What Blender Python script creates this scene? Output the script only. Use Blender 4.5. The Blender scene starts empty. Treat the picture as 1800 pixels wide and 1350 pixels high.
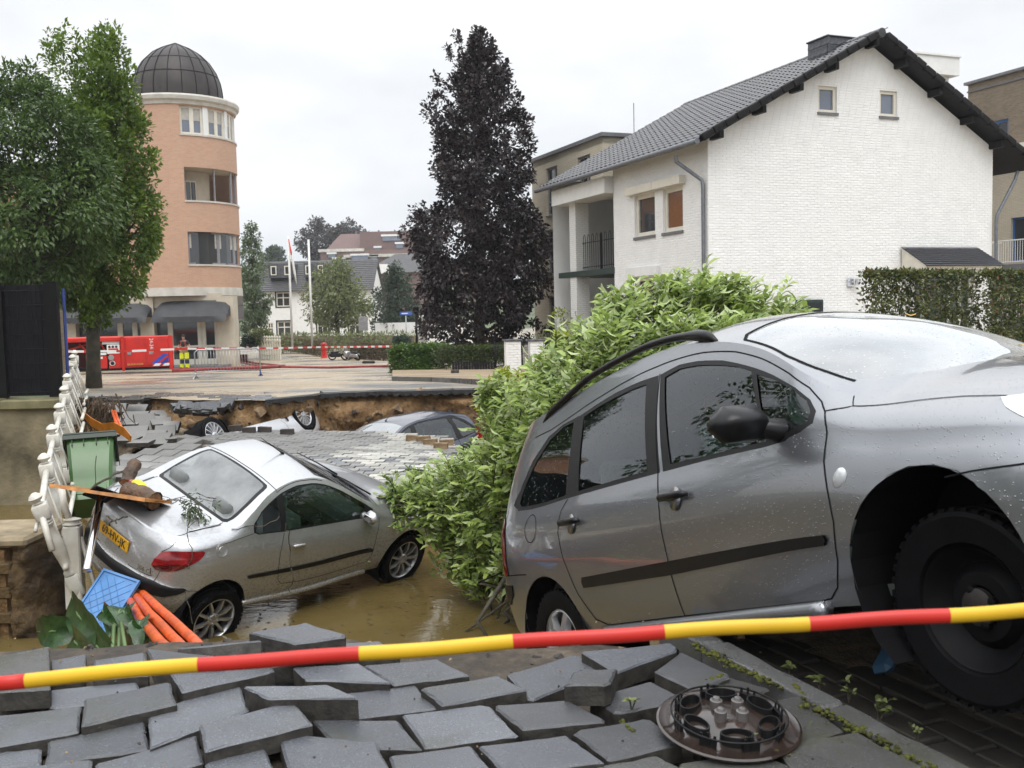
import bpy, bmesh, math, random
import numpy as np
from mathutils import Vector, Matrix
random.seed(7)
rng = np.random.default_rng(11)
PI = math.pi
scene = bpy.context.scene
COL = scene.collection

# ---------------------------------------------------------------- camera
F_PX, EYE = 1750.0, 2.5                     # focal length in photo pixels (1800 wide), eye height in metres
_p, _a = math.atan((675 - 549) / F_PX), math.atan(0.0227)
_fw = Vector((0, math.cos(_p), -math.sin(_p)))
_up0 = Vector((0, math.sin(_p), math.cos(_p)))
_rt0 = Vector((1, 0, 0))
_rt = _rt0 * math.cos(_a) - _up0 * math.sin(_a)
_up = _up0 * math.cos(_a) + _rt0 * math.sin(_a)
CAMPOS = Vector((0, 0, EYE))
cd = bpy.data.cameras.new('camera')
cam = bpy.data.objects.new('camera', cd)
COL.objects.link(cam)
cam.matrix_world = Matrix(((_rt.x, _up.x, -_fw.x, 0), (_rt.y, _up.y, -_fw.y, 0), (_rt.z, _up.z, -_fw.z, EYE), (0, 0, 0, 1)))
cd.sensor_width = 36.0
cd.lens = F_PX * 36.0 / 1800.0
cd.clip_start = 0.1
cd.clip_end = 3000
cd.dof.use_dof = True
cd.dof.focus_distance = 8.0
cd.dof.aperture_fstop = 8.0
scene.camera = cam

def ray(px, py):
    return (_fw * F_PX + _rt * (px - 900) - _up * (py - 675)).normalized()
def at(px, py, Y):                           # the point seen there, at the distance Y in front of the camera
    d = ray(px, py)
    return CAMPOS + d * (Y / d.y)
def on(px, py, z):                           # the point seen there, on the level z
    d = ray(px, py)
    return CAMPOS + d * ((z - EYE) / d.z)
def street_z(Y):
    return max(-0.06, 1.66 - 0.033 * Y)
def on_street(px, py):
    d = ray(px, py)
    t = (1.66 - EYE) / (d.z + 0.033 * d.y)
    q = CAMPOS + d * t
    if q.y > 52.1 or t < 0:
        q = on(px, py, -0.06)
    return q

# ---------------------------------------------------------------- world, sun, exposure
w = bpy.data.worlds.new('World'); scene.world = w; w.use_nodes = True
nt = w.node_tree; nt.nodes.clear()
N = nt.nodes.new; L = nt.links.new
SUN_EL, SUN_AZ = 60.0, 172.0                 # degrees; high, behind the camera
sky = N('ShaderNodeTexSky'); sky.sky_type = 'NISHITA'; sky.sun_disc = False
sky.sun_elevation = math.radians(SUN_EL); sky.sun_rotation = math.radians(SUN_AZ)
hsv = N('ShaderNodeHueSaturation'); hsv.inputs['Saturation'].default_value = 0.12
L(sky.outputs[0], hsv.inputs['Color'])
tc = N('ShaderNodeTexCoord')
mp = N('ShaderNodeMapping'); mp.inputs['Scale'].default_value = (1.0, 1.0, 2.2)
nz = N('ShaderNodeTexNoise'); nz.inputs['Scale'].default_value = 2.3; nz.inputs['Detail'].default_value = 5; nz.inputs['Roughness'].default_value = 0.52
L(tc.outputs['Generated'], mp.inputs[0]); L(mp.outputs[0], nz.inputs['Vector'])
cr = N('ShaderNodeValToRGB')
cr.color_ramp.elements[0].position = 0.38; cr.color_ramp.elements[0].color = (0.74, 0.785, 0.835, 1)
cr.color_ramp.elements[1].position = 0.60; cr.color_ramp.elements[1].color = (0.98, 0.985, 1.0, 1)
L(nz.outputs[0], cr.inputs[0])
sp = N('ShaderNodeSeparateXYZ'); L(tc.outputs['Generated'], sp.inputs[0])
mr = N('ShaderNodeMapRange'); mr.inputs['From Min'].default_value = 0.25; mr.inputs['From Max'].default_value = 1.0
mr.inputs['To Min'].default_value = 7.3; mr.inputs['To Max'].default_value = 19.0      # an overcast sky is brighter overhead
L(sp.outputs['Z'], mr.inputs['Value'])
vm = N('ShaderNodeVectorMath'); vm.operation = 'SCALE'; L(cr.outputs[0], vm.inputs[0]); L(mr.outputs[0], vm.inputs['Scale'])
mx = N('ShaderNodeMix'); mx.data_type = 'RGBA'; mx.inputs[0].default_value = 0.9
L(hsv.outputs[0], mx.inputs[6]); L(vm.outputs[0], mx.inputs[7])
bg = N('ShaderNodeBackground'); bg.inputs['Strength'].default_value = 0.115
ow = N('ShaderNodeOutputWorld'); L(mx.outputs[2], bg.inputs['Color']); L(bg.outputs[0], ow.inputs[0])

sd = bpy.data.lights.new('sun', 'SUN'); sd.energy = 1.1; sd.angle = math.radians(35); sd.color = (1.0, 0.97, 0.93)
sun = bpy.data.objects.new('sun', sd); COL.objects.link(sun)
_az = math.radians(SUN_AZ)
sdir = Vector((math.sin(_az) * math.cos(math.radians(SUN_EL)), math.cos(_az) * math.cos(math.radians(SUN_EL)), math.sin(math.radians(SUN_EL))))
sun.rotation_euler = sdir.to_track_quat('Z', 'Y').to_euler()
vs = scene.view_settings
scene.display_settings.display_device = 'sRGB'
vs.view_transform = 'Standard'; vs.look = 'None'; vs.gamma = 1.0; vs.use_curve_mapping = False
vs.exposure = 0.42
scene.cycles.max_bounces = 6; scene.cycles.diffuse_bounces = 2; scene.cycles.glossy_bounces = 3
scene.cycles.transparent_max_bounces = 12; scene.cycles.transmission_bounces = 4; scene.cycles.volume_bounces = 0
scene.cycles.caustics_reflective = False; scene.cycles.caustics_refractive = False
scene.cycles.use_denoising = True
scene.cycles.volume_step_rate = 4.0

# ---------------------------------------------------------------- tagging
def tag(o, label=None, cat=None, group=None, kind=None):
    if label: o['label'] = label
    if cat: o['category'] = cat
    if group: o['group'] = group
    if kind: o['kind'] = kind
    return o
def empty(name, loc=(0, 0, 0), rz=0.0, label=None, cat=None, group=None):
    o = bpy.data.objects.new(name, None); COL.objects.link(o)
    o.empty_display_size = 0.2
    o.location = loc; o.rotation_euler = (0, 0, rz)
    return tag(o, label, cat, group)
def link(name, me, parent=None, M=None):
    o = bpy.data.objects.new(name, me); COL.objects.link(o)
    if parent: o.parent = parent
    if M is not None: o.matrix_local = M
    return o
def copy_tree(o, parent=None, M=None):
    c = o.copy(); COL.objects.link(c)
    if parent is not None: c.parent = parent
    if M is not None: c.matrix_local = M
    for ch in list(o.children): copy_tree(ch, c)
    return c

# ---------------------------------------------------------------- mesh builder
class MB:
    def __init__(s): s.v = []; s.f = []; s.m = []
    def add(s, vs, fs, mi=0):
        b = len(s.v); s.v += [tuple(q) for q in vs]; s.f += [tuple(b + i for i in f) for f in fs]; s.m += [mi] * len(fs)
    def hexa(s, p, mi=0):                    # 8 points: bottom ring 0-3, top ring 4-7 (both counter-clockwise from above)
        s.add(p, [(3, 2, 1, 0), (4, 5, 6, 7), (0, 1, 5, 4), (1, 2, 6, 5), (2, 3, 7, 6), (3, 0, 4, 7)], mi)
    def box(s, lo, hi, mi=0, M=None):
        x0, y0, z0 = lo; x1, y1, z1 = hi
        p = [Vector(q) for q in ((x0, y0, z0), (x1, y0, z0), (x1, y1, z0), (x0, y1, z0), (x0, y0, z1), (x1, y0, z1), (x1, y1, z1), (x0, y1, z1))]
        if M is not None: p = [M @ q for q in p]
        s.hexa(p, mi)
    def rbox(s, lo, hi, c, mi=0, M=None):    # box with chamfered edges
        lo = Vector(lo); hi = Vector(hi); ce = (lo + hi) / 2; h = (hi - lo) / 2
        c = min(c, h.x * .9, h.y * .9, h.z * .9)
        pts = []; idx = {}
        for sx in (-1, 1):
            for sy in (-1, 1):
                for sz in (-1, 1):
                    for ax in range(3):
                        q = [h.x - c, h.y - c, h.z - c]; q[ax] = h[ax]
                        idx[(sx, sy, sz, ax)] = len(pts)
                        v = ce + Vector((q[0] * sx, q[1] * sy, q[2] * sz))
                        pts.append(M @ v if M is not None else v)
        bm = bmesh.new()
        for q in pts: bm.verts.new(q)
        r = bmesh.ops.convex_hull(bm, input=bm.verts[:])
        bm.verts.index_update()
        vs_ = [tuple(v.co) for v in bm.verts]; fs = [tuple(v.index for v in f.verts) for f in bm.faces]
        bm.free(); s.add(vs_, fs, mi)
    def prism(s, poly, off, mi=0):           # poly: list of 3D points, extruded by off
        n = len(poly); off = Vector(off); a = [Vector(q) for q in poly]; b = [q + off for q in a]
        s.add(a + b, [tuple(range(n))[::-1], tuple(range(n, 2 * n))] + [(i, (i + 1) % n, n + (i + 1) % n, n + i) for i in range(n)], mi)
    def tube(s, path, r, seg=8, mi=0, caps=True, flat=1.0):
        path = [Vector(q) for q in path]; n = len(path); rs = r if hasattr(r, '__len__') else [r] * n
        t0 = (path[1] - path[0]).normalized()
        ref = Vector((0, 0, 1)) if abs(t0.z) < .9 else Vector((1, 0, 0))
        u = t0.cross(ref).normalized(); b = len(s.v)
        for i in range(n):
            t = (path[min(i + 1, n - 1)] - path[max(i - 1, 0)])
            t = t.normalized() if t.length > 1e-9 else t0
            u = (u - t * u.dot(t)); u = u.normalized() if u.length > 1e-6 else t.orthogonal().normalized()
            w_ = t.cross(u)
            for k in range(seg):
                an = 2 * PI * k / seg
                s.v.append(tuple(path[i] + (u * math.cos(an) + w_ * (math.sin(an) * flat)) * rs[i]))
        fs = [(b + i * seg + k, b + i * seg + (k + 1) % seg, b + (i + 1) * seg + (k + 1) % seg, b + (i + 1) * seg + k) for i in range(n - 1) for k in range(seg)]
        if caps: fs += [tuple(b + k for k in range(seg))[::-1], tuple(b + (n - 1) * seg + k for k in range(seg))]
        s.f += fs; s.m += [mi] * len(fs)
    def lathe(s, prof, M=None, seg=24, mi=0, close=False, caps=True):   # prof: (r, z) list about the z axis
        n = len(prof); b = len(s.v)
        for r, z in prof:
            for k in range(seg):
                an = 2 * PI * k / seg; q = Vector((r * math.cos(an), r * math.sin(an), z))
                s.v.append(tuple(M @ q if M is not None else q))
        rr = range(n) if close else range(n - 1)
        fs = [(b + i * seg + k, b + i * seg + (k + 1) % seg, b + ((i + 1) % n) * seg + (k + 1) % seg, b + ((i + 1) % n) * seg + k) for i in rr for k in range(seg)]
        if not close and caps:
            fs += [tuple(b + k for k in range(seg))[::-1], tuple(b + (n - 1) * seg + k for k in range(seg))]
        s.f += fs; s.m += [mi] * len(fs)
    def slab(s, top, th, c=0.006, mi=0, mside=None, down=None):      # four-cornered paving slab with chamfered top edge
        top = [Vector(q) for q in top]; n = (top[1] - top[0]).cross(top[2] - top[0]).normalized()
        if n.z < 0: top = top[::-1]; n = -n
        ce = sum(top, Vector()) / 4
        inn = [q + (ce - q).normalized() * c * 1.6 for q in top]
        mid = [q - n * c for q in top]; bot = [q - n * th for q in top]
        ms = mi if mside is None else mside
        b = len(s.v); s.v += [tuple(q) for q in bot + mid + inn]
        s.f.append((b + 8, b + 9, b + 10, b + 11)); s.m.append(mi)
        s.f.append((b + 3, b + 2, b + 1, b)); s.m.append(ms)
        for i in range(4):
            j = (i + 1) % 4
            s.f.append((b + i, b + j, b + 4 + j, b + 4 + i)); s.m.append(ms)
            s.f.append((b + 4 + i, b + 4 + j, b + 8 + j, b + 8 + i)); s.m.append(mi)
    def worn_slab(s, top, th, c=0.006, mi=0, ms=1, wear=1.0):       # the same with a worn outline and the odd broken corner
        top = [Vector(q) for q in top]; n = (top[1] - top[0]).cross(top[2] - top[0]).normalized()
        if n.z < 0: top = top[::-1]; n = -n
        ce = sum(top, Vector()) / 4; out = []
        for i in range(4):
            a, b, p = top[i], top[(i + 1) % 4], top[i - 1]; ch = random.choice([.003, .004, .005, .006, .009, .022]) * wear
            out += [a + (p - a).normalized() * ch * random.uniform(.6, 1.4), a + (b - a).normalized() * ch * random.uniform(.6, 1.4)]
            for f in (.2, .38, .55, .72, .86): q = a.lerp(b, f + random.uniform(-.05, .05)); out.append(q + (ce - q).normalized() * abs(random.gauss(0, .0022)) * wear)
        k = len(out); b0 = len(s.v); inn = [q + (ce - q).normalized() * c * random.uniform(1.1, 2.0) for q in out]; mid = [q - n * c * random.uniform(.8, 1.3) for q in out]; bot = [q - n * th for q in out]
        s.v += [tuple(q) for q in bot + mid + inn]; s.f.append(tuple(b0 + 2 * k + i for i in range(k))); s.m.append(mi); s.f.append(tuple(b0 + i for i in range(k))[::-1]); s.m.append(ms)
        for i in range(k):
            j = (i + 1) % k; s.f.append((b0 + i, b0 + j, b0 + k + j, b0 + k + i)); s.m.append(ms); s.f.append((b0 + k + i, b0 + k + j, b0 + 2 * k + j, b0 + 2 * k + i)); s.m.append(mi)
    def mesh(s, name, mats, smooth=False):
        me = bpy.data.meshes.new(name); me.from_pydata(s.v, [], s.f)
        for m_ in (mats if isinstance(mats, (list, tuple)) else [mats]): me.materials.append(m_)
        if any(s.m): me.polygons.foreach_set('material_index', s.m)
        bm = bmesh.new(); bm.from_mesh(me); bmesh.ops.recalc_face_normals(bm, faces=bm.faces); bm.to_mesh(me); bm.free()
        if smooth:
            me.polygons.foreach_set('use_smooth', [True] * len(me.polygons))
            if smooth is not True: me.set_sharp_from_angle(angle=math.radians(smooth))
        me.update(); return me
    def build(s, name, mats, parent=None, smooth=False, M=None):
        return link(name, s.mesh(name, mats, smooth), parent, M)

def frame(origin, x, z):                      # matrix whose local x runs along x and whose local z is close to z
    x = Vector(x).normalized(); z = Vector(z); y = z.cross(x).normalized(); z = x.cross(y).normalized()
    return Matrix(((x.x, y.x, z.x, origin[0]), (x.y, y.y, z.y, origin[1]), (x.z, y.z, z.z, origin[2]), (0, 0, 0, 1)))
def axis_frame(origin, z):                    # matrix with local z along z
    z = Vector(z).normalized(); x = z.orthogonal().normalized()
    return frame(origin, x, z)
def vnoise(x, y, s=1.0, seed=0):              # cheap smooth value noise, -1..1, numpy arrays
    x = np.asarray(x, float) * s + seed * 17.3; y = np.asarray(y, float) * s - seed * 9.1
    def h(i, j): return np.modf(np.abs(np.sin(i * 127.1 + j * 311.7 + seed * 13.7) * 43758.5453))[0] * 2 - 1
    i = np.floor(x); j = np.floor(y); u = x - i; v = y - j
    u = u * u * (3 - 2 * u); v = v * v * (3 - 2 * v)
    return (h(i, j) * (1 - u) + h(i + 1, j) * u) * (1 - v) + (h(i, j + 1) * (1 - u) + h(i + 1, j + 1) * u) * v
def fbm(x, y, s=1.0, seed=0, o=4):
    r = 0; a = 1; t = 0
    for k in range(o): r = r + a * vnoise(x, y, s * 2 ** k, seed + k); t += a; a *= .5
    return r / t
def grid_mesh(name, X, Y, Z, mat, smooth=True, mats=None, mi=None):
    n, m = X.shape
    me = bpy.data.meshes.new(name)
    idx = np.arange(n * m).reshape(n, m)
    fs = np.stack([idx[:-1, :-1], idx[:-1, 1:], idx[1:, 1:], idx[1:, :-1]], -1).reshape(-1, 4)
    me.from_pydata(np.stack([X, Y, Z], -1).reshape(-1, 3).tolist(), [], fs.tolist())
    me.materials.append(mat)
    if smooth: me.polygons.foreach_set('use_smooth', [True] * len(me.polygons))
    me.update(); return me
# ---------------------------------------------------------------- materials
def nodes(name):
    m = bpy.data.materials.new(name); m.use_nodes = True; t = m.node_tree
    b = t.nodes['Principled BSDF']
    return m, t, b
def coords(t, kind='Object', scale=None):
    c = t.nodes.new('ShaderNodeTexCoord'); o = c.outputs[kind]
    if scale is not None:
        mp = t.nodes.new('ShaderNodeMapping'); mp.inputs['Scale'].default_value = scale if hasattr(scale, '__len__') else (scale,) * 3
        t.links.new(o, mp.inputs[0]); o = mp.outputs[0]
    return o
def noise(t, vec, scale, detail=4, rough=.55):
    n = t.nodes.new('ShaderNodeTexNoise'); n.inputs['Scale'].default_value = scale; n.inputs['Detail'].default_value = detail; n.inputs['Roughness'].default_value = rough
    t.links.new(vec, n.inputs['Vector']); return n.outputs[0]
def ramp(t, fac, stops):
    r = t.nodes.new('ShaderNodeValToRGB'); e = r.color_ramp.elements
    e[0].position, e[0].color = stops[0][0], (*stops[0][1], 1); e[1].position, e[1].color = stops[-1][0], (*stops[-1][1], 1)
    for p, c in stops[1:-1]:
        k = e.new(p); k.color = (*c, 1)
    t.links.new(fac, r.inputs[0]); return r.outputs[0]
def mixc(t, fac, a, b, mode='MIX'):
    m = t.nodes.new('ShaderNodeMix'); m.data_type = 'RGBA'; m.blend_type = mode
    for s, v in ((m.inputs[0], fac), (m.inputs[6], a), (m.inputs[7], b)):
        if hasattr(v, 'links'): t.links.new(v, s)
        elif hasattr(v, '__len__'): s.default_value = (*v, 1)
        else: s.default_value = v
    return m.outputs[2]
def math_(t, op, a, b=None):
    m = t.nodes.new('ShaderNodeMath'); m.operation = op
    for s, v in ((m.inputs[0], a), (m.inputs[1], b)):
        if v is None: continue
        if hasattr(v, 'links'): t.links.new(v, s)
        else: s.default_value = v
    return m.outputs[0]
def bump(t, b, h, dist=.01, strength=1.0):
    n = t.nodes.new('ShaderNodeBump'); n.inputs['Distance'].default_value = dist; n.inputs['Strength'].default_value = strength
    t.links.new(h, n.inputs['Height']); t.links.new(n.outputs[0], b.inputs['Normal']); return n
def grey(v): return (v, v, v)

def black(name, c, rough=.6, **k): return simple(name, c, rough, spec=.12, **k)
def simple(name, c, rough=.5, metal=0.0, var=.12, scale=6.0, bmp=0.0, bscale=60.0, coat=0.0, c2=None, kind='Object', spec=None, rvar=0.0):
    m, t, b = nodes(name)
    co = coords(t, kind)
    n = noise(t, co, scale)
    c2 = c2 or tuple(max(0, x * (1 - 2 * var)) for x in c)
    t.links.new(ramp(t, n, [(.3, c2), (.7, tuple(min(1, x * (1 + var * .4)) for x in c))]), b.inputs['Base Color'])
    b.inputs['Roughness'].default_value = rough; b.inputs['Metallic'].default_value = metal
    if rvar: t.links.new(ramp(t, noise(t, co, scale * 1.7), [(.35, grey(max(.02, rough - rvar))), (.65, grey(min(1, rough + rvar)))]), b.inputs['Roughness'])
    if coat: b.inputs['Coat Weight'].default_value = coat; b.inputs['Coat Roughness'].default_value = .05
    if spec is not None: b.inputs['Specular IOR Level'].default_value = spec
    if bmp: bump(t, b, noise(t, co, bscale, 3), bmp)
    return m

def brick_mat(name, c1, c2, mortar, bw=.215, bh=.065, cyl=False, rough=.8, bmp=.006, msize=.012, R=3.0, grime=.25):
    m, t, b = nodes(name)
    c = coords(t)
    s = t.nodes.new('ShaderNodeSeparateXYZ'); t.links.new(c, s.inputs[0])
    if cyl: u = math_(t, 'MULTIPLY', math_(t, 'ARCTAN2', s.outputs[0], math_(t, 'MULTIPLY', s.outputs[1], -1.0)), R)
    else: u = math_(t, 'ADD', s.outputs[0], s.outputs[1])
    k = t.nodes.new('ShaderNodeCombineXYZ'); t.links.new(u, k.inputs[0]); t.links.new(s.outputs[2], k.inputs[1])
    br = t.nodes.new('ShaderNodeTexBrick'); t.links.new(k.outputs[0], br.inputs['Vector'])
    br.inputs['Scale'].default_value = 1.0; br.inputs['Brick Width'].default_value = bw; br.inputs['Row Height'].default_value = bh
    br.inputs['Mortar Size'].default_value = msize; br.inputs['Mortar Smooth'].default_value = .2; br.inputs['Bias'].default_value = 0.0
    br.inputs['Color1'].default_value = (*c1, 1); br.inputs['Color2'].default_value = (*c2, 1); br.inputs['Mortar'].default_value = (*mortar, 1)
    n = noise(t, c, .7, 5)
    col = mixc(t, grime, br.outputs[0], ramp(t, n, [(.3, tuple(x * .45 for x in c1)), (.7, c1)]))
    t.links.new(col, b.inputs['Base Color']); b.inputs['Roughness'].default_value = rough
    inv = math_(t, 'SUBTRACT', 1.0, br.outputs['Fac'])
    bump(t, b, inv, bmp)
    return m

def leaf_mat(name, dark, light, rough=.45, trans=.3):
    m, t, b = nodes(name)
    a = t.nodes.new('ShaderNodeAttribute'); a.attribute_name = 'tone'
    col = ramp(t, a.outputs['Fac'], [(0.0, dark), (1.0, light)])
    t.links.new(col, b.inputs['Base Color']); b.inputs['Roughness'].default_value = rough
    tr = t.nodes.new('ShaderNodeBsdfTranslucent')
    g = mixc(t, .5, col, light)
    t.links.new(g, tr.inputs['Color'])
    ms = t.nodes.new('ShaderNodeMixShader'); ms.inputs[0].default_value = trans
    t.links.new(b.outputs[0], ms.inputs[1]); t.links.new(tr.outputs[0], ms.inputs[2])
    t.links.new(ms.outputs[0], t.nodes['Material Output'].inputs[0])
    return m

def glass_mat(name, tint=(.35, .42, .40), refl=1.0, drops=0.0, clear=.8, film=0.0):
    # thin sheet: tinted view through plus a mirror-like reflection that grows towards grazing angles
    m, t, b = nodes(name)
    tr = t.nodes.new('ShaderNodeBsdfTransparent'); tr.inputs[0].default_value = (*tint, 1)
    gl = t.nodes.new('ShaderNodeBsdfGlossy'); gl.inputs['Roughness'].default_value = .015; gl.inputs['Color'].default_value = (.95, .97, 1, 1)
    fr = t.nodes.new('ShaderNodeFresnel'); fr.inputs['IOR'].default_value = 1.65
    ms = t.nodes.new('ShaderNodeMixShader')
    f = math_(t, 'MULTIPLY', fr.outputs[0], refl)
    t.links.new(f, ms.inputs[0]); t.links.new(tr.outputs[0], ms.inputs[1]); t.links.new(gl.outputs[0], ms.inputs[2])
    last = ms.outputs[0]
    c = coords(t)
    if drops:
        v = t.nodes.new('ShaderNodeTexVoronoi'); v.inputs['Scale'].default_value = 55; v.inputs['Randomness'].default_value = 1.0
        t.links.new(c, v.inputs['Vector'])
        h = ramp(t, v.outputs['Distance'], [(0.06, grey(1)), (.26, grey(0))])
        pick = ramp(t, noise(t, c, 37, 2), [(.5, grey(0)), (.56, grey(1))])
        hh = math_(t, 'MULTIPLY', h, pick)
        n = t.nodes.new('ShaderNodeBump'); n.inputs['Distance'].default_value = drops; t.links.new(hh, n.inputs['Height'])
        t.links.new(n.outputs[0], gl.inputs['Normal'])
        n2 = n.outputs[0]; t.links.new(n2, fr.inputs['Normal'])
        df = t.nodes.new('ShaderNodeBsdfDiffuse'); df.inputs[0].default_value = (.32, .40, .38, 1)
        m2 = t.nodes.new('ShaderNodeMixShader'); t.links.new(math_(t, 'MULTIPLY', hh, .55), m2.inputs[0])
        t.links.new(last, m2.inputs[1]); t.links.new(df.outputs[0], m2.inputs[2]); last = m2.outputs[0]
    if film:                                   # pale film of mist and rain, with bright sky reflection put into its colour
        df = t.nodes.new('ShaderNodeBsdfDiffuse'); df.inputs[0].default_value = (.60, .62, .62, 1)
        m2 = t.nodes.new('ShaderNodeMixShader'); t.links.new(math_(t, 'MULTIPLY', ramp(t, noise(t, c, 3.0, 5), [(.3, grey(.4)), (.7, grey(1))]), film), m2.inputs[0])
        t.links.new(last, m2.inputs[1]); t.links.new(df.outputs[0], m2.inputs[2]); last = m2.outputs[0]
    t.links.new(last, t.nodes['Material Output'].inputs[0])
    return m

def paint_mat(name, c, drops=.0012, mud=0.0, metal=.75, rough=.3, dscale=75):
    m, t, b = nodes(name)
    co = coords(t)
    fl = noise(t, co, 900, 1)
    col = ramp(t, fl, [(.3, tuple(x * .85 for x in c)), (.7, c)])
    if mud:
        # specks and runs of dried silt that cling to the lower panels
        s = t.nodes.new('ShaderNodeSeparateXYZ'); t.links.new(co, s.inputs[0])
        low = ramp(t, s.outputs[2], [(.25, grey(1)), (1.1, grey(.12))])
        sp_ = ramp(t, noise(t, coords(t, 'Object', (1, 1, 1.6)), 38, 5, .7), [(.50, grey(0)), (.57, grey(1))])
        wash = ramp(t, noise(t, co, 2.3, 5), [(.4, grey(0)), (.75, grey(.6))])
        k = math_(t, 'MULTIPLY', math_(t, 'MAXIMUM', sp_, wash), math_(t, 'MULTIPLY', low, mud))
        col = mixc(t, k, col, (.20, .155, .095))
        t.links.new(math_(t, 'MULTIPLY', math_(t, 'SUBTRACT', 1.0, k), metal), b.inputs['Metallic'])
        t.links.new(math_(t, 'ADD', math_(t, 'MULTIPLY', k, .45), rough), b.inputs['Roughness'])
        t.links.new(math_(t, 'SUBTRACT', 1.0, k), b.inputs['Coat Weight'])
    else:
        b.inputs['Metallic'].default_value = metal; b.inputs['Roughness'].default_value = rough; b.inputs['Coat Weight'].default_value = 1.0
    t.links.new(col, b.inputs['Base Color']); b.inputs['Coat Roughness'].default_value = .03
    if drops:
        v = t.nodes.new('ShaderNodeTexVoronoi'); v.inputs['Scale'].default_value = dscale; t.links.new(co, v.inputs['Vector'])
        h = ramp(t, v.outputs['Distance'], [(.05, grey(1)), (.22, grey(0))])
        pick = ramp(t, noise(t, co, 31, 2), [(.42, grey(0)), (.48, grey(1))])
        n = bump(t, b, math_(t, 'MULTIPLY', h, pick), drops)
        t.links.new(n.outputs[0], b.inputs['Coat Normal'])
    return m

def concrete_mat(name, c, rough=.45, speck=.5, bmp=.0015, moss=0.0, wet=.25):
    m, t, b = nodes(name)
    co = coords(t, 'Generated') if False else coords(t)
    oi = t.nodes.new('ShaderNodeObjectInfo')
    n1 = noise(t, co, 2.2, 6); n2 = noise(t, co, 150, 2, .8)
    col = ramp(t, n1, [(.3, tuple(x * .72 for x in c)), (.7, tuple(x * 1.12 for x in c))])
    col = mixc(t, math_(t, 'MULTIPLY', ramp(t, n2, [(.60, grey(0)), (.70, grey(1))]), speck), col, tuple(min(1, x * 3.2) for x in c))
    col = mixc(t, math_(t, 'MULTIPLY', ramp(t, n2, [(.30, grey(1)), (.42, grey(0))]), speck), col, tuple(x * .4 for x in c))
    k = math_(t, 'ADD', math_(t, 'MULTIPLY', oi.outputs['Random'], .55), .72)
    v = t.nodes.new('ShaderNodeVectorMath'); v.operation = 'SCALE'; t.links.new(col, v.inputs[0]); t.links.new(k, v.inputs['Scale']); col = v.outputs[0]
    if moss:
        mk = ramp(t, noise(t, co, 3.1, 6, .65), [(.52, grey(0)), (.66, grey(1))])
        col = mixc(t, math_(t, 'MULTIPLY', mk, moss), col, (.055, .055, .022))
    t.links.new(col, b.inputs['Base Color'])
    t.links.new(ramp(t, noise(t, co, 3.7, 4), [(.35, grey(max(.05, rough - wet))), (.65, grey(rough + .12))]), b.inputs['Roughness'])
    bump(t, b, noise(t, co, 320, 3, .7), bmp)
    return m

M = {}
M['silver'] = paint_mat('silver_paint', (.30, .31, .33), .0016, 0.0, .8, .28)
M['silver_mud'] = paint_mat('silver_paint_muddy', (.50, .51, .53), .0006, 1.0, .75, .28)
M['white_silver'] = paint_mat('pale_silver_paint', (.74, .75, .78), 0.0, .25, .4, .30)
M['navy'] = paint_mat('dark_blue_paint', (.055, .065, .095), .0006, .25, .5, .26)
M['black_plastic'] = simple('black_plastic', (.012, .012, .013), .4, 0, .1, 30, .0004, 300, spec=.25)
M['rub_black'] = simple('black_trim_wet', (.009, .009, .010), .3, 0, .1, 30, spec=.3)
M['gap'] = black('panel_gap', (.008, .008, .009), .8)
M['interior'] = black('car_interior', (.10, .105, .105), .8)
M['seat'] = simple('seat_fabric', (.20, .21, .21), .9)
M['tyre'] = black('tyre_rubber', (.005, .005, .006), .6, var=.2, scale=12, bmp=.001, bscale=90)
M['alloy'] = simple('alloy', (.55, .55, .56), .32, .8, .15, 8)
M['hubwhite'] = simple('wheel_cover_silver', (.62, .63, .65), .3, .5, .1, 8)
M['steel_black'] = black('black_steel', (.006, .006, .007), .5)
M['glass_side'] = glass_mat('wet_side_glass', (.58, .80, .71), 1.15, .0016)
M['glass_clear'] = glass_mat('clear_glass', (.55, .60, .58), 1.0)
M['glass_mist'] = glass_mat('misted_glass', (.45, .50, .48), 1.2, 0.0, .8, .42)
M['glass_wind'] = glass_mat('wet_windscreen', (.5, .54, .53), 2.2, .0022, .8, .38)
M['lamp_red'] = simple('red_lens', (.30, .012, .016), .12, 0, .3, 14, coat=1.0)
M['lamp_dark'] = simple('dark_red_lens', (.08, .006, .008), .12, coat=1.0)
M['lamp_clear'] = simple('clear_lens', (.62, .64, .66), .12, .1, coat=1.0)
M['chrome'] = simple('chrome', (.72, .72, .74), .12, 1.0, .05, 20)
M['plate_yellow'] = simple('plate_yellow', (.75, .40, .02), .4, var=.08)
M['plate_blue'] = simple('plate_blue', (.02, .06, .38), .4)
M['ink'] = simple('black_ink', (.012, .012, .012), .5)
M['wood_orange'] = simple('varnished_wood', (.50, .20, .035), .32, 0, .3, 9, .001, 40)
M['orange'] = simple('orange_pipe', (.78, .12, .012), .38, 0, .25, 7, .002, 25, c2=(.42, .07, .015))
M['yellow_orange'] = simple('orange_steel', (.72, .25, .015), .4, 0, .25, 5)
M['bin_green'] = simple('green_bin_plastic', (.055, .14, .035), .22, 0, .1, 3, .0004, 60)
M['bin_dark'] = simple('dark_green_plastic', (.012, .026, .014), .4)
M['crate_blue'] = simple('blue_plastic', (.10, .27, .58), .38, 0, .15, 6)
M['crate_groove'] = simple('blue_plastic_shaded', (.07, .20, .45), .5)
M['white_iron'] = simple('white_painted_iron', (.70, .69, .64), .4, 0, .14, 5, .002, 40, c2=(.50, .46, .38))
M['white_iron_clean'] = simple('cream_painted_iron', (.74, .71, .60), .45, 0, .1, 5)
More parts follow.
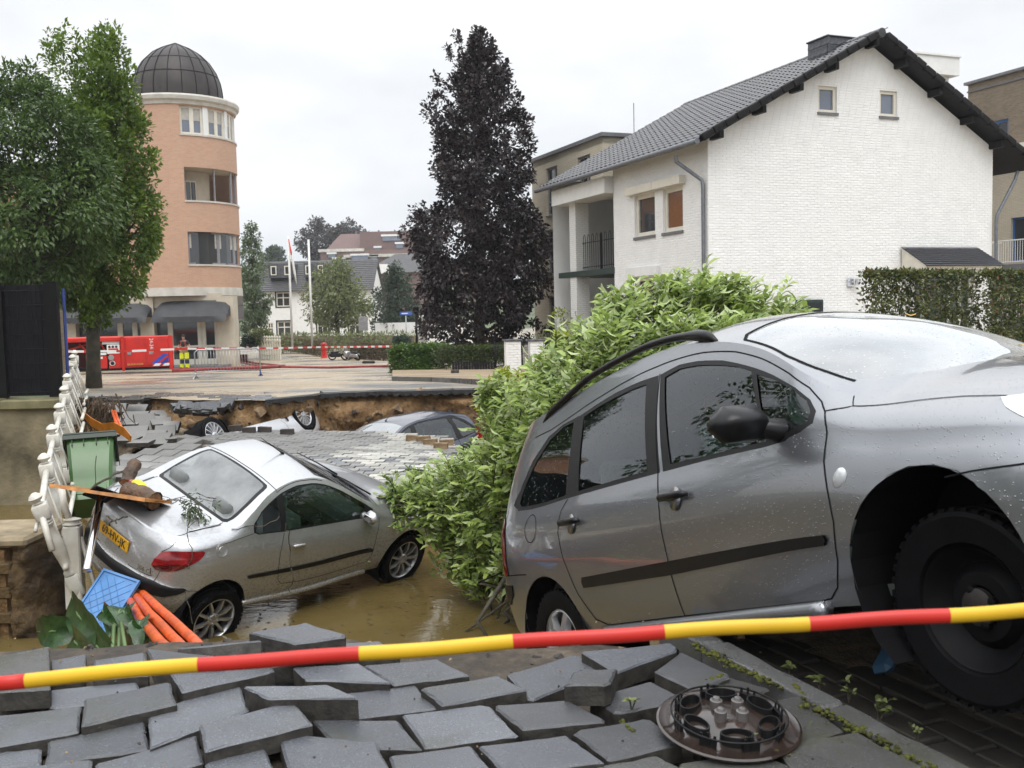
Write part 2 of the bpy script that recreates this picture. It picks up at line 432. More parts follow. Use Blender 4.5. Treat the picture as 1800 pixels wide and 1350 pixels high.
M['bark'] = simple('bark', (.075, .065, .045), .85, 0, .35, 5, .02, 22, c2=(.025, .024, .016))
M['log'] = simple('wet_log', (.12, .07, .04), .6, 0, .4, 8, .03, 24, c2=(.03, .018, .012))
M['log_end'] = simple('log_end', (.30, .15, .06), .7, 0, .3, 20)
M['mud'] = None
M['black_iron'] = black('black_iron', (.012, .012, .013), .5)
M['steel'] = simple('galvanised_steel', (.45, .46, .48), .38, .8, .15, 9)
M['zinc'] = simple('zinc_pipe', (.20, .21, .23), .42, .6, .15, 9)
M['white'] = simple('white_paint', (.80, .80, .78), .55, 0, .05, 3)
M['cream'] = simple('cream_paint', (.74, .70, .60), .5, 0, .06, 3)
M['dark_green'] = simple('dark_green_paint', (.012, .035, .028), .45)
M['sill_grey'] = simple('grey_sill', (.16, .16, .17), .6)
M['window_dark'] = simple('dark_room', (.018, .020, .022), .8)
M['blind'] = simple('roller_blind', (.50, .48, .43), .8)
M['curtain'] = simple('net_curtain', (.42, .43, .45), .9)
M['pane'] = glass_mat('window_pane', (.55, .60, .62), 1.6)
M['slate'] = None
# ---------------------------------------------------------------- ground, pit, water
def street_mat():
    m, t, b = nodes('silty_wet_street')
    co = coords(t)
    st = coords(t, 'Object', (.6, 1.0, 1))
    n1 = noise(t, st, .38, 6, .6); n2 = noise(t, co, 5.0, 6, .65); n3 = noise(t, co, 42, 3, .7)
    silt = ramp(t, n2, [(.25, (.27, .20, .125)), (.5, (.40, .32, .22)), (.75, (.52, .44, .33))])
    tar = ramp(t, n2, [(.3, (.10, .10, .10)), (.7, (.19, .185, .175))])
    k = ramp(t, n1, [(.40, grey(0)), (.50, grey(1))])
    col = mixc(t, k, tar, silt)
    col = mixc(t, .35, col, ramp(t, n3, [(.35, grey(.25)), (.65, grey(1))]), 'MULTIPLY')
    t.links.new(col, b.inputs['Base Color'])
    r = ramp(t, noise(t, st, .55, 5), [(.38, grey(.07)), (.52, grey(.55)), (.7, grey(.8))])
    t.links.new(r, b.inputs['Roughness'])
    bump(t, b, n3, .012)
    return m
def soil_mat(name='soil', c=((.05, .027, .011), (.24, .135, .052), (.42, .27, .13)), bmp=.05):
    m, t, b = nodes(name)
    co = coords(t)
    n = noise(t, co, 2.2, 8, .68); n2 = noise(t, co, 17, 5, .7)
    v = t.nodes.new('ShaderNodeTexVoronoi'); v.inputs['Scale'].default_value = 11; t.links.new(co, v.inputs['Vector'])
    col = ramp(t, n, [(.33, c[0]), (.5, c[1]), (.68, c[2])])
    col = mixc(t, .6, col, ramp(t, n2, [(.3, grey(.25)), (.6, grey(1.0))]), 'MULTIPLY')
    t.links.new(col, b.inputs['Base Color']); b.inputs['Roughness'].default_value = .75
    h = math_(t, 'ADD', n2, math_(t, 'MULTIPLY', v.outputs['Distance'], .5))
    bump(t, b, h, bmp); return m
def water_mat(name='muddy_water', c=(.135, .098, .036)):
    m, t, b = nodes(name)
    co = coords(t, 'Object', (1.0, 1.6, 1))
    t.links.new(ramp(t, noise(t, co, .8, 3), [(.3, tuple(x * .8 for x in c)), (.7, tuple(x * 1.1 for x in c))]), b.inputs['Base Color'])
    b.inputs['Roughness'].default_value = .03; b.inputs['IOR'].default_value = 1.33
    h = math_(t, 'ADD', noise(t, co, 5, 3, .5), math_(t, 'MULTIPLY', noise(t, co, 28, 2), .18))
    bump(t, b, h, .0035); return m
M['street'] = street_mat(); M['soil'] = soil_mat(); M['water'] = water_mat()
M['soil_grey'] = soil_mat('sandy_rubble_soil', ((.07, .05, .03), (.26, .20, .13), (.50, .42, .31)), .03)
M['bed_soil'] = soil_mat('wet_bed_soil', ((.02, .016, .012), (.06, .046, .032), (.17, .13, .09)), .02)
M['asphalt_edge'] = simple('broken_asphalt', (.028, .028, .030), .6, 0, .3, 9, .02, 35)
M['stone'] = simple('stone', (.30, .20, .11), .8, 0, .35, 7, .01, 30)
M['stone_dark'] = simple('dark_stone', (.06, .05, .045), .7, 0, .35, 7, .01, 30)
M['paver'] = concrete_mat('grey_paver', (.105, .111, .125), .26, .5, .0014, .32, .17)
M['paver_side'] = simple('paver_side', (.05, .045, .038), .7, 0, .35, 20, .003, 80)
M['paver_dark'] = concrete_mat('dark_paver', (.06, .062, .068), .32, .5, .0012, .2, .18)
M['paver_moss'] = concrete_mat('mossy_paver', (.075, .075, .072), .34, .5, .002, .75, .3)
M['island'] = concrete_mat('weathered_paver', (.22, .215, .205), .65)
M['island_pale'] = concrete_mat('pale_paver', (.40, .39, .35), .75)
M['kerb'] = concrete_mat('kerb_stone', (.10, .10, .10), .42, .6, .002, .45, .25)
M['moss'] = simple('moss', (.11, .12, .014), .95, 0, .45, 22, .02, 90, c2=(.03, .03, .006))
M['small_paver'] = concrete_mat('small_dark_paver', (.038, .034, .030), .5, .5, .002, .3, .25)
M['far_ground'] = simple('far_ground', (.10, .13, .06), .9, 0, .3, .2)

# edge of the hole along the far street: photo points on the street's level
edge_px = [(60, 697), (145, 696), (215, 698), (330, 703), (470, 704), (545, 696), (560, 693), (610, 691), (650, 689), (720, 688), (800, 686), (890, 684), (960, 684)]
edge = [on_street(*q) for q in edge_px]
edge_x = [q.x for q in edge] + [1.6, 2.6, 3.4, 4.0]
edge_y = [q.y for q in edge] + [15.5, 12.0, 9.0, 5.2]
ex = np.array(sorted(edge_x)); _o = np.argsort(edge_x); ey = np.array(edge_y)[_o]
def edge_at(x):
    x = np.asarray(x, float)
    return np.interp(x, ex, ey) + .16 * vnoise(x, x * 0, 3.1, 3) + .06 * vnoise(x, x * 0, 11, 5)
xs = np.unique(np.concatenate([np.linspace(-300, -40, 14), np.linspace(-40, -11, 30), np.linspace(-11, 4.2, 130), np.linspace(4.2, 40, 30), np.linspace(40, 300, 14)]))
ts = np.concatenate([np.linspace(0, .12, 28), np.linspace(.13, 1, 40)])
XX, TT = np.meshgrid(xs, ts)
Ye = np.where(XX < -9.6, 20.9, np.where(XX > 4.0, 1.2, edge_at(XX)))
YY = Ye + (420 - Ye) * TT ** 2.2
ZZ = np.maximum(-.06, 1.66 - .033 * np.maximum(YY, 12)) + .015 * fbm(XX, YY, .5, 2) * (YY < 80)
ZZ += np.where(XX > 3.9, -.12, 0)
link('street', grid_mesh('street', XX, YY, ZZ, M['street'])).__setitem__('kind', 'structure')
# the broken crust of asphalt seen edge-on, and the soil bank below it
bx = np.linspace(-9.6, 3.9, 260)
by = edge_at(bx); bz = np.maximum(-.06, 1.66 - .033 * np.maximum(by, 12))
mb = MB()
for i in range(len(bx) - 1):
    if bx[i] < on_street(480, 700).x: continue
    d0, d1 = .07 + .02 * math.sin(i * 1.7), .07 + .02 * math.sin((i + 1) * 1.7)
    mb.hexa([(bx[i], by[i] - .06, bz[i] - d0), (bx[i + 1], by[i + 1] - .06, bz[i + 1] - d1), (bx[i + 1], by[i + 1] + .5, bz[i + 1] - d1), (bx[i], by[i] + .5, bz[i] - d0),
             (bx[i], by[i] - .06, bz[i] + .012), (bx[i + 1], by[i + 1] - .06, bz[i + 1] + .012), (bx[i + 1], by[i + 1] + .5, bz[i + 1] + .004), (bx[i], by[i] + .5, bz[i] + .004)])
mb.build('asphalt_crust', M['asphalt_edge'])['kind'] = 'structure'
us = np.linspace(0, 1, 40)
BX, UU = np.meshgrid(bx, us)
BY0 = np.interp(BX, bx, by); BZ0 = np.interp(BX, bx, bz)
BZ = BZ0 - .02 - UU * 1.75
BY = BY0 + .12 - UU ** 1.25 * .55 - .26 * fbm(BX, BZ * 1.6, 1.1, 21) * np.minimum(1, UU * 5) - .14 * fbm(BX, BZ, 5, 9, 4) * np.minimum(1, UU * 6)
BY -= .22 * np.maximum(0, vnoise(BX, BZ * 2.4, 1.4, 31)) * (UU > .1)
link('soil_bank', grid_mesh('soil_bank', BX, BY, BZ, M['soil'])).__setitem__('kind', 'structure')
# floor of the hole
PX, PY = np.meshgrid(np.linspace(-16, 4.4, 150), np.linspace(3.6, 20.6, 130))
PZ = np.interp(PY, [3.6, 4.7, 5.6, 12, 15, 17.5, 19.5, 20.6], [-1.2, -1.5, -1.6, -1.3, -.7, -.35, -.25, -.2])
rail_x = np.interp(PY, [8.5, 9, 11, 13, 15, 19.4], [-4.15, -4.35, -5.2, -6.0, -6.75, -8.5])
mound = np.interp(PY, [9.3, 10.3, 11.3, 13, 15, 17, 20], [-1.2, -.9, .05, .22, .42, .60, .95])
PZ = np.where(PX < rail_x - .1, np.minimum(PZ, -1.3), PZ)
mound = mound - .12 + .12 * fbm(PX, PY, 1.8, 14)
side = np.clip((PX - rail_x + .2 * fbm(PX, PY, 1.3, 15)) / .9, 0, 1) * np.clip((np.interp(PY, [9.5, 12.0, 15, 17.5, 20], [-3.9, -4.6, -4.4, -4.9, -5.0]) - PX + .25 * fbm(PX, PY, 1.5, 16)) / 1.0, 0, 1)
PZ = PZ * (1 - side) + np.maximum(mound, PZ) * side + .10 * fbm(PX, PY, 1.3, 4) + .05 * fbm(PX, PY, 5, 6)
link('pit_floor', grid_mesh('pit_floor', PX, PY, PZ, M['soil_grey'])).__setitem__('kind', 'structure')
WX, WY = np.meshgrid(np.linspace(-30, 4.3, 60), np.linspace(3.9, 18.4, 60))
link('water', grid_mesh('water', WX, WY, WX * 0 - .42, M['water'])).__setitem__('kind', 'structure')
# foothills that close the horizon
HX, HY = np.meshgrid(np.linspace(-400, 400, 80), np.linspace(135, 420, 40))
HZ = -.3 + 16 * np.clip((HY - 140) / 120, 0, 1) ** 1.3 * np.exp(-((HX + 48) / 70) ** 2) + 3.0 * np.clip((HY - 200) / 120, 0, 1) + .8 * fbm(HX, HY, .03, 3)
HZ = np.where(HY < 140, -.4, HZ)
link('hill', grid_mesh('hill', HX, HY, HZ, M['far_ground'])).__setitem__('kind', 'structure')

# the lower ground under everything and the street that goes on behind the camera
GX, GY = np.meshgrid(np.linspace(-420, 420, 9), np.linspace(-420, 430, 9)); link('ground', grid_mesh('ground', GX, GY, GX * 0 - 2.2, M['far_ground'])).__setitem__('kind', 'structure')
GX, GY = np.meshgrid(np.linspace(-60, 60, 61), np.linspace(-60, 1.0, 40)); link('near_street', grid_mesh('near_street', GX, GY, GX * 0 + 1.07, M['asphalt_edge'])).__setitem__('kind', 'structure')
LX, LY = np.meshgrid(np.linspace(-60, -9.4, 40), np.linspace(17.6, 21.2, 8)); link('river_bank', grid_mesh('river_bank', LX, LY, LX * 0 + 1.0, M['far_ground'])).__setitem__('kind', 'structure')

# near pavement: bed of sand and soil, then the slabs
NX, NY = np.meshgrid(np.linspace(-4.6, 4.6, 120), np.concatenate([np.linspace(.9, 4.3, 60), np.linspace(4.35, 5.6, 26)]))
near_edge = np.interp(NX, [-4.6, -2.2, -1.0, 0.0, 0.6, 1.2, 2.0, 4.6], [4.25, 4.25, 4.35, 4.15, 4.1, 4.35, 4.5, 4.6])
drop = np.clip((NY - near_edge) / .55, 0, 1)
NZ = 1.085 + .155 * np.maximum(0, (NX - .62 - (4.0 - NY) * .62) * .85 - .30) - 2.6 * drop ** 1.4 + .022 * fbm(NX, NY, 4, 8) + (.10 * fbm(NX, NY, 5, 12)) * drop - np.where(NX > .5 + (4.3 - NY) * .45, .03, 0)
bed = link('pavement_bed', grid_mesh('pavement_bed', NX, NY, NZ, M['bed_soil'])); bed['kind'] = 'structure'

def quad_on(pts, z, tilt=(0, 0), conv=None):
    # corner points seen in the photograph, met on a plane of level z that tilts by tilt (rise per metre along x, y)
    c = on(*[sum(p[k] for p in pts) / len(pts) for k in (0, 1)], z)
    n = Vector((-tilt[0], -tilt[1], 1)).normalized(); out = []
    for p in pts:
        d = ray(*p); t = (c - CAMPOS).dot(n) / d.dot(n); out.append(CAMPOS + d * t)
    return out
A = lambda x, y: (x / 3.75, 1080 + y / 3.75)
B = lambda x, y: (400 + x / 3.75, 1080 + y / 3.75)
C = lambda x, y: (800 + x / 3.75, 1080 + y / 3.75)
D = lambda x, y: (1200 + x / 3, 1080 + y / 3)
slabs = [  # converter, corners, level, tilt, thickness, material
 (A, [(-60, 280), (325, 207), (333, 490), (-60, 515)], 1.21, (0, .0), .07, 'm'), (A, [(335, 300), (570, 257), (560, 430), (325, 450)], 1.16, (0, 0), .06, 'p'),
 (A, [(615, 300), (950, 247), (985, 400), (610, 430)], 1.17, (0, 0), .06, 'p'), (A, [(325, 500), (905, 430), (950, 560), (320, 620)], 1.145, (0, 0), .05, 'p'),
 (A, [(552, 557), (1122, 440), (1168, 588), (535, 735)], 1.19, (0, .04), .06, 'p'), (A, [(-60, 672), (538, 600), (520, 773), (-60, 880)], 1.165, (0, .02), .06, 'p'),
 (A, [(315, 830), (950, 700), (985, 890), (295, 990)], 1.15, (0, 0), .06, 'p'), (A, [(970, 647), (1573, 438), (1642, 628), (988, 880)], 1.165, (.03, 0), .06, 'p'),
 (A, [(1118, 385), (1760, 282), (1815, 375), (1200, 510)], 1.20, (0, .02), .06, 'p'), (A, [(962, 224), (1425, 272), (1480, 335), (1010, 335)], 1.22, (0, 0), .07, 'p'),
 (A, [(1312, 725), (1940, 565), (2062, 722), (1350, 900)], 1.20, (0, .03), .065, 'p'), (A, [(625, 985), (1297, 793), (1342, 975), (660, 1180)], 1.15, (0, 0), .06, 'p'),
 (A, [(-150, 905), (278, 880), (270, 990), (-150, 1025)], 1.14, (0, 0), .05, 'p'), (A, [(-10, 1015), (608, 953), (616, 1110), (-40, 1150)], 1.15, (0, 0), .06, 'p'),
 (A, [(1348, 980), (1715, 812), (1835, 1065), (1410, 1160)], 1.155, (0, 0), .06, 'p'),
 (B, [(135, 118), (517, 50), (815, 141), (450, 193)], 1.30, (0, .05), .075, 'p'), (B, [(-330, 222), (238, 168), (255, 186), (-305, 244)], 1.24, (0, -.6), .10, 'p'),
 (B, [(-60, 265), (485, 183), (575, 300), (20, 385)], 1.20, (0, 0), .06, 'p'), (B, [(525, 200), (1005, 174), (1140, 262), (640, 305)], 1.19, (0, 0), .06, 'p'),
 (B, [(428, 348), (868, 318), (1076, 452), (517, 431)], 1.19, (0, .06), .075, 'p'), (B, [(893, 335), (1387, 290), (1599, 399), (1098, 466)], 1.17, (0, .02), .06, 'p'),
 (B, [(100, 474), (672, 460), (866, 550), (265, 556)], 1.235, (0, .10), .085, 'p'), (B, [(770, 520), (1240, 463), (1390, 617), (815, 688)], 1.155, (0, 0), .06, 'p'),
 (B, [(1270, 485), (1790, 400), (1975, 495), (1415, 600)], 1.185, (0, .03), .065, 'p'), (B, [(1150, 660), (1720, 586), (1922, 797), (1302, 880)], 1.165, (0, .01), .06, 'p'),
 (B, [(325, 775), (985, 835), (1088, 1050), (415, 1075)], 1.165, (0, 0), .06, 'p'), (B, [(550, 686), (1125, 695), (1287, 886), (720, 880)], 1.15, (0, 0), .06, 'p'),
 (B, [(1063, 930), (1608, 862), (1765, 1045), (1110, 1085)], 1.16, (0, 0), .06, 'p'),
 (C, [(340, 393), (800, 258), (1000, 372), (490, 573)], 1.15, (0, 0), .06, 'p'), (C, [(828, 244), (1430, 185), (1488, 232), (1062, 385)], 1.19, (0, .03), .07, 'p'),
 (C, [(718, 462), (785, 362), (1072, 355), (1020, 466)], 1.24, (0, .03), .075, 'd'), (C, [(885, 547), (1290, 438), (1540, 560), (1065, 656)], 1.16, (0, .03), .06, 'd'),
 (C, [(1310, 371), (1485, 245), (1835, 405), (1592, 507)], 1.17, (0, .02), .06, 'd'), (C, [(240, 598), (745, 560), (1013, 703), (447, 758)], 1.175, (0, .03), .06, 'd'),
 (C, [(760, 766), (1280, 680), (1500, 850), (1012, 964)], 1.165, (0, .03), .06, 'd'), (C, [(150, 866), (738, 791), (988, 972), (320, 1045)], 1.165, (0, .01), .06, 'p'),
 (C, [(900, 1003), (1330, 926), (1490, 1005), (1010, 1095)], 1.15, (0, 0), .06, 'm'),
 (D, [(70, 402), (215, 318), (470, 392), (260, 480)], 1.15, (0, 0), .06, 'm'), (D, [(330, 480), (610, 425), (852, 612), (560, 705)], 1.155, (0, 0), .06, 'm'),
 (D, [(480, 683), (920, 616), (1275, 805), (640, 905)], 1.165, (0, 0), .06, 'm'), (D, [(-40, 790), (370, 716), (610, 815), (130, 905)], 1.155, (0, 0), .06, 'm'),
 (D, [(20, 560), (300, 470), (420, 650), (60, 700)], 1.14, (0, 0), .05, 'm'), (D, [(-330, 905), (-60, 820), (120, 920), (-200, 980)], 1.15, (0, 0), .05, 'm'),
]
for cv, pts, z, tl, th, k in slabs:
    mb = MB(); mb.worn_slab(quad_on([cv(*p) for p in pts], z, tl), th)
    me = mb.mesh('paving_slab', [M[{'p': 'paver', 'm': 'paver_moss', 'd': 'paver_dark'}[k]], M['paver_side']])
    link('paving_slab', me, bed)
# kerb with its mossy joint, then the small dark pavers of the parking bay under the car
for pts in ([(100, 152), (235, 142), (858, 466), (742, 486)], [(742, 489), (861, 469), (1575, 838), (1350, 838)], [(-130, 40), (20, 36), (232, 140), (98, 150)]):
    mb = MB(); mb.worn_slab(quad_on([D(*p) for p in pts], 1.165), .12, .008, 0, 0)
    link('kerb_stone', mb.mesh('kerb_stone', M['kerb']), bed)
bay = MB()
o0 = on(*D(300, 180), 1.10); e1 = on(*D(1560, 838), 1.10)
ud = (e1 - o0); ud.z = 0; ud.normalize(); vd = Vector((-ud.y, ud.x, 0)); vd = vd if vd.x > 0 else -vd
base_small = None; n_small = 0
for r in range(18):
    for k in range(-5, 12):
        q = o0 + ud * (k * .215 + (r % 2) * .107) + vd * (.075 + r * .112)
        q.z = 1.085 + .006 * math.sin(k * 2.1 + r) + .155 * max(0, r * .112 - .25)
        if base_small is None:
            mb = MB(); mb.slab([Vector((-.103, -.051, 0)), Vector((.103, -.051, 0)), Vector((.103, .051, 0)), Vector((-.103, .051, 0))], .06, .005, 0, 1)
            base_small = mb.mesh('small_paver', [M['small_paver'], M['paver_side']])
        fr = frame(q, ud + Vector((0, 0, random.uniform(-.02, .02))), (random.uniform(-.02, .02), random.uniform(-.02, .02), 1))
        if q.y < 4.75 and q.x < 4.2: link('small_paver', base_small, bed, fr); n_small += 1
mo = MB()
for (a, b_, w0) in (((60, 155), (500, 375), .035), ((640, 465), (930, 600), .04), ((930, 600), (1330, 815), .022), ((430, 685), (560, 760), .022), ((130, 350), (210, 325), .012), ((-330, 560), (-240, 640), .012), ((590, 370), (650, 440), .01)):
    pa, pb = on(*D(*a), 1.165), on(*D(*b_), 1.165)
    n = max(4, int((pb - pa).length / .0045))
    for i in range(n):
        f = i / n; q = pa.lerp(pb, f) + Vector((random.gauss(0, w0 * .35), random.gauss(0, w0 * .35), random.uniform(-.012, .006)))
        r = random.uniform(.003, .0105)
        mo.lathe([(r * .3, r * .7), (r * .9, r * .3), (r * 1.2, -r * .6)], Matrix.Translation(q) @ Matrix.Rotation(random.random() * 3, 4, 'Z') @ Matrix.Diagonal((random.uniform(.7, 1.6), 1, random.uniform(.5, 1), 1)), 5)
mo.build('moss', M['moss'], None, True)['kind'] = 'stuff'

# loose stones
def stone_mesh(name, mat, seed):
    rg = random.Random(seed); bm = bmesh.new()
    for i in range(14):
        v = Vector((rg.gauss(0, 1), rg.gauss(0, 1), rg.gauss(0, .7))).normalized(); bm.verts.new(v * rg.uniform(.75, 1.05) * .5)
    bmesh.ops.convex_hull(bm, input=bm.verts[:])
    me = bpy.data.meshes.new(name); bm.to_mesh(me); bm.free(); me.materials.append(mat); return me
def rubble(name, spots, mats_):
    bm = bmesh.new(); me = bpy.data.meshes.new(name)
    src = [stone_mesh('stone_source', None, s) for s in range(6)]
    ms = []
    V_, F_, K_ = [], [], []
    for q, s, mi in spots:
        sm = random.choice(src); R = Matrix.Rotation(random.uniform(0, 6.28), 3, Vector((random.random(), random.random(), random.random() + .1)).normalized())
        b0 = len(V_); V_ += [tuple(Vector(q) + R @ v.co * s) for v in sm.vertices]; F_ += [tuple(b0 + i for i in p.vertices) for p in sm.polygons]; K_ += [mi] * len(sm.polygons)
    me.from_pydata(V_, [], F_); [me.materials.append(m_) for m_ in mats_]; me.polygons.foreach_set('material_index', K_)
    for s_ in src: bpy.data.meshes.remove(s_)
    o = link(name, me); o['kind'] = 'stuff'; return o
spots = []
for i in range(900):
    k = random.randrange(len(bx)); u = random.random() ** .8; j = min(39, int(u * 40))
    spots.append(((BX[j, k], BY[j, k] - .01, BZ[j, k]), random.choice([.04, .06, .06, .09, .12, .2]) * random.uniform(.7, 1.5), random.choice([0, 0, 1])))
for i in range(260):
    x = random.uniform(-4.4, 1.3); y = np.interp(x, NX[0], near_edge[0]) + random.gauss(.12, .16)
    spots.append(((x, y, 1.07 - max(0, y - np.interp(x, NX[0], near_edge[0])) * 1.1), random.uniform(.02, .075), random.choice([0, 1, 1])))
for i in range(240):
    x = random.uniform(-8, -4.6); y = random.uniform(11, 20)
    j = np.argmin(abs(PY[:, 0] - y)); k = np.argmin(abs(PX[0] - x)); spots.append(((x, y, PZ[j, k]), random.uniform(.04, .16), random.choice([0, 1])))
for i in range(170):
    x, y = random.uniform(-2.6, 1.0), random.uniform(2.7, 4.3); spots.append(((x, y, 1.165), random.uniform(.004, .014), random.choice([0, 1, 1])))
rubble('rubble', spots, [M['stone'], M['stone_dark']])

# the sunken strip of road in the middle of the hole: its own soil body and its pavers
def isl_z(x, y):
    return .40 + (y - 12.5) * .105 + .05 * math.sin(x * .9 + 1) - .02 * max(0, x + 2.5) ** 2 + .03 * math.sin(y * 2.1 + x)
isl_px = [(205, 800), (335, 766), (480, 755), (600, 757), (700, 760), (790, 768), (808, 800), (770, 850), (700, 868), (560, 860), (330, 862), (205, 872)]
def isl_hit(px, py):
    d = ray(px, py); q = None
    for k in range(600):
        t = (11 + k * .012) / d.y; p = CAMPOS + d * t
        if p.z < isl_z(p.x, p.y): return p
    return CAMPOS + d * (18 / d.y)
isl_poly = [isl_hit(*q) for q in isl_px]
def inside(x, y, poly):
    c = False; n = len(poly)
    for i in range(n):
        a, b = poly[i], poly[(i + 1) % n]
        if (a[1] > y) != (b[1] > y) and x < (b[0] - a[0]) * (y - a[1]) / (b[1] - a[1]) + a[0]: c = not c
    return c
mb = MB()
tops = [Vector((q.x, q.y, isl_z(q.x, q.y) - .075)) for q in isl_poly]
cx = sum((q for q in tops), Vector()) / len(tops)
nn = len(tops); mb.v += [tuple(q) for q in tops] + [tuple(q + (q - cx) * .04 + Vector((0, 0, -.9))) for q in tops] + [tuple(Vector((cx.x, cx.y, isl_z(cx.x, cx.y) - .08)))]
for i in range(nn):
    mb.f.append((i, (i + 1) % nn, nn + (i + 1) % nn, nn + i)); mb.m.append(0); mb.f.append((i, (i + 1) % nn, 2 * nn)); mb.m.append(0)
isl = mb.build('sunken_road', M['soil']); isl['kind'] = 'structure'
bu = Vector((1, -.22, 0)).normalized(); bv = Vector((.22, 1, 0)).normalized()
def one_block(w_, l_, name, mats_):
    b = MB(); b.slab([Vector((-w_ / 2, -l_ / 2, 0)), Vector((w_ / 2, -l_ / 2, 0)), Vector((w_ / 2, l_ / 2, 0)), Vector((-w_ / 2, l_ / 2, 0))], .075, .006, 0, 1); return b.mesh(name, mats_)
blk = {k: one_block(.206, .101, 'paving_brick', [M[k], M['paver_side']]) for k in ('island', 'island_pale', 'paver')}
big = one_block(.292, .292, 'paving_tile', [M['island'], M['paver_side']])
cand = []
for r in range(-50, 60):
    for k in range(-40, 40):
        q = Vector((-3.2, 14.0, 0)) + bu * (k * .212 + (r % 2) * .106) + bv * (r * .107)
        if q.x > -4.55 and inside(q.x, q.y, isl_poly): cand.append(('b', q))
for r in range(-20, 25):
    for k in range(-20, 20):
        q = Vector((-5.2, 14.0, 0)) + bu * (k * .30 + (r % 2) * .15) + bv * (r * .30)
        if q.x <= -4.6 and inside(q.x, q.y, isl_poly): cand.append(('t', q))
cand.sort(key=lambda c: c[1].y)
singles = 0; rest = MB()
for typ, q in cand:
    z = isl_z(q.x, q.y); zx = isl_z(q.x + .1, q.y); zy = isl_z(q.x, q.y + .1)
    nrm = Vector((-(zx - z) * 10 + random.gauss(0, .013), -(zy - z) * 10 + random.gauss(0, .013), 1))
    fr = frame((q.x, q.y, z + random.gauss(0, .003)), bu + Vector((0, 0, (zx - z) * 10)), nrm)
    pale = q.x > -2.25 + .3 * math.sin(q.y * 3) and random.random() < .8
    me = big if typ == 't' else blk['island_pale' if pale else random.choice(['island', 'island', 'paver'])]
    if singles < 300: link('paving_tile' if typ == 't' else 'paving_brick', me, isl, fr); singles += 1
    else: rest.add([fr @ v.co for v in me.vertices], [tuple(p.vertices) for p in me.polygons], 1 if pale else 0)
if rest.v:
    o = rest.build('far_paving_bricks', [M['island'], M['island_pale']], isl); o['kind'] = 'stuff'
# upright bricks left standing on its far rim
for px, py, w_ in ((438, 754, 16), (415, 750, 12), (465, 753, 14), (505, 757, 16), (757, 775, 26), (775, 782, 30), (745, 770, 20), (725, 768, 22), (785, 776, 22)):
    q = isl_hit(px, py + 6); b = MB(); b.slab([Vector((-.1, -.05, .1)), Vector((.1, -.05, .1)), Vector((.1, .05, .1)), Vector((-.1, .05, .1))], .1, .005, 0, 0)
    link('paving_brick', b.mesh('paving_brick', M['stone_dark'] if px < 700 else M['stone']), isl, frame((q.x, q.y, q.z - .02), (1, random.uniform(-.3, .3), random.uniform(-.1, .1)), (0, 0, 1)))

# slabs that slid off the far street at the left, and the row of blocks hanging over the soil
heap = bpy.data.objects['pit_floor']; stobj = bpy.data.objects['street']
heap_spots = [(160, 700, 42), (190, 705, 40), (223, 706, 46), (262, 703, 50), (300, 706, 44), (330, 700, 38), (205, 716, 40), (238, 722, 44), (281, 728, 50), (232, 735, 55), (262, 715, 46), (305, 718, 48),
  (226, 742, 44), (256, 741, 42), (285, 739, 46), (236, 758, 48), (262, 764, 60), (290, 756, 40), (222, 770, 44), (275, 770, 48), (248, 775, 40), (300, 748, 34), (345, 700, 30), (180, 698, 34), (305, 768, 36), (215, 757, 40)]
tile30 = one_block(.34, .34, 'loose_slab', [M['island'], M['paver_side']])
for i, (px, py, w_) in enumerate(heap_spots):
    Y = np.interp(py, [695, 780], [19.9, 15.6]); q = at(px, py, Y)
    s = w_ / 50 * 1.25
    nrm = Vector((random.gauss(0, .28), -.28 + random.gauss(0, .22), 1))
    if i in (10, 13, 21): nrm = Vector((.6, -.7, .7))
    fr = frame(q, (1, random.gauss(.05, .35), 0), nrm) @ Matrix.Diagonal((s, s * random.choice([.75, 1.0]), 1, 1))
    link('loose_slab', tile30, heap, fr)
hang = one_block(.2, .1, 'edge_block', [M['paver_dark'], M['paver_side']])
for i in range(30):
    f = i / 29; px = 318 + 165 * f; py = 708 + 5 * math.sin(f * 5) - 9 * f
    q = on_street(px, py - 3); nrm = Vector((random.gauss(0, .12), random.choice([-.15, -.5, -.9, -.2]), 1))
    sc_ = 1.35
    fr = frame(q + Vector((0, -.1, -.03 - .05 * random.random())), (1, random.gauss(0, .35), random.gauss(0, .1)), nrm) @ Matrix.Diagonal((sc_, sc_ * random.choice([1, 1.8]), 1.1, 1))
    link('edge_block', hang, stobj, fr)
for i in range(70):
    f = random.random(); px = 150 + 330 * f; q = on_street(px, 701 + 3 * math.sin(f * 9) - random.uniform(1, 7))
    fr = frame(q + Vector((0, 0, .005 + .02 * random.random())), (1, random.gauss(0, .12), 0), (random.gauss(0, .05), -.08, 1)) @ Matrix.Diagonal((1.45, 1.5, .8, 1))
    link('edge_block', hang, stobj, fr)

